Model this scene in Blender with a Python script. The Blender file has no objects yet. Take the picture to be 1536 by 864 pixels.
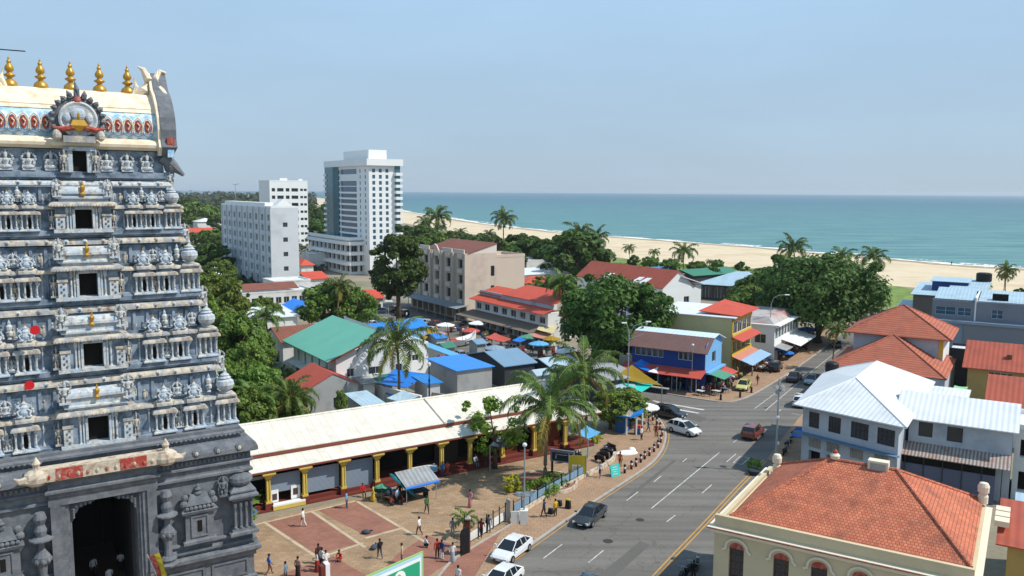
import bpy, math, random
from mathutils import Vector, Matrix
from math import sin, cos, pi, radians as rad
R = random.Random(7)
S = bpy.context.scene
COL = S.collection
# ------------------------------------------------------------------ camera geometry
F = 1250.; H = 30.; CX = 768; CY = 432
PT = math.atan((432 - 286.4) / F); RL = 0.0064
FW = Vector((0, cos(PT), -sin(PT)))
RT = Vector((1, 0, 0)) * cos(RL) + Vector((0, sin(PT), cos(PT))) * sin(RL)
UP = Vector((1, 0, 0)) * (-sin(RL)) + Vector((0, sin(PT), cos(PT))) * cos(RL)

def P(x, y, z=0.):
    d = RT * ((x - CX) / F) - UP * ((y - CY) / F) + FW
    t = (z - H) / d.z
    return Vector((d.x * t, d.y * t, z))

def proj(w):
    v = Vector(w) - Vector((0, 0, H)); dd = v.dot(FW)
    return CX + F * v.dot(RT) / dd, CY - F * v.dot(UP) / dd

def ext(o, d, px, z=0.):
    """how far along d from o until the point stands at picture column px"""
    o = Vector((o[0], o[1], z)); d = Vector((d[0], d[1], 0)); k = (px - CX) / F
    a = Vector(o) - Vector((0, 0, H))
    n = RT - FW * k
    return -a.dot(n) / d.dot(n)

def zat(x, y, py):
    """height at which the point over (x,y) stands at picture row py"""
    k = (CY - py) / F; a = Vector((x, y, -H)); n = UP - FW * k
    return -a.dot(n) / n.z

def lin(c):
    if isinstance(c, str):
        c = c.lstrip('#'); c = [int(c[i:i + 2], 16) / 255 for i in (0, 2, 4)]
    return tuple((v / 12.92 if v <= .04045 else ((v + .055) / 1.055) ** 2.4) for v in c)

# ------------------------------------------------------------------ materials
MATS = {}
def nd(nt, t, **k):
    n = nt.nodes.new(t)
    for a, v in k.items(): setattr(n, a, v)
    return n

def mat(name, col, rough=.8, var=.14, sc=1.2, pat=None, pp=None, metal=0., spec=.3, bump=.0, col2=None, stain=None, stsc=.25, stamt=.5, fine=18.):
    """procedural surface: base colour, broad + fine noise variation, an optional pattern in metres (UV), optional stain colour"""
    if name in MATS: return MATS[name]
    m = bpy.data.materials.new(name); m.use_nodes = True; nt = m.node_tree; L = nt.links.new
    b = nt.nodes['Principled BSDF']
    b.inputs['Roughness'].default_value = rough; b.inputs['Metallic'].default_value = metal
    b.inputs['Specular IOR Level'].default_value = spec
    tc = nd(nt, 'ShaderNodeTexCoord')
    base = lin(col)
    n1 = nd(nt, 'ShaderNodeTexNoise'); n1.inputs['Scale'].default_value = sc; n1.inputs['Detail'].default_value = 6
    L(tc.outputs['Object'], n1.inputs['Vector'])
    n2 = nd(nt, 'ShaderNodeTexNoise'); n2.inputs['Scale'].default_value = fine; n2.inputs['Detail'].default_value = 3
    L(tc.outputs['Object'], n2.inputs['Vector'])
    a = nd(nt, 'ShaderNodeMath', operation='ADD'); L(n1.outputs['Fac'], a.inputs[0]); L(n2.outputs['Fac'], a.inputs[1])
    mr = nd(nt, 'ShaderNodeMapRange'); mr.inputs[1].default_value = .6; mr.inputs[2].default_value = 1.4
    mr.inputs[3].default_value = 1 - var; mr.inputs[4].default_value = 1 + var; L(a.outputs[0], mr.inputs[0])
    cur = None
    rgb = nd(nt, 'ShaderNodeRGB'); rgb.outputs[0].default_value = (*base, 1); cur = rgb.outputs[0]
    uvn = tc.outputs['UV']; hgt = None
    def mix(fac, c1, c2, bt='MIX'):
        x = nd(nt, 'ShaderNodeMix', data_type='RGBA', blend_type=bt)
        if isinstance(fac, (int, float)): x.inputs[0].default_value = fac
        else: L(fac, x.inputs[0])
        for i, c in ((6, c1), (7, c2)):
            if isinstance(c, tuple): x.inputs[i].default_value = (*c, 1) if len(c) == 3 else c
            else: L(c, x.inputs[i])
        return x.outputs[2]
    if pat in ('tile', 'pave'):
        bw, bh, mc, c2, ms = pp
        br = nd(nt, 'ShaderNodeTexBrick'); L(uvn, br.inputs['Vector'])
        br.inputs['Scale'].default_value = 1.; br.inputs['Brick Width'].default_value = bw; br.inputs['Row Height'].default_value = bh
        br.inputs['Mortar Size'].default_value = ms; br.inputs['Mortar Smooth'].default_value = .3
        br.inputs['Color1'].default_value = (*base, 1); br.inputs['Color2'].default_value = (*lin(c2), 1); br.inputs['Mortar'].default_value = (*lin(mc), 1)
        cur = br.outputs['Color']
        iv = nd(nt, 'ShaderNodeMath', operation='SUBTRACT'); iv.inputs[0].default_value = 1; L(br.outputs['Fac'], iv.inputs[1]); hgt = iv.outputs[0]
    if pat in ('corr', 'rows'):
        per, amt, c2 = pp
        sx = nd(nt, 'ShaderNodeSeparateXYZ'); L(uvn, sx.inputs[0])
        mu = nd(nt, 'ShaderNodeMath', operation='MULTIPLY'); L(sx.outputs[0 if pat == 'corr' else 1], mu.inputs[0]); mu.inputs[1].default_value = 2 * pi / per
        sn = nd(nt, 'ShaderNodeMath', operation='SINE'); L(mu.outputs[0], sn.inputs[0])
        m2 = nd(nt, 'ShaderNodeMapRange'); L(sn.outputs[0], m2.inputs[0]); m2.inputs[1].default_value = -1; m2.inputs[3].default_value = amt; m2.inputs[4].default_value = 0
        cur = mix(m2.outputs[0], cur, lin(c2)); hgt = sn.outputs[0]
    if pat == 'sheet':      # roofing sheets of slightly different tone with thin laps
        w, h, c2 = pp
        br = nd(nt, 'ShaderNodeTexBrick'); L(uvn, br.inputs['Vector']); br.inputs['Scale'].default_value = 1; br.offset = .0
        br.inputs['Brick Width'].default_value = w; br.inputs['Row Height'].default_value = h; br.inputs['Mortar Size'].default_value = .035; br.inputs['Mortar Smooth'].default_value = .6
        br.inputs['Color1'].default_value = (*base, 1); br.inputs['Color2'].default_value = (*[v * .9 for v in base], 1); br.inputs['Mortar'].default_value = (*lin(c2), 1)
        cur = br.outputs['Color']
        iv = nd(nt, 'ShaderNodeMath', operation='SUBTRACT'); iv.inputs[0].default_value = 1; L(br.outputs['Fac'], iv.inputs[1]); hgt = iv.outputs[0]
    if stain:
        n3 = nd(nt, 'ShaderNodeTexNoise'); n3.inputs['Scale'].default_value = stsc; n3.inputs['Detail'].default_value = 8; n3.inputs['Roughness'].default_value = .65
        mp = nd(nt, 'ShaderNodeMapping'); L(tc.outputs['Object'], mp.inputs[0]); mp.inputs['Location'].default_value = (3.1, 7.7, 1.9); L(mp.outputs[0], n3.inputs['Vector'])
        m3 = nd(nt, 'ShaderNodeMapRange'); L(n3.outputs['Fac'], m3.inputs[0]); m3.inputs[1].default_value = .48; m3.inputs[2].default_value = .68; m3.inputs[4].default_value = stamt
        cur = mix(m3.outputs[0], cur, lin(stain))
    if col2:
        m4 = nd(nt, 'ShaderNodeMapRange'); L(n1.outputs['Fac'], m4.inputs[0]); m4.inputs[1].default_value = .4; m4.inputs[2].default_value = .62
        cur = mix(m4.outputs[0], cur, lin(col2))
    cb = nd(nt, 'ShaderNodeCombineColor'); 
    for i in range(3): L(mr.outputs[0], cb.inputs[i])
    cur = mix(1., cur, cb.outputs[0], 'MULTIPLY')
    L(cur, b.inputs['Base Color'])
    if bump or hgt is not None:
        bp = nd(nt, 'ShaderNodeBump'); bp.inputs['Strength'].default_value = bump or .35; bp.inputs['Distance'].default_value = .03
        L(hgt if hgt is not None else a.outputs[0], bp.inputs['Height']); L(bp.outputs[0], b.inputs['Normal'])
    MATS[name] = m; return m

def leafmat(name, c1, c2, rough=.55, tr=.3):
    if name in MATS: return MATS[name]
    m = bpy.data.materials.new(name); m.use_nodes = True; nt = m.node_tree; L = nt.links.new
    b = nt.nodes['Principled BSDF']; b.inputs['Roughness'].default_value = rough; b.inputs['Specular IOR Level'].default_value = .25
    tc = nd(nt, 'ShaderNodeTexCoord'); n = nd(nt, 'ShaderNodeTexNoise'); n.inputs['Scale'].default_value = .9; n.inputs['Detail'].default_value = 7; n.inputs['Roughness'].default_value = .75
    L(tc.outputs['Object'], n.inputs['Vector'])
    mr = nd(nt, 'ShaderNodeMapRange'); mr.inputs[1].default_value = .36; mr.inputs[2].default_value = .64; L(n.outputs['Fac'], mr.inputs[0])
    x = nd(nt, 'ShaderNodeMix', data_type='RGBA'); L(mr.outputs[0], x.inputs[0]); x.inputs[6].default_value = (*lin(c1), 1); x.inputs[7].default_value = (*lin(c2), 1)
    oi = nd(nt, 'ShaderNodeObjectInfo'); hs = nd(nt, 'ShaderNodeHueSaturation')
    r2 = nd(nt, 'ShaderNodeMapRange'); r2.inputs[3].default_value = .8; r2.inputs[4].default_value = 1.2; L(oi.outputs['Random'], r2.inputs[0]); L(r2.outputs[0], hs.inputs['Value'])
    r3 = nd(nt, 'ShaderNodeMapRange'); r3.inputs[3].default_value = .485; r3.inputs[4].default_value = .515; L(oi.outputs['Random'], r3.inputs[0]); L(r3.outputs[0], hs.inputs['Hue'])
    L(x.outputs[2], hs.inputs['Color']); L(hs.outputs[0], b.inputs['Base Color'])
    t = nd(nt, 'ShaderNodeBsdfTranslucent'); L(hs.outputs[0], t.inputs[0])
    ms = nd(nt, 'ShaderNodeMixShader'); ms.inputs[0].default_value = tr; L(b.outputs[0], ms.inputs[1]); L(t.outputs[0], ms.inputs[2])
    L(ms.outputs[0], nt.nodes['Material Output'].inputs[0]); MATS[name] = m; return m

def glass(name, col=(.02, .03, .04), rough=.12):
    if name in MATS: return MATS[name]
    m = mat(name, (.1, .1, .1), rough, var=.3, sc=.6, spec=.6)
    for n in m.node_tree.nodes:
        if n.type == 'RGB': n.outputs[0].default_value = (*col, 1)
    return m

# ------------------------------------------------------------------ mesh building
class MB:
    def __init__(s): s.v = []; s.f = []; s.m = []; s.mats = []; s.cur = 0; s.T = None
    def use(s, m):
        if m not in s.mats: s.mats.append(m)
        s.cur = s.mats.index(m); return s
    def add(s, vs, fs):
        o = len(s.v)
        if s.T is not None: vs = [s.T @ Vector(v) for v in vs]
        s.v += [tuple(v) for v in vs]; s.f += [tuple(i + o for i in f) for f in fs]; s.m += [s.cur] * len(fs); return s
    def box(s, x0, x1, y0, y1, z0, z1):
        v = [(x0, y0, z0), (x1, y0, z0), (x1, y1, z0), (x0, y1, z0), (x0, y0, z1), (x1, y0, z1), (x1, y1, z1), (x0, y1, z1)]
        return s.add(v, [(0, 3, 2, 1), (4, 5, 6, 7), (0, 1, 5, 4), (1, 2, 6, 5), (2, 3, 7, 6), (3, 0, 4, 7)])
    def cbox(s, x, y, z, a, b, c): return s.box(x - a / 2, x + a / 2, y - b / 2, y + b / 2, z, z + c)
    def frus(s, x0, x1, y0, y1, z0, X0, X1, Y0, Y1, z1):
        v = [(x0, y0, z0), (x1, y0, z0), (x1, y1, z0), (x0, y1, z0), (X0, Y0, z1), (X1, Y0, z1), (X1, Y1, z1), (X0, Y1, z1)]
        return s.add(v, [(0, 3, 2, 1), (4, 5, 6, 7), (0, 1, 5, 4), (1, 2, 6, 5), (2, 3, 7, 6), (3, 0, 4, 7)])
    def poly(s, pts): return s.add(pts, [tuple(range(len(pts)))])
    def prism(s, pts, z0, z1):
        n = len(pts); v = [(p[0], p[1], z0) for p in pts] + [(p[0], p[1], z1) for p in pts]
        f = [tuple(range(n - 1, -1, -1)), tuple(range(n, 2 * n))] + [(i, (i + 1) % n, n + (i + 1) % n, n + i) for i in range(n)]
        return s.add(v, f)
    def slab(s, pts, th=.1):
        """polygon in 3d (counter-clockwise from above) thickened downward"""
        n = len(pts); v = [Vector(p) for p in pts] + [Vector(p) - Vector((0, 0, th)) for p in pts]
        f = [tuple(range(n)), tuple(range(2 * n - 1, n - 1, -1))] + [(i, n + i, n + (i + 1) % n, (i + 1) % n) for i in range(n)]
        return s.add(v, f)
    def lathe(s, x, y, z, prof, n=12, sx=1, sy=1):
        v = []; f = []
        for r, h in prof:
            for k in range(n):
                a = 2 * pi * (k + .5) / n; v.append((x + r * cos(a) * sx, y + r * sin(a) * sy, z + h))
        m = len(prof)
        for i in range(m - 1):
            for k in range(n):
                k2 = (k + 1) % n; f.append((i * n + k, i * n + k2, (i + 1) * n + k2, (i + 1) * n + k))
        f.append(tuple(range(n - 1, -1, -1))); f.append(tuple((m - 1) * n + k for k in range(n)))
        return s.add(v, f)
    def tube(s, pts, rs, n=6, cap=True):
        pts = [Vector(p) for p in pts]
        if not isinstance(rs, (list, tuple)): rs = [rs] * len(pts)
        v = []; f = []; m = len(pts)
        for i, p in enumerate(pts):
            d = (pts[min(i + 1, m - 1)] - pts[max(i - 1, 0)]).normalized()
            a = d.cross(Vector((0, 0, 1)))
            if a.length < .05: a = d.cross(Vector((0, 1, 0)))
            a.normalize(); b = a.cross(d)
            for k in range(n):
                t = 2 * pi * k / n; v.append(p + (a * cos(t) + b * sin(t)) * rs[i])
        for i in range(m - 1):
            for k in range(n):
                k2 = (k + 1) % n; f.append((i * n + k, (i + 1) * n + k, (i + 1) * n + k2, i * n + k2))
        if cap: f.append(tuple(range(n))); f.append(tuple((m - 1) * n + k for k in range(n - 1, -1, -1)))
        return s.add(v, f)
    def blob(s, x, y, z, a, b, c, n=10, m=6):
        prof = [(max(.02, sin(pi * i / m)), -cos(pi * i / m) * c) for i in range(m + 1)]
        return s.lathe(x, y, z, prof, n, a, b)
    def build(s, name, parent=None, uv=True, smooth=False, mats=None):
        me = bpy.data.meshes.new(name); me.from_pydata(s.v, [], s.f)
        for m in (mats or s.mats): me.materials.append(m)
        me.polygons.foreach_set('material_index', s.m)
        if smooth: me.polygons.foreach_set('use_smooth', [True] * len(s.f))
        if uv: autouv(me)
        me.update()
        o = bpy.data.objects.new(name, me); COL.objects.link(o)
        if parent is not None: o.parent = parent
        return o

def autouv(me):
    uv = me.uv_layers.new(name='UVMap'); d = [0.] * (2 * len(me.loops)); V = me.vertices
    for p in me.polygons:
        n = p.normal
        if abs(n.z) > .995: u = Vector((1, 0, 0))
        else: u = Vector((-n.y, n.x, 0)).normalized()
        w = n.cross(u)
        for li in p.loop_indices:
            c = V[me.loops[li].vertex_index].co
            d[2 * li] = c.dot(u); d[2 * li + 1] = c.dot(w)
    uv.data.foreach_set('uv', d)

def tag(o, label, cat, group=None, kind=None):
    if label: o['label'] = label
    if cat: o['category'] = cat
    if group: o['group'] = group
    if kind: o['kind'] = kind
    return o

def thing(name, label, cat, loc=(0, 0, 0), rz=0., group=None):
    o = bpy.data.objects.new(name, None); COL.objects.link(o); o.empty_display_size = .5
    o.location = loc; o.rotation_euler = (0, 0, rz)
    return tag(o, label, cat, group)

def clone(o, parent=None):
    c = o.copy(); COL.objects.link(c)
    if parent is not None: c.parent = parent
    for ch in list(o.children): clone(ch, c)
    return c

def copy_thing(o, loc, rz, label, group=None, sc=1.):
    c = clone(o); c.location = loc; c.rotation_euler = (0, 0, rz)
    if isinstance(sc, (int, float)): sc = (sc, sc, sc)
    c.scale = sc; c['label'] = label
    if group: c['group'] = group
    return c

def sheet(name, pts, z, m, kind='structure', label=None):
    b = MB(); b.use(m)
    from mathutils.geometry import tessellate_polygon
    v = [(p[0], p[1], z) for p in pts]; tr = tessellate_polygon([[Vector(q) for q in v]])
    area = sum(v[i][0] * v[(i + 1) % len(v)][1] - v[(i + 1) % len(v)][0] * v[i][1] for i in range(len(v)))
    fs = []
    for t in tr:
        a, bb, c = [Vector(v[i]) for i in t]
        fs.append(t if (bb - a).cross(c - a).z > 0 else (t[0], t[2], t[1]))
    b.add(v, fs); o = b.build(name); o['kind'] = kind
    if label: o['label'] = label
    return o

UG = math.atan2(.545, .838)      # street grid of the temple and market
RG = rad(-32)                    # grid of the main road
def ux(a): return Vector((cos(a), sin(a), 0))
def uy(a): return Vector((-sin(a), cos(a), 0))

class Fr:
    """ground frame of a building: corner seen at picture point c (at height z), turned by ang; px1 = column where the front ends, px2 = where the flank ends"""
    def __init__(s, c, z, ang, px1=None, px2=None, se=False, w=None, d=None):
        o = P(c[0], c[1], z); s.a = ang; X = ux(ang); Y = uy(ang)
        if se:
            s.w = w if w is not None else ext(o, -X, px1, z); s.d = d if d is not None else ext(o, Y, px2, z); o = o - X * s.w
        else:
            s.w = w if w is not None else ext(o, X, px1, z); s.d = d if d is not None else ext(o, Y, px2, z)
        s.o = Vector((o.x, o.y, 0))
    def loc(s, px, py, z=0.):
        v = P(px, py, z) - s.o; return v.dot(ux(s.a)), v.dot(uy(s.a))
    def wld(s, x, y, z=0.): return s.o + ux(s.a) * x + uy(s.a) * y + Vector((0, 0, z))

# ------------------------------------------------------------------ buildings
def facade(b, A, B, z0, z1, ops, rv=.18):
    """wall from A to B (plan points, outside on the right of A->B) with rectangular holes and reveals"""
    A = Vector((A[0], A[1], 0)); B = Vector((B[0], B[1], 0)); L_ = (B - A).length; d = (B - A) / L_; n = Vector((-d.y, d.x, 0))  # inward
    xs = sorted(set([0, L_] + [max(0, min(L_, v)) for o in ops for v in o[:2]])); zs = sorted(set([z0, z1] + [max(z0, min(z1, v)) for o in ops for v in o[2:4]]))
    def pt(x, z, i=0.): q = A + d * x + n * i; return (q.x, q.y, z)
    for i in range(len(xs) - 1):
        # merge vertical runs
        run = None
        for j in range(len(zs) - 1):
            cx = (xs[i] + xs[i + 1]) / 2; cz = (zs[j] + zs[j + 1]) / 2
            hole = any(o[0] < cx < o[1] and o[2] < cz < o[3] for o in ops)
            if hole:
                if run is not None: b.poly([pt(xs[i], run), pt(xs[i + 1], run), pt(xs[i + 1], zs[j]), pt(xs[i], zs[j])]); run = None
            elif run is None: run = zs[j]
        if run is not None: b.poly([pt(xs[i], run), pt(xs[i + 1], run), pt(xs[i + 1], z1), pt(xs[i], z1)])
    for o in ops:
        a, c, e, f = o[:4]; r = o[4] if len(o) > 4 and o[4] else rv
        b.poly([pt(a, e), pt(a, e, r), pt(a, f, r), pt(a, f)]); b.poly([pt(c, e), pt(c, f), pt(c, f, r), pt(c, e, r)])
        b.poly([pt(a, e), pt(c, e), pt(c, e, r), pt(a, e, r)]); b.poly([pt(a, f), pt(a, f, r), pt(c, f, r), pt(c, f)])

def pane_on(par, A, B, op, rv, fm, gm, nx=2, nz=1, name='window', sub=True):
    A = Vector((A[0], A[1], 0)); B = Vector((B[0], B[1], 0)); d = (B - A).normalized(); n = Vector((-d.y, d.x, 0))
    a, c, e, f = op[:4]; t = .06
    M = Matrix(((d.x, n.x, 0, A.x), (d.y, n.y, 0, A.y), (0, 0, 1, 0), (0, 0, 0, 1)))
    b = MB(); b.T = M; b.use(fm)
    y0, y1 = rv - .07, rv - .005
    if sub:
        b.box(a, a + t, y0, y1, e, f); b.box(c - t, c, y0, y1, e, f); b.box(a + t, c - t, y0, y1, e, e + t); b.box(a + t, c - t, y0, y1, f - t, f)
        for k in range(1, nx): x = a + (c - a) * k / nx; b.box(x - .025, x + .025, y0 + .01, y1, e + t, f - t)
        for k in range(1, nz): z = e + (f - e) * k / nz; b.box(a + t, c - t, y0 + .015, y1, z - .02, z + .02)
        w = b.build(name, par)
        g = MB(); g.T = M; g.use(gm); g.poly([(a, rv - .02, e), (c, rv - .02, e), (c, rv - .02, f), (a, rv - .02, f)]); g.build('pane', w)
    else:
        if nx > 0:
            b.box(a, a + t, y0, y1, e, f); b.box(c - t, c, y0, y1, e, f)
            for k in range(1, nx): x = a + (c - a) * k / nx; b.box(x - .03, x + .03, y0 + .01, y1, e, f)
        b.use(gm); b.poly([(a, rv - .02, e), (c, rv - .02, e), (c, rv - .02, f), (a, rv - .02, f)])
        w = b.build(name, par)
    return w

def grid(L_, n, rows, ww, wh, m0=None, m1=None):
    """openings: n columns over length L_, rows = list of sill heights"""
    m0 = m0 if m0 is not None else L_ / n * .5; m1 = m1 if m1 is not None else m0
    out = []
    for r in rows:
        for k in range(n):
            x = m0 + (L_ - m0 - m1) * (k / (n - 1) if n > 1 else .5)
            out.append((x - ww / 2, x + ww / 2, r, r + wh))
    return out

FRM = None
def bld(name, label, cat, fr, h, wm, S_=(), E_=(), W_=(), N_=(), fm=None, gm=None, sub=True, nx=2, nz=1, rv=.18, top=True, group=None, z0=-.2):
    t = thing(name, label, cat, fr.o, fr.a, group); w, d = fr.w, fr.d
    b = MB(); b.use(wm); fm = fm or M_('frame_white'); gm = gm or M_('glass')
    C = [(0, 0), (w, 0), (w, d), (0, d)]
    for A, B, ops in ((C[0], C[1], S_), (C[1], C[2], E_), (C[2], C[3], N_), (C[3], C[0], W_)):
        facade(b, A, B, z0, h, list(ops), rv)
        for o in ops:
            r = o[4] if len(o) > 4 and o[4] else rv
            kd = o[5] if len(o) > 5 else None
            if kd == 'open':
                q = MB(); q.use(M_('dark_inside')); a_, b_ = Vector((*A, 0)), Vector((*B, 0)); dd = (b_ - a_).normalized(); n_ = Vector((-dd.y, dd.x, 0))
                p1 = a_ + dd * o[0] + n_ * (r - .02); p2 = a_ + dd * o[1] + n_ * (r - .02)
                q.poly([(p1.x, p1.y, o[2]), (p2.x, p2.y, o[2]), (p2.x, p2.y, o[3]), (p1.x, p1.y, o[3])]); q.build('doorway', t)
            else: pane_on(t, A, B, o, r, fm, gm, nx, nz, sub=sub)
    if top: b.poly([(0, 0, h), (w, 0, h), (w, d, h), (0, d, h)])
    b.build('wall', t); t['w'] = w; t['d'] = d
    return t

def parapet(t, w, d, z, m, hh=.7, th=.2, ov=.05, name='parapet'):
    b = MB(); b.use(m); o = ov
    b.box(-o, w + o, -o, -o + th, z, z + hh); b.box(-o, w + o, d + o - th, d + o, z, z + hh); b.box(-o, -o + th, -o + th, d + o - th, z, z + hh); b.box(w + o - th, w + o, -o + th, d + o - th, z, z + hh)
    return b.build(name, t)

def hip(t, x0, x1, y0, y1, z, rise, m, inset=None, ax='y', th=.14, cap=None, name='roof'):
    """hip roof over the rectangle; ridge along ax"""
    b = MB(); b.use(m); xc, yc = (x0 + x1) / 2, (y0 + y1) / 2
    if ax == 'y':
        i = inset if inset is not None else (x1 - x0) / 2; r0, r1 = (xc, y0 + i, z + rise), (xc, y1 - i, z + rise)
    else:
        i = inset if inset is not None else (y1 - y0) / 2; r0, r1 = (x0 + i, yc, z + rise), (x1 - i, yc, z + rise)
    a, bb, c, d = (x0, y0, z), (x1, y0, z), (x1, y1, z), (x0, y1, z)
    if ax == 'y': sl = [[a, bb, r0], [bb, c, r1, r0], [c, d, r1], [d, a, r0, r1]]; hp = [(a, r0), (bb, r0), (c, r1), (d, r1), (r0, r1)]
    else: sl = [[a, bb, r1, r0], [bb, c, r1], [c, d, r0, r1], [d, a, r0]]; hp = [(a, r0), (bb, r1), (c, r1), (d, r0), (r0, r1)]
    for q in sl: b.slab(q, th)
    o = b.build(name, t)
    if cap:
        c_ = MB(); c_.use(cap)
        for p, q in hp:
            if (Vector(p) - Vector(q)).length > .1: c_.tube([p, q], .13, 6)
        c_.build('ridge_cap', t)
    return o

def gable(t, x0, x1, y0, y1, z, rise, m, ax='x', th=.12, wall=None, ov=.35, name='roof', cap=None):
    b = MB(); b.use(m)
    if ax == 'x':
        yc = (y0 + y1) / 2; k = rise / ((y1 - y0) / 2); dz = ov * k
        b.slab([(x0 - ov, y0 - ov, z - dz), (x1 + ov, y0 - ov, z - dz), (x1 + ov, yc, z + rise), (x0 - ov, yc, z + rise)], th)
        b.slab([(x1 + ov, y1 + ov, z - dz), (x0 - ov, y1 + ov, z - dz), (x0 - ov, yc, z + rise), (x1 + ov, yc, z + rise)], th)
        tri = [[(x0, y0, z - .02), (x0, yc, z + rise - th - .01), (x0, y1, z - .02)], [(x1, y0, z - .02), (x1, y1, z - .02), (x1, yc, z + rise - th - .01)]]; rg = ((x0 - ov, yc, z + rise), (x1 + ov, yc, z + rise))
    else:
        xc = (x0 + x1) / 2; k = rise / ((x1 - x0) / 2); dz = ov * k
        b.slab([(x0 - ov, y1 + ov, z - dz), (x0 - ov, y0 - ov, z - dz), (xc, y0 - ov, z + rise), (xc, y1 + ov, z + rise)], th)
        b.slab([(x1 + ov, y0 - ov, z - dz), (x1 + ov, y1 + ov, z - dz), (xc, y1 + ov, z + rise), (xc, y0 - ov, z + rise)], th)
        tri = [[(x0, y0, z - .02), (x1, y0, z - .02), (xc, y0, z + rise - th - .01)], [(x0, y1, z - .02), (xc, y1, z + rise - th - .01), (x1, y1, z - .02)]]; rg = ((xc, y0 - ov, z + rise), (xc, y1 + ov, z + rise))
    o = b.build(name, t)
    if cap: c_ = MB(); c_.use(cap); c_.tube(rg, .12, 6); c_.build('ridge_cap', t)
    if wall:
        g = MB(); g.use(wall)
        for q in tri: g = MB(); g.use(wall); g.poly(q); g.build('gable_wall', t)
    return o

def shed(t, x0, x1, y0, y1, za, zb, m, th=.1, ax='y', name='roof'):
    """single slope; za at y0 (or x0), zb at y1 (or x1)"""
    b = MB(); b.use(m)
    if ax == 'y': b.slab([(x0, y0, za), (x1, y0, za), (x1, y1, zb), (x0, y1, zb)], th)
    else: b.slab([(x0, y0, za), (x1, y0, zb), (x1, y1, zb), (x0, y1, za)], th)
    return b.build(name, t)

def M_(k): return MATS[k]
# library of surfaces
mat('frame_white', '#c9cccb', .5, .05); mat('frame_dark', '#33363a', .5, .1); mat('frame_brown', '#5a4436', .6, .1)
glass('glass'); glass('glass_blue', (.035, .10, .16), .08); glass('glass_teal', (.03, .12, .15), .06)
mat('dark_inside', '#16140f', .95, .4, 1.5)  # near-black fill painted for the shade behind openings and in niches
mat('white_wall', '#d6d5d0', .85, .07, .5, stain='#8f8a80', stsc=.35, stamt=.35)
mat('white_clean', '#e2e3e1', .7, .05, .3)
mat('grey_wall', '#9c9d9c', .9, .1, .5, stain='#6b6a66', stsc=.4, stamt=.4)
mat('bluegrey_wall', '#b0b6bd', .85, .08, .4, stain='#6f7881', stsc=.3, stamt=.5)  # also carries the painted shade of the white-roofed house
mat('concrete', '#a39d93', .9, .14, .8, stain='#6d665c', stsc=.5, stamt=.5)
mat('white_sheet_roof', '#dad4c6', .55, .08, .5, pat='sheet', pp=(.8, 40., '#c2bbac'), stain='#b0a48e', stsc=.7, stamt=.35)
mat('white_roof', '#e0e2e2', .45, .05, .3, pat='corr', pp=(.5, .3, '#a8adb2'), stain='#a9a79f', stsc=.3, stamt=.35)
mat('tile_red', '#b8654a', .85, .2, .9, pat='tile', pp=(.23, .24, '#6e3c2c', '#ca7a5a', .018), stain='#6a4438', stsc=.6, stamt=.6)
mat('tile_red_far', '#b46850', .85, .2, .9, pat='rows', pp=(.5, .5, '#6e3a2c'), stain='#6a4a3e', stsc=.4, stamt=.4)
mat('red_sheet', '#a8553f', .6, .1, .6, pat='corr', pp=(.6, .3, '#842f22'), stain='#7a4234', stsc=.5, stamt=.45)
mat('brown_sheet', '#83503f', .7, .1, .5, pat='corr', pp=(.5, .3, '#5f3329'), stain='#5c4238', stsc=.4, stamt=.5)
mat('maroon_sheet', '#7d5d56', .65, .08, .5, pat='corr', pp=(.4, .35, '#5c423d'), stain='#55433e', stsc=.3, stamt=.3)
mat('blue_sheet', '#2d7ec4', .5, .06, .5, pat='corr', pp=(.7, .2, '#1f5f9e'))
mat('blue_tarp', '#1f6fc4', .55, .1, .6, bump=.4); mat('sky_tarp', '#5fa3d0', .55, .1, .8, bump=.4)
mat('steelblue_sheet', '#7493aa', .5, .07, .5, pat='corr', pp=(.6, .3, '#4f7594'), stain='#8a8f92', stsc=.5, stamt=.3)
mat('paleblue_sheet', '#a8c0cc', .5, .08, .5, pat='corr', pp=(.6, .25, '#8299a6'), stain='#8f9494', stsc=.4, stamt=.5)
mat('grey_sheet', '#9fa2a2', .5, .1, .5, pat='corr', pp=(.45, .5, '#6a6d6e'), stain='#7a6a5c', stsc=.5, stamt=.5)
mat('green_sheet', '#66a892', .6, .07, .4, pat='corr', pp=(.8, .12, '#4a937b'), stain='#74b39e', stsc=.3, stamt=.3)
mat('green_dark_sheet', '#3f7d66', .6, .08, .4, pat='corr', pp=(.5, .3, '#2c5e4c'))
mat('metal_pole', '#9aa0a2', .45, .08, 2, metal=.3); mat('black', '#17181a', .6, .15); mat('rubber', '#141414', .8, .1)
# ------------------------------------------------------------------ vegetation
leafmat('leaf_dark', '#2d441b', '#607a31'); leafmat('leaf_mid', '#435f25', '#7f973f'); leafmat('leaf_olive', '#46602a', '#8a9a40'); leafmat('leaf_bright', '#5b7a26', '#86a33a')
leafmat('palm_leaf', '#30461c', '#647c30', .45, .2); mat('palm_rib', '#8f8a48', .6, .1); leafmat('palm_dry', '#8f8a3e', '#a8903f', .6, .25); leafmat('flower_yellow', '#c9b42c', '#8a9a30', .6, .2); leafmat('leaf_far', '#39462f', '#525d40', .7, .15)
mat('bark', '#5c4c3d', .95, .25, 3., stain='#3b3129', stsc=2., stamt=.6, bump=.6); mat('palm_bark', '#7b6a56', .95, .2, 4., stain='#4c4035', stsc=2., stamt=.6)

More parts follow.
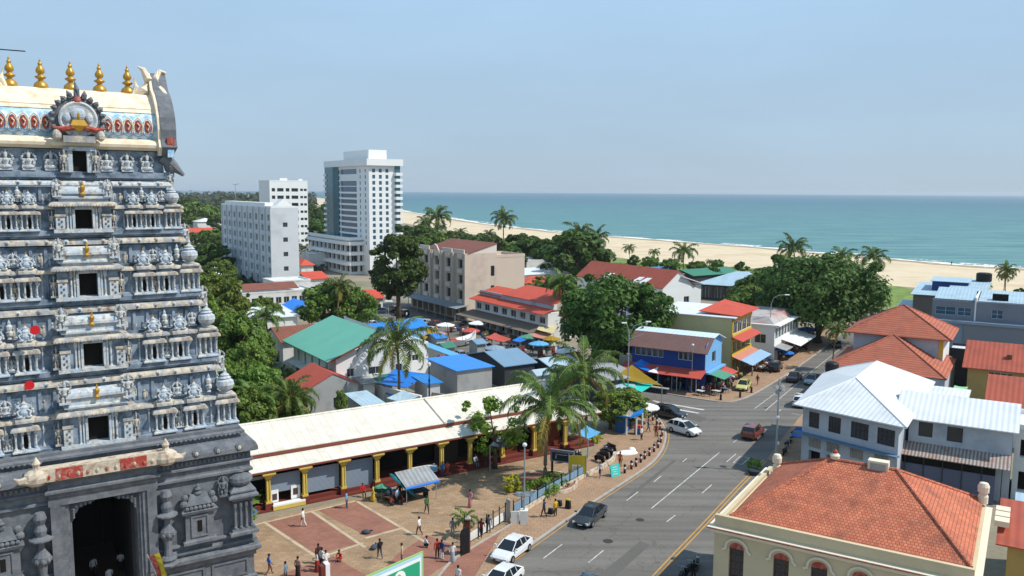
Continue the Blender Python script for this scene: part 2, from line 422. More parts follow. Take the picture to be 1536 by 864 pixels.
def crown_mesh(name, rx, rz, nleaf, leaf, seed, m, clumps=46, base=.0, inner=.25):
    r = random.Random(seed); C = []
    for i in range(clumps + clumps // 4):
        while True:
            v = Vector((r.uniform(-1, 1), r.uniform(-1, 1), r.uniform(-.75, 1)))
            if .35 < v.length < 1: break
        v = v.normalized() * (v.length ** .45)
        k = r.uniform(.17, .36)
        w = 1 - k * .75
        
        if i >= clumps: k = r.uniform(.07, .13); w = r.uniform(.98, 1.12)      # stray outer sprays break the outline
        C.append((Vector((v.x * rx * w, v.y * rx * w, v.z * rz * w)), k * rx * r.uniform(.8, 1.15)))
    V = []; Fc = []
    for i in range(nleaf):
        c, k = C[r.randrange(len(C))]
        d = Vector((r.gauss(0, 1), r.gauss(0, 1), r.gauss(.25, .9))).normalized()
        p = c + Vector((d.x * k, d.y * k, d.z * k * .72)) * (r.uniform(.55, 1.08) if r.random() > inner else r.uniform(0, .7))
        n = (d + Vector((r.uniform(-.7, .7), r.uniform(-.7, .7), r.uniform(-.2, .9)))).normalized()
        a = n.cross(Vector((r.uniform(-1, 1), r.uniform(-1, 1), r.uniform(-1, 1)))).normalized(); b = n.cross(a)
        s = leaf * r.uniform(.6, 1.3); w_ = s * r.uniform(.45, .7); o = len(V)
        V += [p - a * s, p + b * w_ - a * s * .1, p + a * s - n * s * .25, p - b * w_ - a * s * .1]; Fc.append((o, o + 1, o + 2, o + 3))
    me = bpy.data.meshes.new(name); me.from_pydata([tuple(v) for v in V], [], Fc); me.materials.append(m); me.update()
    return me, C

def tree_proto(rx, rz, ht, nleaf, leaf, seed, m, name='broadleaf_tree', clumps=46):
    t = thing(name, 'tree', 'tree'); r = random.Random(seed)
    me, C = crown_mesh('crown', rx, rz, nleaf, leaf, seed, m, clumps)
    o = bpy.data.objects.new('crown', me); COL.objects.link(o); o.parent = t; o.location = (0, 0, ht - rz)
    b = MB(); b.use(M_('bark')); zc = ht - rz * 1.35; k = max(.12, rx * .07)
    b.tube([(0, 0, -.2), (k * .3, 0, zc * .4), (-k * .2, k * .3, zc * .8), (0, 0, zc + rz * .3)], [k * 1.35, k, k * .85, k * .4], 8)
    for i in range(6):
        c = C[(i * 7) % len(C)][0]; e = Vector((c.x * .85, c.y * .85, c.z + ht - rz)); s = Vector((0, 0, zc * (.65 + .06 * i)))
        mm = s.lerp(e, .5) + Vector((0, 0, -.1 * rz)); b.tube([s, mm, e], [k * .5, k * .32, k * .1], 6)
    b.build('trunk', t, uv=False, smooth=True)
    return t

def palm_proto(ht, fl, nf, seed, leaflets=30, lean=.6, dry=3, name='coconut_palm', lw_=.25):
    t = thing(name, 'palm', 'palm tree'); r = random.Random(seed)
    b = MB(); b.use(M_('palm_bark')); pts = []; rs = []
    N = 22
    for i in range(N + 1):
        f = i / N; pts.append((lean * f * f, lean * .3 * sin(f * 2.5), -.2 + (ht + .2) * f)); rs.append((.2 - .07 * f + (.1 if i == 0 else 0)) * (1.0 + .08 * (i % 2)))
    b.tube(pts, rs, 8); b.build('trunk', t, uv=False, smooth=True)
    top = Vector(pts[-1])
    def frond(mb, az, el, ln, droop, nl, sm):
        d = Vector((cos(az), sin(az), 0)); side = Vector((-sin(az), cos(az), 0)); pr = []; p = top + d * .1; a = el; K = 9
        for i in range(K + 1):
            pr.append(p.copy()); p = p + (d * cos(a) + Vector((0, 0, sin(a)))) * (ln / K); a -= droop * (i + 1.5) / (K * K / 2) * 1.25
        mb.use(M_('palm_rib')); mb.tube(pr, [.055 * (1 - .8 * i / K) for i in range(K + 1)], 4, False); mb.use(sm)
        for i in range(nl):
            f = .1 + .88 * i / nl; j = min(int(f * K), K - 1); g = f * K - j; q = pr[j].lerp(pr[j + 1], g); tg = (pr[j + 1] - pr[j]).normalized()
            L0 = ln * lw_ * (sin(pi * min(1, f * .9 + .12)) ** .7) * r.uniform(.8, 1.1); wd = ln * .0125 * r.uniform(.8, 1.3) * (34 / nl)
            for s in (-1, 1):
                dr = (side * s * .8 + tg * (.45 + .4 * f) + Vector((0, 0, r.uniform(-.15, .3)))).normalized()
                m1 = q + dr * L0 * .5; e = q + dr * L0 * .8 + Vector((0, 0, -L0 * r.uniform(.4, .8))); w = tg * wd
                mb.add([q - w, q + w, m1 + w, m1 - w, e], [(0, 1, 2, 3), (3, 2, 4)])
    g = MB(); g.use(M_('palm_leaf'))
    for i in range(nf):
        f = i / nf; el = rad(82) - rad(88) * f ** .8 + r.uniform(-.12, .12)
        frond(g, i * 2.399 + r.uniform(-.2, .2), el, fl * r.uniform(.85, 1.08), 1.2 + .95 * f + r.uniform(-.2, .35), leaflets, M_('palm_leaf'))
    g.build('crown', t, uv=False)
    if dry:
        g = MB(); g.use(M_('palm_dry'))
        for i in range(dry): frond(g, i * 2.2 + .8 + seed, rad(-25), fl * .85, 1.1, leaflets, M_('palm_dry'))
        g.build('dry_fronds', t, uv=False)
    c = MB(); c.use(mat('coconut', '#7c7434', .6, .2))
    for i in range(7): a = i * .9; c.blob(top.x + .22 * cos(a), top.y + .22 * sin(a), top.z - .25 - .1 * (i % 2), .12, .12, .15, 8, 5)
    c.build('coconuts', t, uv=False, smooth=True)
    return t

def bush_proto(rx, rz, nleaf, leaf, seed, m, name='bush'):
    me, C = crown_mesh('foliage', rx, rz, nleaf, leaf, seed, m, 26)
    o = bpy.data.objects.new(name, me); COL.objects.link(o); return o

USED = set()
def place(proto, px, py, label, rz=None, sc=1., group=None, htop=None, ht=None, cat=None, z=0., base=None):
    """put a copy (first: the prototype) so that its base is at ground point px,py; htop = picture row of its top"""
    p = P(px, py) if base is None else Vector(base); p.z = z
    if htop is not None: sc = zat(p.x, p.y, htop) / ht
    rz = R.uniform(0, 6.28) if rz is None else rz
    if proto.as_pointer() not in USED: USED.add(proto.as_pointer()); o = proto
    else: o = clone(proto)
    o.location = p; o.rotation_euler = (0, 0, rz); o.scale = (sc, sc, sc) if isinstance(sc, (int, float)) else sc
    o['label'] = label
    if group: o['group'] = group
    if cat: o['category'] = cat
    return o

# ------------------------------------------------------------------ vehicles
def paint(name, col, rough=.25):
    m = mat(name, col, rough, .03, .5, spec=.6); m.node_tree.nodes['Principled BSDF'].inputs['Coat Weight'].default_value = .5; return m
mat('lamp_glass', '#d5dadd', .2, .05, spec=.6); mat('tail_red', '#8c1616', .3, .1, spec=.5); mat('alloy', '#9a9da0', .35, .1, metal=.6); mat('plate', '#d8d8d0', .6, .05); mat('plastic_dark', '#202225', .6, .1)
glass('car_glass', (.012, .016, .02), .05)

CARS = {
 # stations x, half width, z bottom, z belt(shoulder) ; greenhouse: x, half width, z
 'sedan': dict(L=4.5, body=[(-2.25, .62, .38, .72), (-2.18, .80, .24, .88), (-1.7, .88, .2, .98), (-.9, .9, .2, .95), (0, .9, .2, .93), (.9, .9, .2, .9), (1.5, .88, .2, .82), (2.05, .8, .24, .68), (2.25, .6, .36, .55)],
               gh=[(-1.85, .70, .97), (-1.15, .60, 1.36), (-.3, .6, 1.44), (.35, .6, 1.4), (1.2, .74, .9)], ws=(-1.35, 1.38)),
 'hatch': dict(L=4.0, body=[(-2.0, .64, .38, .8), (-1.93, .8, .25, .98), (-1.5, .86, .2, 1.0), (-.7, .87, .2, .97), (0, .87, .2, .95), (.8, .87, .2, .92), (1.35, .85, .2, .84), (1.85, .78, .24, .7), (2.0, .58, .36, .56)],
               gh=[(-1.92, .68, 1.0), (-1.5, .62, 1.42), (-.4, .61, 1.5), (.25, .6, 1.47), (1.15, .73, .93)], ws=(-1.2, 1.22)),
 'suv': dict(L=4.5, body=[(-2.25, .7, .42, .9), (-2.18, .86, .3, 1.1), (-1.7, .93, .28, 1.12), (-.8, .94, .28, 1.1), (0, .94, .28, 1.08), (.9, .94, .28, 1.06), (1.5, .92, .28, 1.0), (2.1, .86, .32, .88), (2.25, .66, .42, .7)],
               gh=[(-2.12, .78, 1.1), (-1.85, .72, 1.62), (-.6, .72, 1.72), (.25, .7, 1.68), (1.1, .8, 1.08)], ws=(-1.38, 1.4)),
}
def car_proto(kind, pm):
    c = CARS[kind]; t = thing('parked_car', 'car', 'car'); B = c['body']
    b = MB(); b.use(pm); ring = []
    for x, w, z0, z1 in B:
        zm = z0 + (z1 - z0) * .55
        ring.append([(x, -w * .9, z0), (x, -w, z0 + .12), (x, -w * 1.0, zm), (x, -w * .95, z1 - .04), (x, -w * .8, z1), (x, w * .8, z1), (x, w * .95, z1 - .04), (x, w * 1.0, zm), (x, w, z0 + .12), (x, w * .9, z0)])
    n = 10; V = [p for r_ in ring for p in r_]; Fs = []
    for i in range(len(ring) - 1):
        for k in range(n): k2 = (k + 1) % n; Fs.append((i * n + k, i * n + k2, (i + 1) * n + k2, (i + 1) * n + k))
    Fs.append(tuple(range(n - 1, -1, -1))); Fs.append(tuple((len(ring) - 1) * n + k for k in range(n)))
    b.add(V, [f[::-1] for f in Fs]); 
    # roof skin
    g = c['gh']; zr = g[2][2]
    b.slab([(g[1][0], -g[1][1] + .04, g[1][2]), (g[2][0], -g[2][1] + .04, g[2][2]), (g[3][0], -g[3][1] + .04, g[3][2]), (g[3][0], g[3][1] - .04, g[3][2]), (g[2][0], g[2][1] - .04, g[2][2]), (g[1][0], g[1][1] - .04, g[1][2])], .05)
    # pillars
    for s in (-1, 1):
        zb = g[0][2] - .03
        b.tube([(g[3][0], s * (g[3][1] - .02), g[3][2] - .02), (g[4][0], s * (g[4][1] - .0), g[4][2])], .04, 4)
        b.tube([(g[1][0], s * (g[1][1] - .01), g[1][2] - .03), (g[0][0], s * (g[0][1] + .03), g[0][2])], .055, 4)
        for xm, tw in ((-.28, .04), (-1.0, .035)):
            if xm > g[1][0] + .1: b.tube([(xm, s * (g[2][1] + .01), zr - .05), (xm, s * (g[0][1] + .14), zb)], tw, 4)
    b.build('body', t, uv=False, smooth=False)
    gb = MB(); gb.use(M_('car_glass')); zr2 = .03
    low = [(g[0][0], g[0][1] + .06, g[0][2] - .03), (g[4][0], g[4][1] + .04, g[4][2] - .03)]
    v = []; 
    for s in (-1, 1):
        v += [(g[0][0], s * (g[0][1] + .05), g[0][2] - .03), (g[1][0], s * g[1][1], g[1][2] - zr2), (g[2][0], s * g[2][1], g[2][2] - zr2), (g[3][0], s * g[3][1], g[3][2] - zr2), (g[4][0], s * (g[4][1] + .03), g[4][2] - .03), (-.3, s * (g[0][1] + .13), g[0][2] - .05)]
    gb.add(v, [(0, 5, 2, 1), (5, 4, 3, 2), (6, 7, 8, 11), (11, 8, 9, 10), (0, 1, 7, 6), (3, 4, 10, 9), (1, 2, 8, 7), (2, 3, 9, 8)])
    gb.build('windows', t, uv=False)
    L2 = c['L'] / 2; zb, zt = B[-2][2], B[-2][3]
    for s in (-1, 1):
        q = MB(); q.use(M_('lamp_glass')); q.add([(L2 - .42, s * B[-2][1] * 1.005, zt - .02), (L2 - .1, s * .55, zt - .06), (L2 - .02, s * .52, zt - .2), (L2 - .2, s * .82, zt - .22)], [(0, 1, 2, 3), (3, 2, 1, 0)]); 
        q.cbox(L2 - .14, s * .62, zt - .25, .26, .26, .16); q.build('headlight', t, uv=False)
        q = MB(); q.use(M_('tail_red')); q.cbox(-L2 + .08, s * (B[1][1] - .14), B[1][3] - .26, .12, .26, .2); q.build('tail_light', t, uv=False)
        q = MB(); q.use(pm); q.cbox(g[4][0] - .22, s * (B[4][1] + .1), B[4][3] + .02, .14, .2, .13); q.build('side_mirror', t, uv=False)
    q = MB(); q.use(M_('plastic_dark')); q.cbox(L2 - .06, 0, zb + .08, .12, 1.0, .14); q.cbox(-L2 + .06, 0, zb + .02, .12, 1.2, .12); q.build('bumper_trim', t, uv=False)
    q = MB(); q.use(M_('plate')); q.cbox(L2 + .005, 0, zb + .1, .02, .42, .1); q.build('number_plate', t, uv=False)
    for x in c['ws']:
        for s in (-1, 1):
            w = MB(); w.use(M_('rubber')); w.T = Matrix.Translation((x, s * (B[4][1] - .1), .32)) @ Matrix.Rotation(pi / 2, 4, 'X')
            w.lathe(0, 0, -.12, [(.2, 0), (.3, 0), (.325, .03), (.325, .21), (.3, .24), (.2, .24)], 16); wo = w.build('wheel', t, uv=False)
            w = MB(); w.use(M_('alloy')); w.T = Matrix.Translation((x, s * (B[4][1] - .1), .32)) @ Matrix.Rotation(pi / 2, 4, 'X')
            w.lathe(0, 0, -.13, [(.02, 0), (.19, .0), (.19, .26), (.02, .26)], 10); w.build('rim', wo, uv=False)
    return t

def recolor(t, pm, old=None):
    for ch in t.children:
        if ch.name.startswith(('body', 'side_mirror', 'tank')):
            for sl_ in ch.material_slots: sl_.link = 'OBJECT'; sl_.material = pm

def heading(a, b_):
    p, q = P(*a), P(*b_); return math.atan2(q.y - p.y, q.x - p.x)

def bike_proto(pm):
    t = thing('motorbike', 'bike', 'motorbike')
    for x in (-.62, .62):
        w = MB(); w.use(M_('rubber')); w.T = Matrix.Translation((x, 0, .3)) @ Matrix.Rotation(pi / 2, 4, 'X')
        w.lathe(0, 0, -.05, [(.2, 0), (.29, 0), (.3, .05), (.29, .1), (.2, .1)], 14); wo = w.build('wheel', t, uv=False)
        w = MB(); w.use(M_('alloy')); w.T = Matrix.Translation((x, 0, .3)) @ Matrix.Rotation(pi / 2, 4, 'X'); w.lathe(0, 0, -.03, [(.02, 0), (.2, 0), (.2, .06), (.02, .06)], 8); w.build('rim', wo, uv=False)
    b = MB(); b.use(M_('plastic_dark')); b.tube([(.62, 0, .3), (.45, 0, .95)], .04, 6); b.tube([(-.62, .08, .3), (0, .08, .4), (.1, 0, .5)], .045, 6); b.cbox(0, 0, .28, .45, .24, .3); b.tube([(-.8, -.12, .3), (-.1, -.12, .3)], .04, 6); b.build('frame', t, uv=False)
    b = MB(); b.use(pm); b.blob(.2, 0, .72, .3, .16, .17, 10, 6); b.frus(-.75, -.1, -.12, .12, .55, -.8, -.05, -.09, .09, .72); b.frus(.45, .72, -.1, .1, .52, .5, .7, -.07, .07, .62); b.build('tank', t, uv=False, smooth=False)
    b = MB(); b.use(M_('black')); b.frus(-.75, .02, -.14, .14, .73, -.72, 0, -.11, .11, .82); b.build('seat', t, uv=False)
    b = MB(); b.use(M_('alloy')); b.tube([(.35, -.36, .98), (.45, -.15, 1.0), (.45, .15, 1.0), (.35, .36, .98)], .02, 6); b.build('handlebar', t, uv=False)
    b = MB(); b.use(M_('lamp_glass')); b.blob(.55, 0, .88, .08, .1, .1, 8, 5); b.build('headlight', t, uv=False)
    return t

# ------------------------------------------------------------------ people
def cloth(col): 
    n = 'cloth_' + col.strip('#'); return mat(n, col, .85, .12, 6., bump=.2)
mat('skin_brown', '#7a4f38', .6, .08); mat('hair_black', '#15110f', .6, .1); mat('shoe', '#1c1a19', .7, .1)

def person_mesh(pose):
    """one continuous skinned body; returns mesh with slots skin, top, legwear, shoe"""
    J = {}; s = 1.0
    if pose == 'sit':
        J = dict(pel=(0, 0, .5), spn=(-.02, 0, .75), chs=(.0, 0, .98), nek=(.02, 0, 1.14), hed=(.05, 0, 1.24), crn=(.05, 0, 1.38))
        legs = [((0, .1, .48), (.42, .13, .5), (.44, .13, .1), (.58, .14, .03)), ((0, -.1, .48), (.42, -.13, .5), (.46, -.14, .1), (.6, -.15, .03))]
        arms = [((0, .19, 1.04), (.1, .24, .78), (.32, .14, .62), (.4, .1, .6)), ((0, -.19, 1.04), (.1, -.24, .78), (.32, -.14, .62), (.4, -.1, .6))]
    elif pose == 'squat':
        J = dict(pel=(-.05, 0, .25), spn=(.0, 0, .46), chs=(.1, 0, .66), nek=(.16, 0, .8), hed=(.2, 0, .9), crn=(.22, 0, 1.03))
        legs = [((-.03, .1, .25), (.32, .16, .42), (.12, .15, .08), (.26, .16, .03)), ((-.03, -.1, .25), (.32, -.16, .42), (.12, -.15, .08), (.26, -.16, .03))]
        arms = [((.1, .19, .72), (.22, .25, .5), (.4, .14, .42), (.47, .1, .38)), ((.1, -.19, .72), (.22, -.25, .5), (.4, -.14, .42), (.47, -.1, .38))]
    else:
        J = dict(pel=(0, 0, .93), spn=(0, 0, 1.12), chs=(.01, 0, 1.33), nek=(.02, 0, 1.47), hed=(.04, 0, 1.56), crn=(.04, 0, 1.69))
        if pose == 'walk':
            legs = [((0, .09, .9), (.17, .1, .5), (.22, .1, .1), (.36, .11, .05)), ((0, -.09, .9), (-.02, -.1, .48), (-.28, -.1, .14), (-.17, -.11, .04))]
            arms = [((0, .2, 1.39), (-.12, .24, 1.1), (-.04, .24, .87), (.01, .24, .79)), ((0, -.2, 1.39), (.1, -.24, 1.12), (.24, -.22, .92), (.3, -.21, .86))]
        elif pose == 'hold':
            legs = [((0, .09, .9), (.03, .11, .5), (0, .12, .1), (.14, .13, .03)), ((0, -.09, .9), (.0, -.11, .5), (-.04, -.12, .1), (.1, -.14, .03))]
            arms = [((0, .2, 1.39), (.03, .25, 1.12), (.25, .16, 1.08), (.33, .12, 1.1)), ((0, -.2, 1.39), (.03, -.25, 1.12), (.25, -.16, 1.08), (.33, -.12, 1.1))]
        else:
            legs = [((0, .09, .9), (.02, .11, .5), (0, .12, .1), (.14, .14, .03)), ((0, -.09, .9), (.02, -.11, .5), (0, -.12, .1), (.14, -.14, .03))]
            arms = [((0, .2, 1.39), (-.02, .26, 1.1), (.03, .26, .86), (.05, .25, .78)), ((0, -.2, 1.39), (-.02, -.26, 1.1), (.03, -.26, .86), (.05, -.25, .78))]
    V = []; E = []; Rr = []
    def av(p, r, par=None):
        V.append(p); Rr.append(r)
        if par is not None: E.append((par, len(V) - 1))
        return len(V) - 1
    a = av(J['pel'], (.14, .16)); b = av(J['spn'], (.12, .14), a); c = av(J['chs'], (.13, .17), b); n = av(J['nek'], (.055, .055), c); h = av(J['hed'], (.085, .08), n); av(J['crn'], (.075, .07), h)
    for l in legs:
        i = av(l[0], (.1, .1), a); i = av(l[1], (.07, .07), i); i = av(l[2], (.045, .045), i); av(l[3], (.04, .04), i)
    for l in arms:
        i = av(l[0], (.065, .065), c); i = av(l[1], (.047, .047), i); i = av(l[2], (.032, .032), i); i = av(l[3], (.038, .022), i)
    me = bpy.data.meshes.new('tmp'); me.from_pydata(V, E, []); o = bpy.data.objects.new('tmp', me); COL.objects.link(o)
    md = o.modifiers.new('s', 'SKIN'); md.branch_smoothing = .6
    for i, q in enumerate(me.skin_vertices[0].data): q.radius = Rr[i]; q.use_root = (i == 0)
    sb = o.modifiers.new('u', 'SUBSURF'); sb.levels = 1
    dg = bpy.context.evaluated_depsgraph_get(); ev = o.evaluated_get(dg); nm = bpy.data.meshes.new_from_object(ev)
    vs = [v.co.copy() for v in nm.vertices]; fs = [tuple(p.vertices) for p in nm.polygons]
    bpy.data.objects.remove(o); bpy.data.meshes.remove(me)
    mb = MB(); mb.mats = [0, 1, 2, 3]; mb.v = [tuple(v) for v in vs]; mb.f = fs
    hd = Vector(J['hed']); top = Vector(J['nek']).z; ank = .13
    hands = [Vector(l[3]) for l in arms]; wr = [Vector(l[2]) for l in arms]; knees = [Vector(l[1]) for l in legs]
    pel = Vector(J['pel'])
    for f in fs:
        cpt = sum((vs[i] for i in f), Vector()) / len(f)
        if cpt.z > top - .01: m = 0
        elif any((cpt - q).length < .17 for q in hands): m = 0
        elif cpt.z < ank - .03: m = 3
        elif pose in ('sit', 'squat'):
            m = 1 if cpt.z > pel.z + .06 and cpt.x < .5 and (pose == 'squat' and cpt.z > .42 or pose == 'sit' and cpt.z > .6) else 2
        else: m = 1 if cpt.z > .93 or any((cpt - Vector(l[2])).length < .2 or (cpt - Vector(l[1])).length < .12 for l in arms) else 2
        mb.m.append(m)
    # fingers, nose and ears grow out of the same mesh
    mb.cur = 0
    for l in arms:
        w, hnd = Vector(l[2]), Vector(l[3]); d = (hnd - w).normalized(); sd = d.cross(Vector((1, 0, 0))); 
        if sd.length < .3: sd = d.cross(Vector((0, 1, 0)))
        sd.normalize(); nn = sd.cross(d)
        for k, ln in enumerate((.065, .078, .074, .055)):
            s0 = hnd + sd * (k - 1.5) * .019; mb.tube([s0, s0 + d * ln * .6, s0 + d * ln + nn * .02], [.010, .009, .006], 5)
        s0 = hnd - d * .03 + sd * .035; mb.tube([s0, s0 + (d + sd).normalized() * .035, s0 + (d * 1.4 + sd).normalized() * .06], [.012, .010, .007], 5)
    c = hd + Vector((.0, 0, .05)); mb.tube([c + Vector((.07, 0, .03)), c + Vector((.105, 0, -.01))], [.012, .018], 5)
    for s_ in (-1, 1): mb.cbox(c.x - .005, c.y + s_ * .083, c.z - .03, .03, .015, .055)
    me = bpy.data.meshes.new('body'); me.from_pydata(mb.v, [], mb.f)
    for k in ('skin_brown', 'skin_brown', 'skin_brown', 'shoe'): me.materials.append(M_(k))
    me.polygons.foreach_set('material_index', mb.m); me.polygons.foreach_set('use_smooth', [True] * len(mb.f)); me.update()
    # hair: cap over the skull; eyes and mouth
    hb = MB(); hb.use(M_('hair_black')); hb.blob(c.x - .025, 0, c.z + .045, .1, .092, .085, 10, 6); hb.blob(c.x - .05, 0, c.z - .01, .07, .08, .09, 10, 6)
    hm = bpy.data.meshes.new('hair'); hm.from_pydata(hb.v, [], hb.f); hm.materials.append(M_('hair_black')); hm.polygons.foreach_set('use_smooth', [True] * len(hb.f))
    eb = MB(); eb.use(M_('hair_black'))
    for s_ in (-1, 1): eb.blob(c.x + .078, s_ * .03, c.z + .012, .01, .014, .008, 6, 4)
    eb.cbox(c.x + .082, 0, c.z - .05, .012, .05, .008)
    em = bpy.data.meshes.new('face'); em.from_pydata(eb.v, [], eb.f); em.materials.append(M_('hair_black'))
    # skirt / sari for draped figures
    sk = MB(); sk.use(M_('skin_brown')); sk.lathe(0, 0, .06, [(.2, 0), (.21, .02), (.17, .5), (.165, .88), (.15, .95)], 14, 1, 1.05)
    km = bpy.data.meshes.new('skirt'); km.from_pydata(sk.v, [], sk.f); km.materials.append(M_('skin_brown')); km.polygons.foreach_set('use_smooth', [True] * len(sk.f))
    return me, hm, em, km
PM = {k: person_mesh(k) for k in ('stand', 'walk', 'hold', 'sit', 'squat')}

def person(px, py, label, pose='stand', rz=None, top='#c8c6c0', leg='#2a2d38', skirt=False, sc=1., z=.0, group=None, base=None, sit=0.):
    p = P(px, py, z) if base is None else Vector(base); t = thing('person', label, 'person', (p.x, p.y, p.z + sit), R.uniform(0, 6.28) if rz is None else rz, group)
    t.scale = (sc,) * 3
    me, hm, em, km = PM[pose]
    o = bpy.data.objects.new('body', me); COL.objects.link(o); o.parent = t
    for i, m in ((1, cloth(top)), (2, cloth(leg))): o.material_slots[i].link = 'OBJECT'; o.material_slots[i].material = m
    h = bpy.data.objects.new('hair', hm); COL.objects.link(h); h.parent = t
    f = bpy.data.objects.new('face', em); COL.objects.link(f); f.parent = t
    if skirt and pose in ('stand', 'walk', 'hold'):
        k = bpy.data.objects.new('skirt', km); COL.objects.link(k); k.parent = t; k.material_slots[0].link = 'OBJECT'; k.material_slots[0].material = cloth(leg)
    return t
# ------------------------------------------------------------------ camera, sun, sky
cam = bpy.data.cameras.new('camera'); co = bpy.data.objects.new('camera', cam); COL.objects.link(co); S.camera = co
cam.sensor_width = 36; cam.lens = 36 * F / 1536; cam.clip_end = 60000; cam.clip_start = .5
Mx = Matrix((RT, UP, -FW)).transposed().to_4x4(); Mx.translation = Vector((0, 0, H)); co.matrix_world = Mx
SUN_EL = rad(50); SUN_DIR = Vector((.985, -.17, 0)).normalized() * cos(SUN_EL) + Vector((0, 0, sin(SUN_EL)))
sl = bpy.data.lights.new('sun', 'SUN'); sl.energy = 4.8; sl.angle = rad(.5); sl.color = (1, .955, .88)
so = bpy.data.objects.new('sun', sl); COL.objects.link(so); so.rotation_euler = SUN_DIR.to_track_quat('Z', 'Y').to_euler()
W = bpy.data.worlds.new('World'); S.world = W; W.use_nodes = True; nt = W.node_tree
sky = nt.nodes.new('ShaderNodeTexSky'); sky.sky_type = 'NISHITA'; sky.sun_disc = False
sky.sun_elevation = SUN_EL; sky.sun_rotation = math.atan2(SUN_DIR.x, SUN_DIR.y); sky.air_density = 1.0; sky.dust_density = .4; sky.ozone_density = 3.; sky.altitude = 20
tcw = nt.nodes.new('ShaderNodeTexCoord'); sxw = nt.nodes.new('ShaderNodeSeparateXYZ'); nt.links.new(tcw.outputs['Generated'], sxw.inputs[0])
rmp = nt.nodes.new('ShaderNodeValToRGB'); nt.links.new(sxw.outputs[2], rmp.inputs[0]); e = rmp.color_ramp.elements
e[0].position = 0.; e[0].color = (.39, .515, .645, 1); e[1].position = .9; e[1].color = (.27, .45, .70, 1)
e_ = rmp.color_ramp.elements.new(.12); e_.color = (.395, .55, .715, 1); e_ = rmp.color_ramp.elements.new(.24); e_.color = (.42, .63, .85, 1)
# faint high cloud veil
nz = nt.nodes.new('ShaderNodeTexNoise'); nz.inputs['Scale'].default_value = 2.2; nz.inputs['Detail'].default_value = 7; nz.inputs['Roughness'].default_value = .6
mpw = nt.nodes.new('ShaderNodeMapping'); mpw.inputs['Scale'].default_value = (1, 1, 4.); nt.links.new(tcw.outputs['Generated'], mpw.inputs[0]); nt.links.new(mpw.outputs[0], nz.inputs['Vector'])
mrw = nt.nodes.new('ShaderNodeMapRange'); mrw.inputs[1].default_value = .4; mrw.inputs[2].default_value = .75; mrw.inputs[3].default_value = .97; mrw.inputs[4].default_value = 1.07; nt.links.new(nz.outputs['Fac'], mrw.inputs[0])
vm = nt.nodes.new('ShaderNodeVectorMath'); vm.operation = 'SCALE'; nt.links.new(rmp.outputs[0], vm.inputs[0]); nt.links.new(mrw.outputs[0], vm.inputs['Scale'])
vs = nt.nodes.new('ShaderNodeVectorMath'); vs.operation = 'SCALE'; vs.inputs['Scale'].default_value = 1 / .14; nt.links.new(vm.outputs[0], vs.inputs[0])
mxw = nt.nodes.new('ShaderNodeMix'); mxw.data_type = 'RGBA'; mxw.inputs[0].default_value = .9; nt.links.new(sky.outputs[0], mxw.inputs[6]); nt.links.new(vs.outputs[0], mxw.inputs[7])
nt.links.new(mxw.outputs[2], nt.nodes['Background'].inputs[0]); nt.nodes['Background'].inputs[1].default_value = .148
S.view_settings.view_transform = 'Standard'; S.view_settings.look = 'None'; S.view_settings.exposure = 0; S.view_settings.gamma = 1
S.render.engine = 'CYCLES'

# ------------------------------------------------------------------ ground, sea, beach
def asphalt_():
    m = mat('asphalt', '#6c6862', .9, .12, .15, stain='#76726a', stsc=.12, stamt=.5, fine=3.); nt = m.node_tree; L = nt.links.new; b = nt.nodes['Principled BSDF']; src = b.inputs['Base Color'].links[0].from_socket
    tc = nd(nt, 'ShaderNodeTexCoord'); mp = nd(nt, 'ShaderNodeMapping'); L(tc.outputs['Object'], mp.inputs[0]); mp.inputs['Rotation'].default_value = (0, 0, rad(-58)); mp.inputs['Scale'].default_value = (.03, .8, 1)
    n = nd(nt, 'ShaderNodeTexNoise'); n.inputs['Scale'].default_value = 1; n.inputs['Detail'].default_value = 5; L(mp.outputs[0], n.inputs['Vector'])     # wear along the lanes
    r = nd(nt, 'ShaderNodeMapRange'); r.inputs[1].default_value = .35; r.inputs[2].default_value = .65; r.inputs[3].default_value = .8; r.inputs[4].default_value = 1.18; L(n.outputs['Fac'], r.inputs[0])
    v = nd(nt, 'ShaderNodeTexVoronoi', feature='DISTANCE_TO_EDGE'); v.inputs['Scale'].default_value = .16; n2 = nd(nt, 'ShaderNodeTexNoise'); n2.inputs['Scale'].default_value = .5; L(tc.outputs['Object'], n2.inputs['Vector'])
    va = nd(nt, 'ShaderNodeVectorMath', operation='MULTIPLY_ADD'); va.inputs[1].default_value = (4, 4, 4); L(n2.outputs['Color'], va.inputs[0]); L(tc.outputs['Object'], va.inputs[2]); L(va.outputs[0], v.inputs['Vector'])
    r2 = nd(nt, 'ShaderNodeMapRange'); r2.inputs[2].default_value = .012; r2.inputs[3].default_value = .72; L(v.outputs['Distance'], r2.inputs[0])         # hairline cracks
    mu = nd(nt, 'ShaderNodeMath', operation='MULTIPLY'); L(r.outputs[0], mu.inputs[0]); L(r2.outputs[0], mu.inputs[1])
    vs_ = nd(nt, 'ShaderNodeVectorMath', operation='SCALE'); L(src, vs_.inputs[0]); L(mu.outputs[0], vs_.inputs['Scale']); L(vs_.outputs[0], b.inputs['Base Color']); return m
G_ = lambda *a: [P(x, y) for x, y in a]
mat('soil', '#8d8272', .95, .2, .06, stain='#5d6a3c', stsc=.03, stamt=.7, fine=2.)
asphalt_()
mat('paint_white', '#c8c6bf', .7, .12, 2., stain='#77746f', stsc=1.6, stamt=.8); mat('paint_yellow', '#b98a3c', .7, .15, 2., stain='#8a7660', stsc=1.5, stamt=.6)
mat('paving_tan', '#a68c6f', .9, .16, .35, pat='pave', pp=(.62, .4, '#8b745b', '#957a5d', .025), stain='#6f5b45', stsc=.25, stamt=.5)
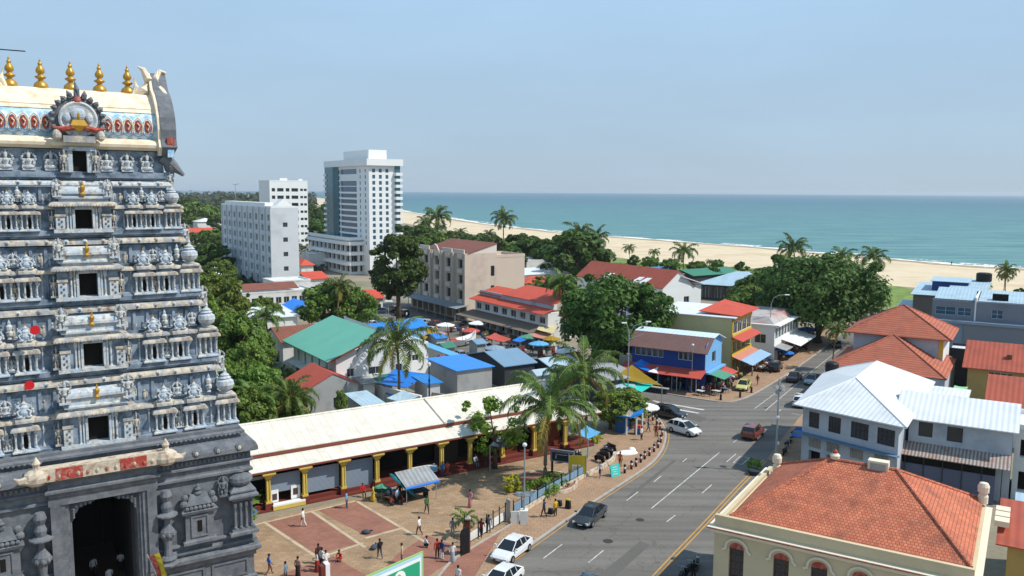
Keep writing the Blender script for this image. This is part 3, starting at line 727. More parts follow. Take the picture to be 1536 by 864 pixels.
mat('paving_red', '#986b5a', .9, .14, .5, pat='pave', pp=(.5, .25, '#88604f', '#8c5f4f', .03), stain='#6b4d40', stsc=.5, stamt=.4)
mat('paving_walk', '#a3866b', .9, .14, .5, pat='pave', pp=(.6, .6, '#87705b', '#9b7d62', .03), stain='#7c6754', stsc=.4, stamt=.45)
mat('kerb', '#a8a097', .9, .12, 1.2, stain='#77706a', stsc=1., stamt=.5)
mat('grass', '#5f7a34', .95, .25, .3, col2='#7c8a48', fine=5.)
mat('sand', '#cfbd9f', .95, .1, .12, stain='#b39c78', stsc=.045, stamt=.6, fine=1.5)
mat('wet_sand', '#a68a66', .6, .08, .05)
SHORE = [(380, 290.5), (440, 293.5), (480, 297), (540, 306), (600, 316), (650, 324), (700, 332), (760, 340), (820, 347), (900, 354), (960, 358.5), (1040, 364), (1120, 370), (1200, 377), (1290, 385), (1380, 393), (1460, 399), (1536, 404), (1650, 413), (1800, 425)]
INNER = [(380, 294), (440, 300), (490, 312), (560, 325), (600, 334), (700, 350), (820, 368), (880, 380), (960, 391), (1060, 398), (1160, 405), (1260, 418), (1340, 429), (1420, 436), (1536, 442), (1700, 452), (1800, 460)]
mat('ground_far', '#6f6a55', .95, .2, .02, stain='#4f5c38', stsc=.01, stamt=.7, fine=.3)
sheet('ground', [(-15000, -400), (2500, -400), (2500, 15000), (-15000, 15000)], 0, MATS['soil'])
sh = [P(*p) for p in SHORE]; inn = [P(*p) for p in INNER]
sheet('beach', inn + sh[::-1], .05, MATS['sand'])
# water: teal shallows to deep blue, small waves as bump
m = bpy.data.materials.new('sea_water'); m.use_nodes = True; nt = m.node_tree; L = nt.links.new; b = nt.nodes['Principled BSDF']
tc = nd(nt, 'ShaderNodeTexCoord'); mp = nd(nt, 'ShaderNodeMapping'); L(tc.outputs['Object'], mp.inputs[0]); mp.inputs['Rotation'].default_value = (0, 0, rad(28)); mp.inputs['Scale'].default_value = (.02, .09, 1)
n = nd(nt, 'ShaderNodeTexNoise'); n.inputs['Scale'].default_value = 1; n.inputs['Detail'].default_value = 8; n.inputs['Roughness'].default_value = .62; L(mp.outputs[0], n.inputs['Vector'])
ge = nd(nt, 'ShaderNodeVectorMath', operation='LENGTH'); L(tc.outputs['Object'], ge.inputs[0])
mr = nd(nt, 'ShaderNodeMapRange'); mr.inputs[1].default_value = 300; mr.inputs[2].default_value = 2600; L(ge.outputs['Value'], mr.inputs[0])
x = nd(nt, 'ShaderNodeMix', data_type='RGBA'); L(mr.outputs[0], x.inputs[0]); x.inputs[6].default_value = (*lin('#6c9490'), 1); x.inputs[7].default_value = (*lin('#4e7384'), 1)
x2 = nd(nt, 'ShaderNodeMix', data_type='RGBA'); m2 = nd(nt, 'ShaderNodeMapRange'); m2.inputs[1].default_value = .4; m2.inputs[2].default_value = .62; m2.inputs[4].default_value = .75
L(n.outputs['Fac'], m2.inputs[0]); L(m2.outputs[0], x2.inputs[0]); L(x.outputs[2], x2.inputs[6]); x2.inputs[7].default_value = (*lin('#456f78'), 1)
L(x2.outputs[2], b.inputs['Base Color']); b.inputs['Roughness'].default_value = .55; b.inputs['IOR'].default_value = 1.33; b.inputs['Specular IOR Level'].default_value = .25
mp3 = nd(nt, 'ShaderNodeMapping'); L(tc.outputs['Object'], mp3.inputs[0]); mp3.inputs['Rotation'].default_value = (0, 0, rad(28)); mp3.inputs['Scale'].default_value = (.12, .5, 1)
n3 = nd(nt, 'ShaderNodeTexNoise'); n3.inputs['Detail'].default_value = 6; n3.inputs['Scale'].default_value = 1; L(mp3.outputs[0], n3.inputs['Vector'])
bp = nd(nt, 'ShaderNodeBump'); bp.inputs['Strength'].default_value = .9; bp.inputs['Distance'].default_value = 1.6; L(n3.outputs['Fac'], bp.inputs['Height']); L(bp.outputs[0], b.inputs['Normal'])
MATS['sea'] = m
far = [(1500, 200), (9000, 2500), (14500, 5000), (14500, 14500), (-14500, 14500), (-14000, 12500)]
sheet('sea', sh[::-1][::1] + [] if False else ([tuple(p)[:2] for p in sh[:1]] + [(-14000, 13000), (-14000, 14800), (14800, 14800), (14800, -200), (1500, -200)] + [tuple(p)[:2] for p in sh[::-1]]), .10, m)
# surf: broken foam strips running along the shore
mat('foam', '#eceae2', .8, .08, .2)
def strip(line, t0, t1, off0, off1, jag, seed, name, m, z):
    r = random.Random(seed); pts = []
    n = len(line) - 1; N = 260; a = []; c = []
    for i in range(N + 1):
        t = t0 + (t1 - t0) * i / N; k = min(int(t * n), n - 1); f = t * n - k; p = line[k].lerp(line[k + 1], f)
        d = (line[k + 1] - line[k]).normalized(); nn = Vector((d.y, -d.x, 0)) * -1
        s_ = 1 + .5 * sin(i * .37 + seed) * sin(i * .11)
        w = max(.15, (.4 + .8 * abs(sin(i * .23 + seed * 2) * sin(i * .071 + seed))) + r.uniform(-.2, .2))
        off = off0 + jag * (sin(i * .19 + seed) + .5 * sin(i * .53)) 
        a.append(p + nn * off); c.append(p + nn * (off + (off1 - off0) * w))
    b = MB(); b.use(m); v = [(p.x, p.y, z) for p in a + c]; k = N + 1
    b.add(v, [(i, i + 1, k + i + 1, k + i) for i in range(N)]); o = b.build(name); o['kind'] = 'structure'; return o
strip(sh, 0, 1, -7, 3.5, 1.5, 1, 'wet_sand', MATS['wet_sand'], .12)
strip(sh, 0.05, 1, .0, 6., 1.6, 2, 'surf_foam', MATS['foam'], .15)
for k in range(16):
    a_ = .08 + k * .057 + R.uniform(-.01, .01); strip(sh, a_, a_ + R.uniform(.02, .06), 7 + R.uniform(-2, 5), 9.4 + R.uniform(0, 5), 1.6, k * 3 + 5, 'surf_foam', MATS['foam'], .16 + .01 * (k % 3))
# grass between town and sand
sheet('grass', G_((900, 393), (935, 387), (1010, 394), (1110, 402), (1160, 407), (1240, 419), (1320, 423), (1365, 433), (1390, 446), (1340, 462), (1230, 470), (1100, 430), (960, 415)), .04, MATS['grass'])
sheet('grass', G_((560, 333), (640, 345), (720, 354), (800, 368), (880, 383), (860, 400), (700, 385), (560, 360)), .04, MATS['grass'])
# ------------------------------------------------------------------ roads
LK = [(500, 1020), (600, 950), (690, 893), (797, 819), (866, 770), (957, 712), (984, 692), (997, 672), (1001, 652), (995, 634), (980, 619), (958, 606), (920, 592), (880, 579)]
FK = [(905, 566), (950, 580), (997, 591), (1040, 598), (1080, 604), (1100, 603.5), (1122, 597), (1146, 584), (1185, 560), (1226, 531), (1252, 511), (1266, 497)]
RK = [(1322, 497), (1300, 510), (1262, 545), (1232, 585), (1205, 620), (1180, 650), (1150, 690), (1107, 733), (1063, 782), (983, 866), (900, 960), (850, 1020)]
road = G_(*LK) + G_(*FK) + [P(1290, 476), P(1330, 466), P(1346, 474)] + G_(*RK)
sheet('main_road', road, .012, MATS['asphalt'])
# market street running away to the upper left, behind the market
sideA = G_((880, 579), (905, 566)); v = uy(UG)
mk = [P(880, 579), P(905, 566), P(905, 566) + v * 75, P(870, 563) + v * 130, P(600, 448), P(540, 452), P(520, 470), P(600, 490), P(760, 545)]
sheet('market_street', [P(893, 583), P(915, 568), P(840, 533), P(760, 505), P(690, 478), P(640, 462), P(585, 447), P(500, 440), P(480, 452), P(545, 478), P(640, 515), P(760, 549)], .008, MATS['asphalt'])

LZ = [0]
def line(name, a, b_, w, m, z=.02, px=True):
    LZ[0] = (LZ[0] + 1) % 6; z += LZ[0] * .0015
    a, b_ = (P(*a), P(*b_)) if px else (Vector(a), Vector(b_)); d = (b_ - a); d.z = 0; d.normalize(); n = Vector((-d.y, d.x, 0)) * w / 2
    o = sheet(name, [a - n, b_ - n, b_ + n, a + n], z, m); return o
def pathstrip(name, pts, w, h, m, off=0., z=0.):
    """a raised or painted strip following plan points"""
    b = MB(); b.use(m); n = len(pts); L1 = []; L2 = []
    for i, p in enumerate(pts):
        d = (pts[min(i + 1, n - 1)] - pts[max(i - 1, 0)]); d.z = 0; d.normalize(); q = Vector((-d.y, d.x, 0))
        L1.append(p + q * off); L2.append(p + q * (off + w))
    if h <= 0: b.add([(p.x, p.y, z) for p in L1 + L2], [(i, i + 1, n + i + 1, n + i) for i in range(n - 1)])
    else:
        for i in range(n - 1):
            b.prism([(L1[i].x, L1[i].y), (L1[i + 1].x, L1[i + 1].y), (L2[i + 1].x, L2[i + 1].y), (L2[i].x, L2[i].y)], z, z + h)
    o = b.build(name); o['kind'] = 'structure'; return o
def smooth(pts, k=3):
    for _ in range(k):
        q = [pts[0]]
        for i in range(len(pts) - 1): q += [pts[i].lerp(pts[i + 1], .25), pts[i].lerp(pts[i + 1], .75)]
        pts = q + [pts[-1]]
    return pts
# painted marks
line('lane_marking', (977, 763), (1079, 679), .11, M_('paint_white'))
for a, c in (((883, 844), (905, 826)), ((940, 751), (957, 738)), ((981, 723), (992, 714)), ((1024, 693), (1030, 688)), ((1100, 664), (1106, 659)), ((1053, 740), (1068, 727)), ((1000, 783), (1013, 773)), ((1111, 650), (1117, 646)),
             ((1090, 693), (1104, 681)), ((815, 838), (843, 817))): line('lane_marking', a, c, .10, M_('paint_white'))
line('lane_marking', (1148, 616), (1200, 572), .11, M_('paint_white')); line('lane_marking', (1132, 613), (1163, 590), .10, M_('paint_white'))
line('lane_marking', (1167, 618), (1172, 614), .11, M_('paint_white')); line('lane_marking', (1187, 620), (1200, 623), .10, M_('paint_white')); line('lane_marking', (1204, 568), (1262, 522), .10, M_('paint_white'))
for a, c in (((1100, 694), (1110, 685)), ((1110, 685), (1124, 687)), ((1124, 687), (1113, 697)), ((1113, 697), (1100, 694))): line('bay_marking', a, c, .08, M_('paint_white'))
for a, c in (((995, 605), (1056, 615)), ((980, 608), (1048, 620)), ((980, 601), (989, 604))): line('crossing_stripe', a, c, .55, M_('paint_white'))
pl = smooth(G_(*LK[1:12])); pathstrip('kerb_line', pl, .12, 0, M_('paint_yellow'), -.35, .022)
pr = smooth([P(*p) for p in RK[6:]], 2); pathstrip('kerb_line', pr, .14, 0, M_('paint_yellow'), -.35, .022); pathstrip('kerb_line', pr, .14, 0, M_('paint_yellow'), .0, .022)
# pavements with kerbs
walkL = pl; inL = [P(960, 602), P(935, 605), P(925, 625), P(905, 655), P(880, 690), P(850, 712), P(800, 745), P(760, 790), P(752, 798)]
sheet('pavement', [p for p in pl[3 * 0 + 12:]] + inL, .10, M_('paving_walk'))
pathstrip('kerb', pl[12:], .22, .12, M_('kerb'), 0)
fk = smooth(G_(*FK)); nrm = uy(UG)
sheet('pavement', fk + [P(1280, 480), P(1262, 480), P(1200, 500), P(1135, 540), P(1100, 560), P(1060, 575), P(1000, 560), P(920, 545)], .10, M_('paving_walk'))
pathstrip('kerb', fk, .22, .12, M_('kerb'), 0)
sheet('pavement', [P(1150, 690), P(1180, 650), P(1205, 620), P(1232, 585), P(1262, 545), P(1290, 560), P(1240, 640), P(1200, 720)], .10, M_('paving_walk'))
sheet('forecourt', [P(1150, 692), P(1107, 735), P(1063, 784), P(983, 868), P(900, 962), P(1180, 1000), P(1250, 760)], .016, M_('asphalt'))
# temple court
hall_u = ux(UG)
sheet('courtyard', [P(360, 800), P(400, 778), P(560, 742), P(700, 706), P(760, 690), P(850, 676), P(880, 700), P(800, 745), P(757, 790), P(700, 825), P(560, 960), P(200, 1300), P(-200, 1500), P(0, 800)], .03, M_('paving_tan'))
sheet('parking_bay', [P(797, 822), P(760, 793), P(706, 825), P(663, 856), P(600, 945)], .05, M_('paving_red'))
pathstrip('kerb', smooth([P(766, 787), P(706, 823), P(680, 838), P(663, 856), P(640, 890)], 2), .2, .14, M_('kerb'), 0)
for q in (((402, 784), (466, 769), (540, 815), (474, 832)), ((477, 766), (534, 753), (603, 791), (550, 805)), ((596, 832), (640, 803), (700, 826), (650, 860), (600, 900), (560, 870)), ((400, 870), (500, 835), (560, 870), (470, 930))):
    sheet('brick_panel', G_(*q), .036, M_('paving_red'))
mat('stone_strip', '#b8a78c', .9, .2, 1.5, stain='#8a7357', stsc=.8, stamt=.6)
for a, c in (((395, 783), (478, 838)), ((468, 768), (548, 822)), ((536, 753), (615, 800)), ((615, 800), (640, 815)), ((378, 789), (533, 752)), ((478, 838), (545, 815)), ((548, 808), (606, 792))):
    line('stone_border', a, c, .3, M_('stone_strip'), .042)

mat('patch_dark', '#5f5c57', .9, .12, .5); mat('patch_light', '#77736c', .9, .12, .5); mat('iron', '#3a3836', .7, .2, 6.)
for px, py, r_, m_ in ((912, 812, .45, 'iron'), (1085, 700, .42, 'iron'), (1045, 640, .42, 'iron'), (1150, 612, .4, 'iron'), (960, 780, .4, 'iron'), (1205, 560, .4, 'iron')):
    p = P(px, py); sheet('manhole_cover', [(p.x + r_ * cos(a * .45), p.y + r_ * sin(a * .45)) for a in range(14)], .018, M_(m_))
for q, m_ in ((((890, 870), (960, 812), (975, 818), (905, 880)), 'patch_dark'), (((1010, 608), (1060, 628), (1050, 634), (1000, 614)), 'patch_dark'), (((940, 745), (1010, 690), (1014, 692), (944, 748)), 'patch_dark')):
    sheet('road_patch', G_(*q), .016, M_(m_))
# ------------------------------------------------------------------ temple gateway tower
mat('stone_dark', '#787b7f', .9, .34, 1.8, col2='#5c6066', stain='#34383e', stsc=.8, stamt=.75, bump=.6)
mat('stone_blue', '#6b7b8b', .88, .3, 1.3, stain='#333c46', stsc=1.5, stamt=.95, col2='#8793a0', bump=.6)  # blue-grey tier walls, darkened to put recess shade into the colour
mat('stone_pale', '#cfcec8', .85, .3, 1.8, stain='#474d55', stsc=2.6, stamt=.95, col2='#a3afba', bump=.9)  # pale accents, lightened further so sunlit highlights sit in the colour
mat('stone_cream', '#c9bfac', .85, .3, 1.7, stain='#6b4a36', stsc=2.0, stamt=.85, col2='#858a8e', bump=.8)
mat('plaster_cream', '#e0d3bb', .8, .1, .8, stain='#bf9468', stsc=1.2, stamt=.5)
mat('band_blue', '#86b3d6', .8, .12, 2.5, col2='#c9d8e2'); mat('paint_red', '#a04034', .8, .2, 2., stain='#b09a8a', stsc=3., stamt=.7); mat('paint_cream', '#c4b8a4', .8, .2, 2., stain='#7c5a40', stsc=2.2, stamt=.8)
mat('gold', '#b58a2a', .38, .15, 3., metal=.35, spec=.6, stain='#7a4f1c', stsc=3., stamt=.5)
mat('passage', '#2a2725', .95, .2, .5); mat('passage_floor', '#6e5546', .9, .15, .6)

def rprof(b, x0, x1, y0, y1, prof, n0=0):
    """loft of rectangles: prof = [(outset, z), ...]"""
    V = []; Fs = []
    for o, z in prof: V += [(x0 - o, y0 - o, z), (x1 + o, y0 - o, z), (x1 + o, y1 + o, z), (x0 - o, y1 + o, z)]
    for i in range(len(prof) - 1):
        for k in range(4): k2 = (k + 1) % 4; Fs.append((4 * i + k, 4 * i + k2, 4 * i + 4 + k2, 4 * i + 4 + k))
    Fs.append((3, 2, 1, 0)); n = 4 * (len(prof) - 1); Fs.append((n, n + 1, n + 2, n + 3)); b.add(V, Fs)
def roll(z0, z1, o): # kapota: overhanging quarter-round cornice
    h = z1 - z0
    return [(0, z0), (o * .75, z0 + .02), (o, z0 + h * .12), (o * .97, z0 + h * .4), (o * .8, z0 + h * .68), (o * .5, z0 + h * .88), (o * .25, z1 - .02), (0, z1)]

def mesh_of(b, name):
    o = b.build(name, None); me = o.data; bpy.data.objects.remove(o); return me
def inst(me, name, par, loc, rz=0, sc=1.):
    o = bpy.data.objects.new(name, me); COL.objects.link(o); o.parent = par; o.location = loc; o.rotation_euler = (0, 0, rz); o.scale = sc if isinstance(sc, tuple) else (sc,) * 3; return o

def statue_mesh(seed, m1, m2, stand=True):
    r = random.Random(seed); b = MB(); b.use(m1)
    b.cbox(0, 0, 0, .62, .34, .1)
    if stand:
        for s in (-1, 1): b.tube([(s * .1, -.02, .1), (s * .12, -.03, .35), (s * .09, 0, .58)], [.07, .085, .11], 6)
        z = .55
    else:
        b.blob(0, -.1, .2, .3, .2, .13, 8, 5); z = .2
    b.lathe(0, 0, z, [(.13, 0), (.11, .12), (.17, .32), (.16, .4), (.06, .46)], 8, 1, .7)
    b.blob(0, -.02, z + .56, .085, .085, .1, 8, 5); b.lathe(0, 0, z + .62, [(.1, 0), (.09, .08), (.05, .18), (.02, .27)], 8)
    for s in (-1, 1):
        b.tube([(s * .16, 0, z + .38), (s * .28, -.04, z + .22), (s * .2, -.16, z + .14)], [.05, .045, .035], 5)
        b.tube([(s * .15, .02, z + .38), (s * .32, 0, z + .4), (s * .34, -.04, z + .58)], [.05, .04, .035], 5)
    b.use(m2)
    # halo behind
    for k in range(9):
        a = pi * k / 8; b.blob(.34 * cos(a), .1, z + .42 + .34 * sin(a), .075, .05, .075, 6, 4)
    b.box(-.33, .33, .08, .14, 0, z + .45)
    return mesh_of(b, 'statue')
def shrine_mesh(nc, pot=False):
    """miniature shrine: pillared niche, eave, barrel or pot roof, small finial; width 1.6, height 3.6"""
    b = MB(); cr, pl_, bl = M_('stone_cream'), M_('stone_pale'), M_('stone_blue')
    b.use(pl_); rprof(b, -.75, .75, -.38, .4, [(.1, 0), (.1, .1), (.02, .14), (.02, .2)])
    b.use(M_('stone_blue')); b.box(-.6, .6, -.05, .4, .2, 1.5)
    b.use(M_('dark_inside')); b.box(-.17, .17, -.09, -.04, .25, 1.15)  # niche shade as a dark panel on the wall face
    b.use(pl_)
    for k in range(nc):
        x = -.62 + 1.24 * k / (nc - 1); b.lathe(x, -.25, .2, [(.11, 0), (.11, .1), (.07, .16), (.065, .8), (.1, .9), (.06, .98), (.13, 1.12), (.13, 1.25)], 7)
    b.use(cr); rprof(b, -.72, .72, -.36, .4, [(0, 1.45)] + roll(1.46, 1.78, .2)[1:])
    b.use(bl); b.box(-.5, .5, -.22, .4, 1.78, 2.1)
    if pot:
        b.use(cr); rprof(b, -.55, .55, -.3, .45, roll(1.95, 2.2, .16))
        b.use(pl_); b.lathe(0, 0, 2.2, [(.35, 0), (.42, .05), (.3, .14), (.56, .34), (.66, .6), (.6, .88), (.38, 1.02), (.46, 1.1), (.3, 1.22), (.34, 1.3), (.16, 1.42), (.1, 1.56), (.13, 1.62), (.03, 1.8)], 14)
    else:
        b.use(cr)
        V = []; N = 8   # barrel roof, axis along x, with flared horseshoe front
        for s in (-1, 1):
            for k in range(N + 1):
                a = pi * k / N; V.append((s * .58, -.02 - .42 * cos(a), 2.05 + .38 * sin(a) ** .8))
        b.add(V, [(k, N + 1 + k, N + 2 + k, k + 1) for k in range(N)] + [tuple(range(N, -1, -1)), tuple(range(N + 1, 2 * N + 2))])
        for s in (-1, 1): b.lathe(s * .6, -.02, 2.02, [(.1, 0), (.2, .1), (.16, .3), (.05, .42)], 8)
        b.use(pl_)
        # horseshoe figure group on top
        b.lathe(0, -.12, 2.4, [(.2, 0), (.15, .1), (.24, .2), (.3, .36), (.22, .62), (.24, .74), (.12, .9), (.16, .98), (.05, 1.15)], 10, 1.1, .8)
        for s in (-1, 1): b.tube([(s * .2, -.25, 3.0), (s * .42, -.3, 2.85), (s * .34, -.45, 2.65)], [.09, .08, .06], 5); b.tube([(s * .2, -.15, 3.05), (s * .46, -.15, 3.2), (s * .5, -.2, 3.42)], [.08, .07, .05], 5); b.blob(s * .3, -.3, 2.5, .22, .14, .13, 7, 4)
        for k in range(11):
            a = pi * (k - .0) / 10; b.blob(.56 * cos(a), .02, 2.72 + .56 * sin(a), .12, .1, .12, 6, 4)
        b.use(M_('stone_blue')); b.box(-.5, .5, .04, .2, 2.4, 3.2); b.use(M_('stone_pale'))
        b.use(M_('gold')); b.lathe(0, -.08, 3.5, [(.07, 0), (.09, .05), (.04, .1), (.05, .15), (.01, .26)], 7)
    return mesh_of(b, 'shrine')
def vase_mesh():
    b = MB(); b.use(M_('stone_pale')); b.lathe(0, 0, 0, [(.18, 0), (.2, .05), (.1, .12), (.24, .3), (.26, .5), (.16, .62), (.2, .7), (.22, .95), (.1, 1.1), (.13, 1.18), (.02, 1.42)], 10)
    return mesh_of(b, 'figure')

def temple_tower():
    o = P(165, 922); t = thing('temple_gateway_tower', 'tall tiered temple gateway tower crowded with carved shrines, blue-grey stone under a cream barrel roof', 'temple tower', (o.x, o.y, 0), UG)
    D = 14.; sd, sb, sp, sc_ = M_('stone_dark'), M_('stone_blue'), M_('stone_pale'), M_('stone_cream')
    ST = [statue_mesh(1, M_('stone_pale'), M_('stone_cream')), statue_mesh(2, M_('stone_pale'), M_('stone_pale'), False), statue_mesh(4, M_('stone_cream'), M_('stone_blue'))]
    STD = statue_mesh(5, sd, sd); SH3 = shrine_mesh(4); SHP = shrine_mesh(4, True); VM = vase_mesh()
    # --- base storey with the passage
    b = MB(); b.use(sd); w = 10.; dw = 2.05
    for x0, x1 in ((-w, -3.3), (3.3, w)):
        rprof(b, x0, x1, 0, D, [(.35, -.3), (.35, .5), (.15, .6), (.15, 2.1), (.3, 2.2), (.3, 2.45), (.62, 2.7), (.62, 2.95), (.15, 3.1), (.15, 3.25), (.38, 3.35), (.38, 3.5), (.12, 3.65), (.1, 3.8), (.28, 3.9), (.28, 4.0), (0, 4.1), (0, 8.7)])
        # panel frames on the plinth
        for k in range(2):
            a = x0 + .5 + k * 3.2; 
            for q in ((a, a + 2.7, .7, .85), (a, a + 2.7, 1.85, 2.0), (a, a + .15, .85, 1.85), (a + 2.55, a + 2.7, .85, 1.85)): b.box(q[0], q[1], -.24, -.1, q[2], q[3])
    for s in (-1, 1):   # door bay piers with stepped jambs
        for k, (a, c, y) in enumerate(((2.7, 3.32, -.55), (2.42, 2.72, -.42), (2.22, 2.44, -.3), (dw, 2.24, -.15))): b.box(min(s * a, s * c), max(s * a, s * c), y, 2 + k * .01, -.3, 8.75)
        b.box(min(s * dw, s * 3.3), max(s * dw, s * 3.3), 1.5, D, -.3, 8.7)
        b.box(min(s * 2.62, s * 3.42), max(s * 2.62, s * 3.42), -.75, -.1, -.3, .9)
    b.box(-3.42, 3.42, -.5, D, 8.75, 9.3)
    rprof(b, -3.3, 3.3, -.5, 6, [(0, 9.28), (.1, 9.35), (.1, 9.5), (.3, 9.7), (.3, 9.85), (.1, 9.95), (.1, 10.3), (.45, 10.55), (.45, 10.66)])
    rprof(b, -w, w, 0, D, [(0, 8.7), (.25, 8.85), (.25, 9.0), (.08, 9.1), (.08, 9.5), (.3, 9.62), (.3, 9.75), (.12, 9.85), (.12, 10.35)])
    for k in range(64):
        x = -9.9 + k * .314
        if abs(x) > 3.7: b.box(x - .08, x + .08, -.26, -.1, 9.95, 10.25)
    base = b.build('base_storey', t)
    b = MB(); b.use(M_('stone_dark')); rprof(b, -w + .1, w - .1, .1, D - .1, roll(10.36, 11.35, .7))
    for k in range(13):
        x = -9.2 + k * 1.533
        if abs(x) > 4.6: b.use(sd); b.blob(x, -.5, 10.85, .34, .18, .34, 9, 5); b.use(M_('stone_cream')); b.blob(x, -.66, 10.84, .15, .06, .17, 6, 4)
    for k in range(60):
        x = -9.4 + k * .3186
        if abs(x) > 3.6: b.use(sd); b.blob(x, .28, 11.68, .11, .12, .1, 6, 4)
    b.use(sd)
    
    rprof(b, -w + .5, w - .5, .6, D - .6, [(.1, 11.3), (.1, 11.6), (.35, 11.7), (.35, 11.85), (.1, 11.95), (.1, 12.15)]); b.build('cornice', base)
    b = MB(); b.use(M_('paint_cream')); b.box(-3.9, 3.9, -1.1, -.2, 10.67, 11.55); b.use(M_('paint_red'))
    for x0, x1 in ((-2.9, -1.3), (1.0, 2.7)): b.box(x0, x1, -1.13, -1.09, 10.72, 11.5)
    b.use(M_('paint_cream'))
    for s in (-1, 1): b.blob(s * 4.05, -.9, 11.05, .8, .55, .62, 10, 6); b.lathe(s * 4.0, -.9, 11.5, [(.3, 0), (.2, .3), (.28, .5), (.1, .8), (.02, .95)], 8); b.tube([(s * 4.5, -1.0, 11.0), (s * 5.0, -1.1, 11.0), (s * 5.3, -1.1, 11.25)], [.35, .22, .05], 7)
    b.use(M_('paint_red'))
    for k in range(26): b.blob(-3.6 + k * .29, -1.13, 11.12 + .12 * (-1) ** k, .11, .07, .16, 6, 4) if k % 2 else b.use(M_('paint_cream' if k % 4 else 'paint_red'))
    b.build('painted_band', base)
    # scalloped brackets in the doorway
    for s in (-1, 1):
        b = MB(); b.use(sd)
        N = 16; arc = []
        for k in range(N + 1):
            a = pi / 2 * k / N; r_ = 1.55 + .1 * abs(sin(a * 8)); arc.append((dw - 1.62 + r_ * sin(a) * .98 * (1 if True else 0), 8.76 - 1.55 + (1.5 - .0) * (1 - (1 - cos(a))) ** 1.0 * 1.0))
        arc = [(dw - 1.5 * (1 - sin(pi / 2 * k / N)) - .0 - .07 * abs(sin(k * pi / 4)), 8.76 - 1.25 * (1 - cos(pi / 2 * k / N)) - .12 * abs(sin(k * pi / 4)) - .1) for k in range(N + 1)]
        for k in range(N):
            (x0_, z0_), (x1_, z1_) = arc[k], arc[k + 1]; b.add([(s * x0_, -.25, z0_), (s * x1_, -.25, z1_), (s * x1_, -.25, 8.77), (s * x0_, -.25, 8.77), (s * x0_, .0, z0_), (s * x1_, .0, z1_), (s * x1_, .0, 8.77), (s * x0_, .0, 8.77)], [(0, 1, 2, 3), (3, 2, 1, 0), (0, 1, 5, 4), (4, 5, 1, 0), (4, 5, 6, 7)])
        for k in range(4): b.blob(s * (dw - .3 - k * .28), -.27, 8.45 + .03 * k, .12, .06, .14, 7, 4); b.blob(s * (dw - .12), -.27, 8.2 - k * .18, .08, .05, .1, 7, 4)
        b.build('door_bracket', base)
    b = MB(); b.use(M_('passage')); b.box(-dw - .01, dw + .01, D - .6, D - .3, -.1, 8.8); b.box(-1.6, -1.45, D - 1.2, D - .5, 0, 5); b.box(1.2, 1.35, D - 1.2, D - .5, 0, 5); b.box(-2.04, -1.9, 3, D - 1, 0, 8.7); b.box(1.9, 2.04, 3, D - 1, 0, 8.7)
    b.use(M_('passage_floor')); b.poly([(-dw, -.5, .05), (dw, -.5, .05), (dw, D, .05), (-dw, D, .05)]); b.build('passage', base)
    # niche shrines, corner pavilions and pilasters of the base
    for s in (-1, 1):
        b = MB(); b.use(sd); X = s * 6.2
        rprof(b, X - 1.0, X + 1.0, -.5, .1, [(.2, 4.1), (.2, 4.3), (.02, 4.4), (0, 4.5), (0, 6.3), (.2, 6.4), (.28, 6.6), (.1, 6.8)])
        b.box(X - .62, X - .5, -.58, -.4, 4.7, 6.1); b.box(X + .5, X + .62, -.58, -.4, 4.7, 6.1); b.box(X - .62, X + .62, -.58, -.4, 6.1, 6.22); b.box(X - .62, X + .62, -.58, -.4, 4.58, 4.7)
        for k in range(7): b.blob(X - .9 + k * .3, -.72, 6.86, .17, .14, .15, 7, 4)
        b.frus(X - .9, X + .9, -.6, .1, 7.0, X - .6, X + .6, -.35, .1, 7.75)
        for q in (-1, 1): b.blob(X + q * 1.05, -.4, 7.15, .3, .25, .3, 8, 5); b.blob(X + q * .95, -.35, 7.6, .26, .2, .26, 8, 5)
        b.lathe(X, -.2, 7.75, [(.3, 0), (.3, .1), (.15, .18), (.26, .35), (.1, .5), (.12, .58), (.02, .75)], 10)
        b.use(M_('dark_inside')); b.box(X - .16, X + .16, -.53, -.48, 4.95, 5.8); b.build('shrine', base)
        b = MB(); b.use(sd); X = s * 9.35
        rprof(b, X - .75, X + .75, -.6, .9, [(.3, 4.1), (.3, 4.3), (.1, 4.4), (.1, 4.55), (-.12, 4.6), (-.12, 6.6), (.05, 6.7), (.1, 6.9), (.35, 7.0), (.35, 7.15), (.1, 7.3), (.2, 7.4), (.2, 7.5), (-.1, 7.8), (-.2, 7.85)])
        for k in range(4): b.lathe(X - .62 + k * .41, -.6, 4.6, [(.13, 0), (.13, .12), (.08, .2), (.08, 1.5), (.13, 1.7), (.13, 2.0)], 7)
        b.lathe(X, .1, 7.8, [(.5, 0), (.8, .12), (.92, .35), (.88, .62), (.6, .85), (.35, .95), (.45, 1.05), (.25, 1.2), (.3, 1.3), (.12, 1.5), (.03, 1.75)], 14); b.build('corner_shrine', base)
        b = MB(); b.use(sd); X = s * 3.95
        b.lathe(X, -.55, 2.95, [(.7, 0), (.75, .15), (.5, .3), (.6, .5), (.4, .7)], 10); b.lathe(X, -.5, 3.6, [(.32, 0), (.25, .6), (.3, 1.2), (.5, 1.5), (.52, 1.9), (.3, 2.2), (.2, 2.4), (.2, 2.9), (.75, 3.05), (.75, 3.15), (.3, 3.3), (.4, 3.7), (.25, 4.1), (.42, 4.5), (.3, 4.9)], 10)
        for k in range(8): a = k * pi / 4; b.blob(X + .48 * cos(a), -.5 + .48 * sin(a), 5.25, .16, .16, .2, 6, 4)
        b.build('vase_pillar', base)
        for X, z in ((s * 8.0, 7.2),): inst(STD, 'statue', base, (X, -.3, z), 0, 1.1)
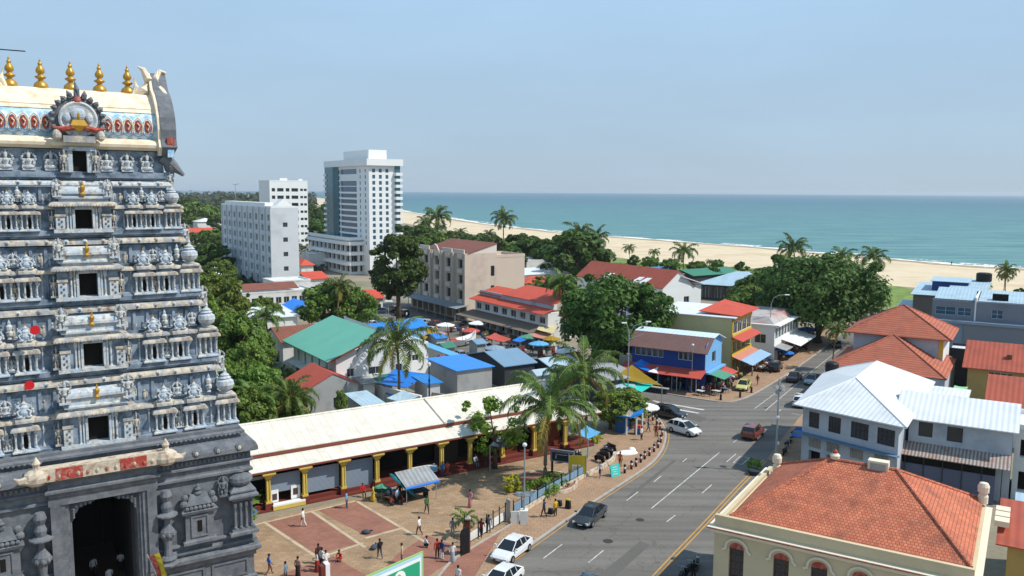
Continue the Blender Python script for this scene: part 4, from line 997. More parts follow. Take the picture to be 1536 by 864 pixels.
    # --- upper tiers: floor z, next z, half width, front setback
    T = [(12.15, 17.3, 9.35, 1.5, 17.), (17.3, 22.2, 8.35, 2.3, 0), (22.2, 26.9, 7.45, 3.1, 0), (26.9, 30.9, 6.5, 3.8, 0)]
    for ti, (z0, z1, w, s, _) in enumerate(T):
        Ht = z1 - z0; b = MB(); nw = (T[ti + 1][2] if ti < 3 else 5.7); ns = (T[ti + 1][3] if ti < 3 else 4.3)
        Wz = .40 * Ht
        b.use(sb); rprof(b, -w, w, s, D - s, [(.35, z0 - .02), (.35, z0 + .12), (.12, z0 + .18), (.12, z0 + .26), (0, z0 + .32), (0, z0 + Wz)])
        b.use(sc_); rprof(b, -w, w, s, D - s, [(0, z0 + Wz - .01)] + [(a, c) for a, c in roll(z0 + Wz, z0 + Wz + .3, .28)[1:]])
        b.use(sb); rprof(b, -nw + .1, nw - .1, ns - .1, D - ns + .1, [(.25, z0 + Wz + .28), (.25, z0 + Wz + .5), (.1, z0 + Wz + .52), (.1, z0 + .8 * Ht)])
        for k in range(int(2 * nw / .9)):      # plain pilasters on the parapet wall
            x = -nw + .45 + k * .9; b.use(sb); b.box(x - .1, x + .1, ns - .32, ns - .1, z0 + Wz + .5, z0 + .78 * Ht)
        bay = 2.55 * (w / 9.35) ** .6; rr = random.Random(ti)
        for q in (-1, 1):
            for k in range(9):
                x = q * (bay + .1 + k * (w - bay - .2) / 9 + rr.uniform(-.1, .1)); z = z0 + .3; b.use((sb, sp, sc_)[k % 3]); b.lathe(x, s - .03, z, [(.09, 0), (.07, .1), (.055, Wz - .5), (.1, Wz - .35)], 6)
                x = q * (bay * .95 + k * (nw - bay) / 8 + rr.uniform(-.12, .12)); z = z0 + Wz + .5; b.use((sp, sc_, sb)[k % 3]); h_ = rr.uniform(.5, 1.) * Ht * .2
                b.blob(x, ns - .2, z + h_ * .5, .12, .1, h_ * .5, 7, 5); b.blob(x, ns - .24, z + h_ + .02, .09, .09, .1, 6, 4); b.blob(x + .15 * q, ns - .2, z + h_ * .6, .09, .08, h_ * .35, 6, 4)
        tier = b.build('tier', t)
        b = MB(); b.use(sc_ if ti < 3 else sp); rprof(b, -nw + .1, nw - .1, ns - .1, D - ns + .1, roll(z0 + .81 * Ht, z0 + .91 * Ht, .42))
        b.use(sb); rprof(b, -nw + .2, nw - .2, ns, D - ns, [(.15, z0 + .92 * Ht), (.15, z0 + .95 * Ht), (.4, z0 + .96 * Ht), (.4, z1)])
        nk = int(nw * 2 / 1.15)
        for k in range(nk):
            x = -nw + .6 + k * (2 * nw - 1.2) / (nk - 1); yy = ns - .42
            b.use(sp if k % 3 else sc_); b.blob(x, yy, z0 + .86 * Ht, .2, .14, .2, 8, 5); b.use(M_('stone_dark')); b.blob(x, yy - .12, z0 + .855 * Ht, .09, .05, .1, 6, 4)
        b.build('cornice', tier)
        sc = Ht / 5.15
        # shrines along the front
        bay = 2.55 * (w / 9.35) ** .6; cx = w - .65
        n = 2; xs = [bay + .35 + (cx - bay - .35) * f for f in (.26, .62)]
        for q in (-1, 1):
            for x in xs: inst(SH3, 'shrine', tier, (q * x, s - .12, z0 + .15), 0, (.95 * sc, .95, sc * .98))
            inst(SHP, 'corner_shrine', tier, (q * (w - .5), s + .1, z0 + .15), 0, (1.0 * sc, 1.1, sc * 1.06))
            inst(SHP, 'corner_shrine', tier, (q * (w - .5), D - s - .1, z0 + .15), pi, (1.0 * sc, 1.1, sc * 1.06))
            for k in range(3): inst(SH3, 'shrine', tier, (q * (w - .1), s + 2.2 + k * (D - 2 * s - 4.4) / 2, z0 + .15), q * pi / 2, (.8 * sc, .8, sc * .95))
            mids = [(xs[0] + xs[1]) / 2, (xs[1] + cx) / 2 + .1]
            for k, x in enumerate(mids): inst(VM if (k + ti) % 2 else ST[1], 'statue', tier, (q * x, ns - .45, z0 + Wz + .55), 0, (.95 * sc, .9, 1.0 * sc))
            for k, x in enumerate(mids): inst(ST[(k + ti) % 3], 'statue', tier, (q * x, s - .12, z0 + .32), 0, .85 * sc) if k == 0 else None
            inst(ST[0], 'statue', tier, (q * (nw + .25), ns - .3, z0 + .8 * Ht), 0, 1.15 * sc)
            inst(ST[2], 'statue', tier, (q * (bay - .1), s - .45, z0 + .28), 0, (.75 * sc, .8, 1.2 * sc))
            inst(ST[0], 'statue', tier, (q * (bay * .78), s - .75, z0 + .62 * Ht), 0, 1.15 * sc)
        # central bay with its doorway
        b = MB(); b.use(sp); dw_, dh = .66 * (w / 9.35) ** .5, .385 * Ht; y = s - .75
        b.box(-bay * .92, bay * .92, y, s + 1, z0, z0 + .25)
        for q in (-1, 1):
            b.use(sb); b.box(*sorted((q * dw_, q * bay * .86)), y + .2, s + 1, z0 + .25, z0 + dh + .28)
            b.use(sp); b.box(*sorted((q * dw_, q * (dw_ + .16))), y + .02, y + .2, z0 + .25, z0 + dh + .25); b.box(*sorted((q * (dw_ + .2), q * (dw_ + .32))), y + .08, y + .2, z0 + .25, z0 + dh + .25)
            b.lathe(q * (dw_ + .48), y + .14, z0 + .25, [(.12, 0), (.07, .12), (.07, dh - .45), (.14, dh - .3), (.12, dh - .02)], 8)
            xa = bay * .86 - .3
            b.box(q * xa - .28, q * xa + .28, y + .02, y + .2, z0 + .26, z0 + dh * .72); b.use(M_('stone_dark'))
            for k in range(5): b.blob(q * xa + .08 * (-1) ** k, y + .01, z0 + .45 + k * dh * .11, .08, .04, .1, 6, 4)
            b.use(sc_); b.box(q * xa - .34, q * xa + .34, y - .04, y + .2, z0 + dh * .74, z0 + dh * .84)
        b.use(sp); b.box(-dw_ - .16, dw_ + .16, y + .02, y + .2, z0 + dh + .08, z0 + dh + .25); b.box(-bay * .86, bay * .86, y + .2, s + 1, z0 + dh + .25, z0 + .5 * Ht)
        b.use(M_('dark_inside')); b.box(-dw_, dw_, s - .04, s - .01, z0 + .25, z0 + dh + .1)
        b.use(sc_); rprof(b, -bay * .9, bay * .9, y, s + 1, roll(z0 + dh + .28, z0 + dh + .62, .3))
        for k in range(22): x = -bay + bay * 2 * (k + .5) / 22; b.blob(x, y - .28, z0 + dh + .36, .07, .06, .09, 5, 4)
        b.use(sp); rprof(b, -bay * .72, bay * .72, y + .2, s + 1, [(0, z0 + dh + .6), (0, z0 + dh + .78), (.22, z0 + dh + .84), (.22, z0 + dh + .95), (0, z0 + dh + 1.02), (0, z0 + .72 * Ht)])
        V = []; N = 10; zb = z0 + .70 * Ht; rb = .3 * sc + .2
        for q in (-1, 1):
            for k in range(N + 1): a = pi * 1.15 * k / N - .2; V.append((q * bay * .82, y + .5 - .48 * cos(a), zb + rb * sin(a)))
        b.add(V, [(k, N + 1 + k, N + 2 + k, k + 1) for k in range(N)] + [tuple(range(N, -1, -1)), tuple(range(N + 1, 2 * N + 2))])
        b.use(M_('gold')); b.lathe(0, y, zb - .25, [(.12, 0), (.2, .15), (.08, .3), (.16, .5), (.18, .62), (.06, .78), (.08, .84), (.01, 1.05)], 8)
        b.build('doorway', tier)
    # --- neck storey
    z0 = 30.9; w = 5.6; s = 4.3; b = MB(); b.use(sb); rprof(b, -w, w, s, D - s, [(.3, z0), (.3, z0 + .25), (0, z0 + .3), (0, 32.7)]); neck = b.build('neck_storey', t)
    for q in (-1, 1):
        for k in range(3): inst(ST[1], 'statue', neck, (q * (1.75 + k * 1.35), s - .2, z0 + .3), 0, (1.25, .9, 1.25))
        inst(ST[2], 'statue', neck, (q * 1.0, s - .7, z0 + .2), 0, (.8, .8, 1.2))
    b = MB(); b.use(sp); b.box(-.95, -.45, s - .6, s, z0 + .2, 32.6); b.box(.45, .95, s - .6, s, z0 + .2, 32.6); b.box(-1.0, 1.0, s - .7, s, 32.6, 32.85); b.use(M_('dark_inside')); b.box(-.45, .45, s - .12, s - .02, z0 + .2, 32.6); b.build('doorway', neck)
    # --- barrel roof
    yc = 7.; hl = 5.2; prof = [(2.95, 32.75), (3.25, 32.95), (3.3, 33.15), (3.1, 33.45), (2.7, 33.6)]
    b = MB(); b.use(M_('plaster_cream'))
    def ext_prof(pr, x0, x1, m):
        b.use(m); full = [(yc - a, z) for a, z in pr] + [(yc + a, z) for a, z in pr[::-1]]
        V = [(x, y, z) for x in (x0, x1) for y, z in full]; n = len(full)
        b.add(V, [(k, n + k, n + k + 1, k + 1) for k in range(n - 1)] + [(n - 1, 2 * n - 1, n, 0), tuple(range(n - 1, -1, -1)), tuple(range(n, 2 * n))])
    ext_prof(prof, -hl - .3, hl + .3, M_('plaster_cream'))
    arc = [(2.72, 33.6), (2.88, 34.0), (2.92, 34.4), (2.84, 34.8), (2.66, 35.2), (2.4, 35.5)]
    ext_prof(arc, -hl, hl, M_('band_blue'))
    top = [(2.5, 35.48), (2.3, 35.75), (2.32, 35.8), (1.9, 36.2), (1.4, 36.6), (1.35, 36.66), (.8, 36.95), (.3, 37.1)]
    ext_prof(top, -hl - .05, hl + .05, M_('plaster_cream'))
    roof = b.build('barrel_roof', t)
    pm = MB(); N = 12
    pm.use(M_('paint_red')); pm.blob(0, 0, .42, .24, .07, .4, 10, 6); pm.use(M_('plaster_cream'))
    pts = [(-.28 + .0, -.03, .02), (-.34, -.05, .4), (-.22, -.05, .78), (0, -.05, .95), (.22, -.05, .78), (.34, -.05, .4), (.28, -.03, .02)]; pm.tube(pts, .055, 5); pm.tube([(0, -.08, .2), (.12, -.1, .45), (-.05, -.1, .62)], .05, 5)
    pm.use(sb); pm.tube([(-.34, -.02, -.05), (0, -.04, -.2), (.34, -.02, -.05)], .05, 5); pme = mesh_of(pm, 'petal')
    for q in (-1, 1):
        for k in range(5):
            inst(pme, 'petal_ornament', roof, (q * (1.95 + k * .66), yc - 2.92, 34.0), 0, (.95, 1, 1.15)); inst(pme, 'petal_ornament', roof, (q * (1.95 + k * .66), yc + 2.92, 34.0), pi, (.95, 1, 1.15))
    for k in range(-2, 3):
        g = MB(); g.use(M_('gold')); g.lathe(0, 0, 0, [(.5, 0), (.48, .15), (.42, .35), (.22, .52), (.14, .58), (.18, .64), (.36, .76), (.38, .82), (.2, .92), (.14, 1.0), (.28, 1.12), (.3, 1.3), (.2, 1.5), (.1, 1.62), (.16, 1.7), (.12, 1.8), (.05, 1.88), (.08, 1.94), (.01, 2.1)], 16)
        o_ = g.build('gilded_finial', t, uv=False, smooth=True); o_.location = (k * 1.9, yc, 37.05)
    # end gables: horseshoe with horned crest
    for q in (-1, 1):
        b = MB(); out = [(3.2, 32.4), (3.6, 33.0), (3.3, 33.6), (3.35, 34.3), (3.15, 35.2), (2.6, 36.1), (1.8, 36.9), (1.0, 37.4), (.5, 38.2), (.0, 38.7)]
        full = [(yc - a, z) for a, z in out] + [(yc + a, z) for a, z in out[::-1]]; n = len(full)
        inn_ = [(yc + (y - yc) * .86, 33 + (z - 33) * .88) for y, z in full]
        b.use(M_('plaster_cream')); X0 = q * hl; X1 = q * (hl + .22)
        b.add([(x, y, z) for x in (X0, X1) for y, z in full], [(k, n + k, n + k + 1, k + 1) if q > 0 else (k + 1, n + k + 1, n + k, k) for k in range(n - 1)] + [tuple(range(n))[::-1], tuple(range(n, 2 * n))])
        b.use(M_('stone_dark')); X0 = q * (hl + .2); X1 = q * (hl + 1.0)
        f2 = [(yc + (y - yc) * 1.03, z + .02) for y, z in full]
        b.add([(x + q * .25 * (i > n), y, z) for i, (x, (y, z)) in enumerate([(x, p) for x in (X0, X1) for p in f2])], [(k, n + k, n + k + 1, k + 1) if q > 0 else (k + 1, n + k + 1, n + k, k) for k in range(n - 1)] + [tuple(range(n))[::-1], tuple(range(n, 2 * n))])
        b.use(M_('plaster_cream'))
        for y in (yc - .55, yc + .55):
            pass
        b.tube([(q * 4.4, yc - .3, 37.0), (q * 4.9, yc - .5, 37.4), (q * 5.15, yc - .5, 38.2), (q * 4.85, yc - .4, 38.9), (q * 4.5, yc - .3, 39.1)], [.25, .34, .32, .2, .04], 8)
        b.tube([(q * 4.1, yc - .3, 37.0), (q * 4.35, yc - .4, 37.6), (q * 4.2, yc - .4, 38.2)], [.2, .18, .05], 7)
        b.tube([(q * 6.2, yc - 2.2, 36.0), (q * 6.25, yc - 1.5, 36.9), (q * 5.9, yc - .6, 37.6), (q * 5.8, yc - .2, 38.4), (q * 6.1, yc, 38.9), (q * 6.5, yc, 38.8), (q * 6.45, yc, 38.4)], [.12, .2, .26, .24, .2, .14, .05], 8)
        for k in range(9):
            a = .5 + k * .28; b.blob(q * (hl + 1.15), yc - 3.35 * abs(sin(a + .5)) ** .5 * .98, 33.4 + k * .4, .14, .12, .16, 6, 4)
        b.use(M_('paint_red')); b.cbox(q * 6.0, yc - 3.5, 33.2, .5, .3, .5)
        b.use(M_('band_blue')); b.cbox(q * 6.0, yc - 3.45, 32.3, .45, .3, .9)
        b.use(sd); b.blob(q * 6.1, 4.2, 31.6, .5, .6, .5, 8, 6); b.tube([(q * 5.6, 4.2, 32.3), (q * 6.2, 4.0, 31.7), (q * 6.9, 3.8, 31.0)], [.5, .4, .12], 8)
        b.build('end_gable', t)
    # central sun arch
    b = MB(); cy = 3.75; cz = 34.75
    b.use(sd); b.T = Matrix.Translation((0, cy, cz)) @ Matrix.Rotation(pi / 2, 4, 'X')
    b.lathe(0, 0, -.3, [(.9, 0), (1.5, .0), (1.62, .12), (1.55, .35), (1.35, .45), (1.15, .4)], 28)
    b.use(sp); b.lathe(0, 0, -.25, [(.1, .5), (1.18, .5), (1.24, .62), (1.12, .68), (.95, .6), (.1, .58)], 28)
    b.T = Matrix.Translation((0, cy, cz)); b.use(sd)
    for k in range(15):
        a = -.35 + (pi + .7) * k / 14; r0 = 1.5; L_ = .34 + (.75 if k == 7 else 0) + (.2 if k in (6, 8) else 0)
        b.tube([(r0 * cos(a), -.1, r0 * sin(a)), ((r0 + L_ * .5) * cos(a), -.14, (r0 + L_ * .5) * sin(a)), ((r0 + L_) * cos(a + .03), -.1, (r0 + L_) * sin(a + .03))], [.2, .2, .03], 6)
    b.use(M_('paint_red')); b.blob(0, -.3, 1.3, .28, .16, .26, 8, 6)
    for q in (-1, 1): b.tube([(q * .3, -.55, -.55), (q * 1.0, -.5, -.72), (q * 1.6, -.4, -.6)], [.2, .18, .05], 7)
    b.use(M_('gold')); b.frus(-.1, .1, -.62, -.5, -.85, -.55, .55, -.75, -.5, -.45); b.frus(-.55, .55, -.75, -.5, -.45, -.35, .35, -.62, -.5, -.05); b.blob(0, -.6, .25, .12, .1, .3, 8, 6)
    b.use(sp); b.blob(0, -.5, .35, .5, .18, .42, 10, 6)
    for q in (-1, 1): b.blob(q * .7, -.45, .1, .24, .14, .34, 8, 6)
    b.use(sc_); b.box(-1.0, 1.0, -.5, .5, -1.6, -1.15)
    for q in (-1, 1): b.blob(q * 1.35, -.4, -1.1, .3, .25, .4, 8, 6)
    b.T = None; b.build('sun_arch', t)
    # small red discs fixed to the stone
    for x, y, z in ((-4.05, .55, 17.05), (-3.5, 1.2, 20.6)):
        d = MB(); d.use(mat('disc_red', '#c01a22', .6, .03)); d.T = Matrix.Translation((x, y - .35, z)) @ Matrix.Rotation(pi / 2, 4, 'X'); d.lathe(0, 0, 0, [(.3, 0), (.3, .06)], 20); d.build('red_disc', t, uv=False)
    return t
TOWER = temple_tower()
# ------------------------------------------------------------------ buildings, left street grid
def rows(h0, n, fh): return [h0 + k * fh for k in range(n)]
# --- long white hall beside the court
def hall():
    fr = Fr((372, 710), 4.0, UG, 900, d=9.5); L_ = fr.w; t = thing('market_hall', 'long low hall with a two-tier off-white sheet roof and yellow pillars along the temple court', 'hall', fr.o, fr.a)
    X0 = -9.
    mat('hall_maroon', '#6b3027', .85, .12, 1.); mat('hall_yellow', '#cdb255', .8, .1, 1., stain='#a88a42', stsc=1.5, stamt=.4); mat('shutter', '#7f8c9a', .6, .06, .6, pat='rows', pp=(.12, .3, '#6b7886')); mat('fascia_brown', '#7a4334', .7, .12, 1.)
    b = MB(); b.use(M_('white_sheet_roof'))
    b.slab([(X0, -.3, 4.0), (L_, -.3, 4.0), (L_, 2.2, 4.75), (X0, 2.2, 4.75)], .08); b.build('verandah_roof', t)
    b = MB(); b.use(M_('white_sheet_roof'))
    yr = 6.6; zr = 6.75
    b.slab([(X0, 1.8, 5.1), (L_ - 2, 1.8, 5.1), (L_ - 2, yr, zr), (X0, yr, zr)], .08); b.slab([(L_ - 2, 11.2, 5.1), (X0, 11.2, 5.1), (X0, yr, zr), (L_ - 2, yr, zr)], .08)
    roof = b.build('roof', t)
    b = MB(); b.use(M_('white_sheet_roof'))
    for x in (X0 + 30.5,): b.tube([(x, 1.75, 5.13), (x, yr, zr + .05)], .14, 6)
    b.tube([(X0, yr, zr + .02), (L_ - 2, yr, zr + .02)], .14, 6); b.build('ridge_cap', roof)
    b = MB(); b.use(M_('fascia_brown')); b.box(X0, L_ - 2, 1.76, 1.84, 4.72, 5.0); b.build('upper_fascia', t)
    b = MB(); b.use(M_('fascia_brown')); b.box(X0, L_, -.37, -.31, 3.8, 3.96); b.build('eave_fascia', t)
    # walls and plinth
    b = MB(); b.use(M_('white_wall')); b.box(X0, L_ - 2.2, 10.6, 10.8, -.1, 5.1); b.box(L_ - 2.4, L_ - 2.2, 3.2, 10.6, -.1, 5.2); b.box(X0, X0 + .2, 2.4, 10.6, -.1, 5.2)
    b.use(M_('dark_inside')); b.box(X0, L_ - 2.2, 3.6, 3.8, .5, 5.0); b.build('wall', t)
    b = MB(); b.use(M_('hall_maroon')); b.box(X0, L_ - 1, .35, 3.6, -.1, .5); b.box(X0, L_ - 1, -.3, .35, -.1, .18); b.build('plinth', t)
    cols = [(407, 770), (460, 757), (513, 741), (562, 730), (609, 719), (652, 707), (693, 698), (738, 687), (782, 676), (825, 666)]
    xs = []
    for cx, cy in cols:
        x = fr.loc(cx, cy)[0]; xs.append(x)
        c = MB(); c.use(M_('hall_maroon')); c.cbox(x, .2, -.02, .75, .75, .75); c.use(M_('hall_yellow')); c.cbox(x, .2, .72, .56, .56, .22)
        c.lathe(x, .2, .9, [(.24, 0), (.22, .1), (.2, 2.1), (.24, 2.2)], 8)
        for q in (-1, 1): c.box(x + q * .13 - .05, x + q * .13 + .05, -.06, .0, 1.0, 3.0)
        rprof(c, x - .2, x + .2, 0, .4, [(.02, 3.08), (.12, 3.2), (.1, 3.3), (.3, 3.45), (.42, 3.6), (.42, 3.72)]); c.build('pillar', t)
    # shutters, openings
    for i, (x0, x1) in enumerate(zip(xs[:-1], xs[1:])):
        if i < 3:
            z = (1.5, .85, .52)[i]; c = MB(); c.use(M_('shutter')); c.box(x0 + .3, x1 - .3, .5, .56, z, 3.25); c.build('roller_shutter', t)
        if i == 0:
            c = MB(); c.use(M_('white_clean')); c.box(x0 + .35, x0 + 1.05, .42, .5, .55, 1.75); c.box(x1 - 1.25, x1 - .35, .42, .5, .55, 1.85); c.box(x0 + .3, x1 - .1, -.35, .3, .42, .56)
            c.use(M_('hall_yellow')); c.box(x0 + .3, x1 - .1, -.36, .28, .05, .42); c.use(mat('poster_dark', '#4a3b38', .7, .3, 8.)); c.box(x0 + .45, x0 + .9, .4, .42, .8, 1.4); c.box(x1 - 1.05, x1 - .6, .4, .42, .95, 1.6); c.build('counter', t)
        if i == 4:
            c = MB(); c.use(M_('white_clean')); c.box(x0 + .4, x1 - .4, .3, 1.0, .5, 1.15); c.use(M_('sky_tarp')); c.box(x0 + .5, x1 - .5, .27, .3, .6, 1.05); c.build('counter', t)
        if i == 5:
            c = MB(); c.use(mat('shop_brown', '#3d332b', .9, .2)); c.box(x0 + .3, x1 - .3, 2.2, 2.3, .5, 3.4); c.build('shop_front', t)
        if i in (7, 8):
            c = MB(); c.use(mat('rust_panel', '#6a2f18', .85, .2)); c.box(x0 + .3, x1 - 1.6 * (i == 7), 1.2, 1.3, .5, 3.6); c.build('shop_front', t)
    c = MB(); c.use(M_('grey_wall')); c.box(X0, xs[0] - .3, .6, .75, 3.0, 3.3); c.build('beam', t)
    return fr, xs
HALL, HX = hall()

def flatroof(t, w, d, h, m, wm, hh=.8):
    b = MB(); b.use(m); b.poly([(.1, .1, h + .03), (w - .1, .1, h + .03), (w - .1, d - .1, h + .03), (.1, d - .1, h + .03)]); b.build('roof', t); parapet(t, w, d, h, wm, hh)

# --- green-roofed white house
f = Fr((504, 539), 6.0, UG, 588, 440)
h = 6.0
S_ops = [(1.6, 2.7, 3.2, 4.4), (5.0, 7.2, 3.2, 4.3), (9.3, 10.3, 3.2, 4.3)]
Wd = f.d
W_ops = [(Wd * k / 6 + .3, Wd * k / 6 + 1.1, 3.0, 5.3) for k in range(1, 6)] + [(.9, 2.2, .2, 2.6, 1.0, 'open'), (Wd * .55, Wd * .75, .9, 2.2), (Wd * .3, Wd * .45, 1.1, 2.2), (Wd * .8, Wd * .95, .9, 2.2)]
t = bld('white_house', 'two-storey white house under a plain pale green sloping roof', 'house', f, h, M_('white_clean'), S_=S_ops, W_=[(Wd - b_, Wd - a_, *r) for a_, b_, *r in W_ops], nx=2)
# low pitched green roof falling towards the street side
b = MB(); b.use(M_('green_sheet')); w, d = f.w, f.d; q_ = f.o + uy(UG) * -.8; xr = ext(q_, ux(UG), 566, 8.); q2 = q_ + ux(UG) * xr; zr = zat(q2.x, q2.y, 500); w = f.w; xr = max(xr, w * .8); b.slab([(-1.6, -.8, h - .1), (xr, -.8, zr), (xr, d + .8, zr), (-1.6, d + .8, h - .1)], .14); b.build('roof', t)
g = MB(); g.use(M_('white_clean')); g.poly([(0, 0, h - .01), (w, 0, h - .01), (w, 0, zr - .25), (0, 0, h)]); g.poly([(w, 0, h - .01), (w, d, h - .01), (w, d, zr - .25), (w, 0, zr - .25)]); g.build('gable_wall', t)
b = MB(); b.use(M_('fascia_brown')); b.add([(-1.6, -.84, h - .4), (xr, -.84, zr - .3), (xr, -.84, zr - .02), (-1.6, -.84, h - .12)], [(0, 1, 2, 3)]); b.add([(-1.6, -.82, h - .4), (xr, -.82, zr - .3), (xr, -.82, zr - .02), (-1.6, -.82, h - .12)], [(3, 2, 1, 0)]); b.build('eave_fascia', t)
b = MB(); b.use(M_('white_clean')); b.slab([(-1.4, 1.5, 2.75), (0, 1.5, 2.95), (0, d - 1, 2.95), (-1.4, d - 1, 2.75)], .1); b.build('canopy', t)
# white annexe to the right of it
f2 = Fr((597, 520), 5.2, UG, 642, d=8.); t = bld('white_house', 'narrow white annexe with a flat roof behind the leaning palm', 'house', f2, 5.2, M_('white_clean'), S_=[(2.5, 3.6, 2.6, 3.6)]); flatroof(t, f2.w, f2.d, 5.2, M_('white_roof'), M_('white_clean'), .3)
# brown-roofed house behind the green roof
f = Fr((424, 507), 5.6, UG, 500, d=9.); t = bld('low_house', 'low house with a dull red-brown pitched roof left of the pale green roof', 'house', f, 5.2, M_('white_wall'), W_=[(1.5, 3.5, 1, 3), (5, 7, 1, 3)]); gable(t, 0, f.w, 0, f.d, 5.2, 1.6, M_('brown_sheet'), wall=M_('white_wall'), ov=.6)
# grey gabled house with red roof by the hall
f = Fr((462, 624), 0, UG, 524, d=8.5); t = thing('grey_house', 'small grey rendered house with a bright red pitched roof behind the long white hall', 'house', f.o, f.a)
w, d = 7.2, 8.0
b = MB(); b.use(M_('grey_wall')); facade(b, (0, 0), (w, 0), 0, 3.6, [(3.6, 4.9, .6, 2.0)]); facade(b, (w, 0), (w, d), 0, 3.6, []); facade(b, (w, d), (0, d), 0, 3.6, []); facade(b, (0, d), (0, 0), 0, 3.6, []); b.poly([(0, 0, 3.6), (w, 0, 3.6), (w * .5, 0, 5.3)]); b.poly([(w, d, 3.6), (0, d, 3.6), (w / 2, d, 5.3)]); b.build('wall', t)
pane_on(t, (0, 0), (w, 0), (3.6, 4.9, .6, 2.0), .18, M_('frame_dark'), M_('glass'))
b = MB(); b.use(mat('red_roof_bright', '#b0503c', .7, .1, .6, pat='corr', pp=(.5, .25, '#8c3a2c'), stain='#7a4838', stsc=.5, stamt=.4)); k = .4
b.slab([(-k, d + k, 3.45), (-k, -.1, 3.45), (w / 2, -.1, 5.4), (w / 2, d + k, 5.4)], .1); b.slab([(w + k, -.1, 3.45), (w + k, d + k, 3.45), (w / 2, d + k, 5.4), (w / 2, -.1, 5.4)], .1); b.build('roof', t)
# --- sheds and stalls of the market (roof corner, height, ends, sizes)
def shed_bld(lbl, c, z, px1, px2, h, rm, wm, rise=.6, kind='gable', ax='x', name='market_shed', cat='shed', group=None, a=UG, ops=(), d=None, ov=.35, se=False, wops=()):
    f = Fr(c, z, a, px1, px2, d=d, se=se); t = bld(name, lbl, cat, f, h, wm, S_=ops, W_=wops, fm=M_('frame_dark'), top=False, sub=False, group=group)
    if kind == 'gable': gable(t, 0, f.w, 0, f.d, h, rise, rm, ax=ax, wall=wm, ov=ov)
    elif kind == 'shed': shed(t, -ov, f.w + ov, -ov, f.d + ov, h + .05, h + rise, rm)
    elif kind == 'shedx': shed(t, -ov, f.w + ov, -ov, f.d + ov, h + .05, h + rise, rm, ax='x')
    elif kind == 'hip': hip(t, -ov, f.w + ov, -ov, f.d + ov, h, rise, rm, ax=ax)
    return t, f
shed_bld('grey block shed with a bright blue sheet roof beside the hall roof', (686, 556), 4.2, 738, 643, 4.2, mat('bright_blue_sheet', '#3b86d0', .5, .04, .4, pat='corr', pp=(.9, .12, '#2f6fb4')), M_('grey_wall'), .25, 'shed')
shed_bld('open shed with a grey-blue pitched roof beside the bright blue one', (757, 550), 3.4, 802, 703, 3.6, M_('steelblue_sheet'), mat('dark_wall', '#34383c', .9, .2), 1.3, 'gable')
shed_bld('long lean-to with a sky blue sheet roof behind the tall palm', (690, 536), 3.6, 700, 626, 3.4, M_('sky_tarp'), M_('grey_wall'), .3, 'shed', d=16)
shed_bld('stall shed with a vivid blue pitched roof by the parking street', (563, 493), 4.6, 640, 545, 4.2, M_('blue_sheet'), M_('bluegrey_wall'), 1.0, 'gable')
shed_bld('pale green flat-roofed stall left of the tall palm', (566, 512), 3.2, 600, 555, 3.2, mat('mint_sheet', '#8fc9ae', .6, .08), M_('white_wall'), .2, 'shed')
shed_bld('lean-to with a pale blue corrugated roof squeezed between the grey house and a wall', (549, 610), 3.0, 577, 521, 2.9, M_('paleblue_sheet'), M_('grey_wall'), .5, 'shed', wops=())
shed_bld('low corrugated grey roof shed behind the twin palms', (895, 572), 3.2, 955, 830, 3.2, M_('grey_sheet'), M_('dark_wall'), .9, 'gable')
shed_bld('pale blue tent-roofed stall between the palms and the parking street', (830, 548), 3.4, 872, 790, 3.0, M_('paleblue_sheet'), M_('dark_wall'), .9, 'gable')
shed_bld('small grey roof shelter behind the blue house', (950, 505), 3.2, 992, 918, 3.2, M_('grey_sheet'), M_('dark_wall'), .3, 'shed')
# compound wall of the stalls
def wall(lbl, pts, h, th, m, cap=None, name='boundary_wall', z=0.):
    b = MB(); b.use(m)
    for p, q in zip(pts[:-1], pts[1:]):
        d = (q - p); d.z = 0; d.normalize(); n = Vector((-d.y, d.x, 0)) * th / 2
        b.prism([((p - n).x, (p - n).y), ((q - n).x, (q - n).y), ((q + n).x, (q + n).y), ((p + n).x, (p + n).y)], -.1, h)
        if cap: b.use(cap); n = n * 1.35; b.prism([((p - n).x, (p - n).y), ((q - n).x, (q - n).y), ((q + n).x, (q + n).y), ((p + n).x, (p + n).y)], h, h + .08); b.use(m)
    o = b.build(name); tag(o, lbl, 'wall'); return o
wall('pale compound wall running down from the green-roofed house to the hall', [P(524, 580), P(575, 603), P(632, 618)], 2.2, .25, M_('white_wall'), M_('white_clean'))
wall('beige yard wall behind the lamp post and hall roof', [P(636, 598), P(690, 608), P(775, 588)], 1.2, .2, M_('concrete'))
sheet('yard_slab', G_((600, 610), (648, 575), (700, 590), (770, 575), (800, 590), (700, 640)), .03, mat('yard_concrete', '#b3a590', .9, .1, .4))

# --- beige four-storey block
f = Fr((700, 381), 15.6, UG, 745, 616); w, d, h = f.w, f.d, 15.6
mat('beige_wall', '#c4b4a4', .9, .07, .4, stain='#8f7c6c', stsc=.3, stamt=.35); mat('beige_trim', '#d5cbbf', .85, .06, .5)
fx = [(.5 + k) * d / 5 for k in range(5)]
ops = [(x - .95, x + .95, z, z + 2.0, .5 if i != 2 else .9) for i, x in enumerate(fx) for z in (4.9, 8.5, 12.1)]
f.w = w; t = bld('apartment_block', 'four-storey beige block with ribbed front and brown-red pitched roof beside the big dark tree', 'apartment block', f, h, M_('beige_wall'), W_=ops + [(.8 + k * 3.1, 3.2 + k * 3.1, .2, 3.0, 1.5, 'open') for k in range(int(d / 3.1))], S_=[(w - 1.6, w - .6, 5.6, 8.0), (w - 1.6, w - .6, 10.2, 12.6)], fm=M_('frame_dark'), nx=2)
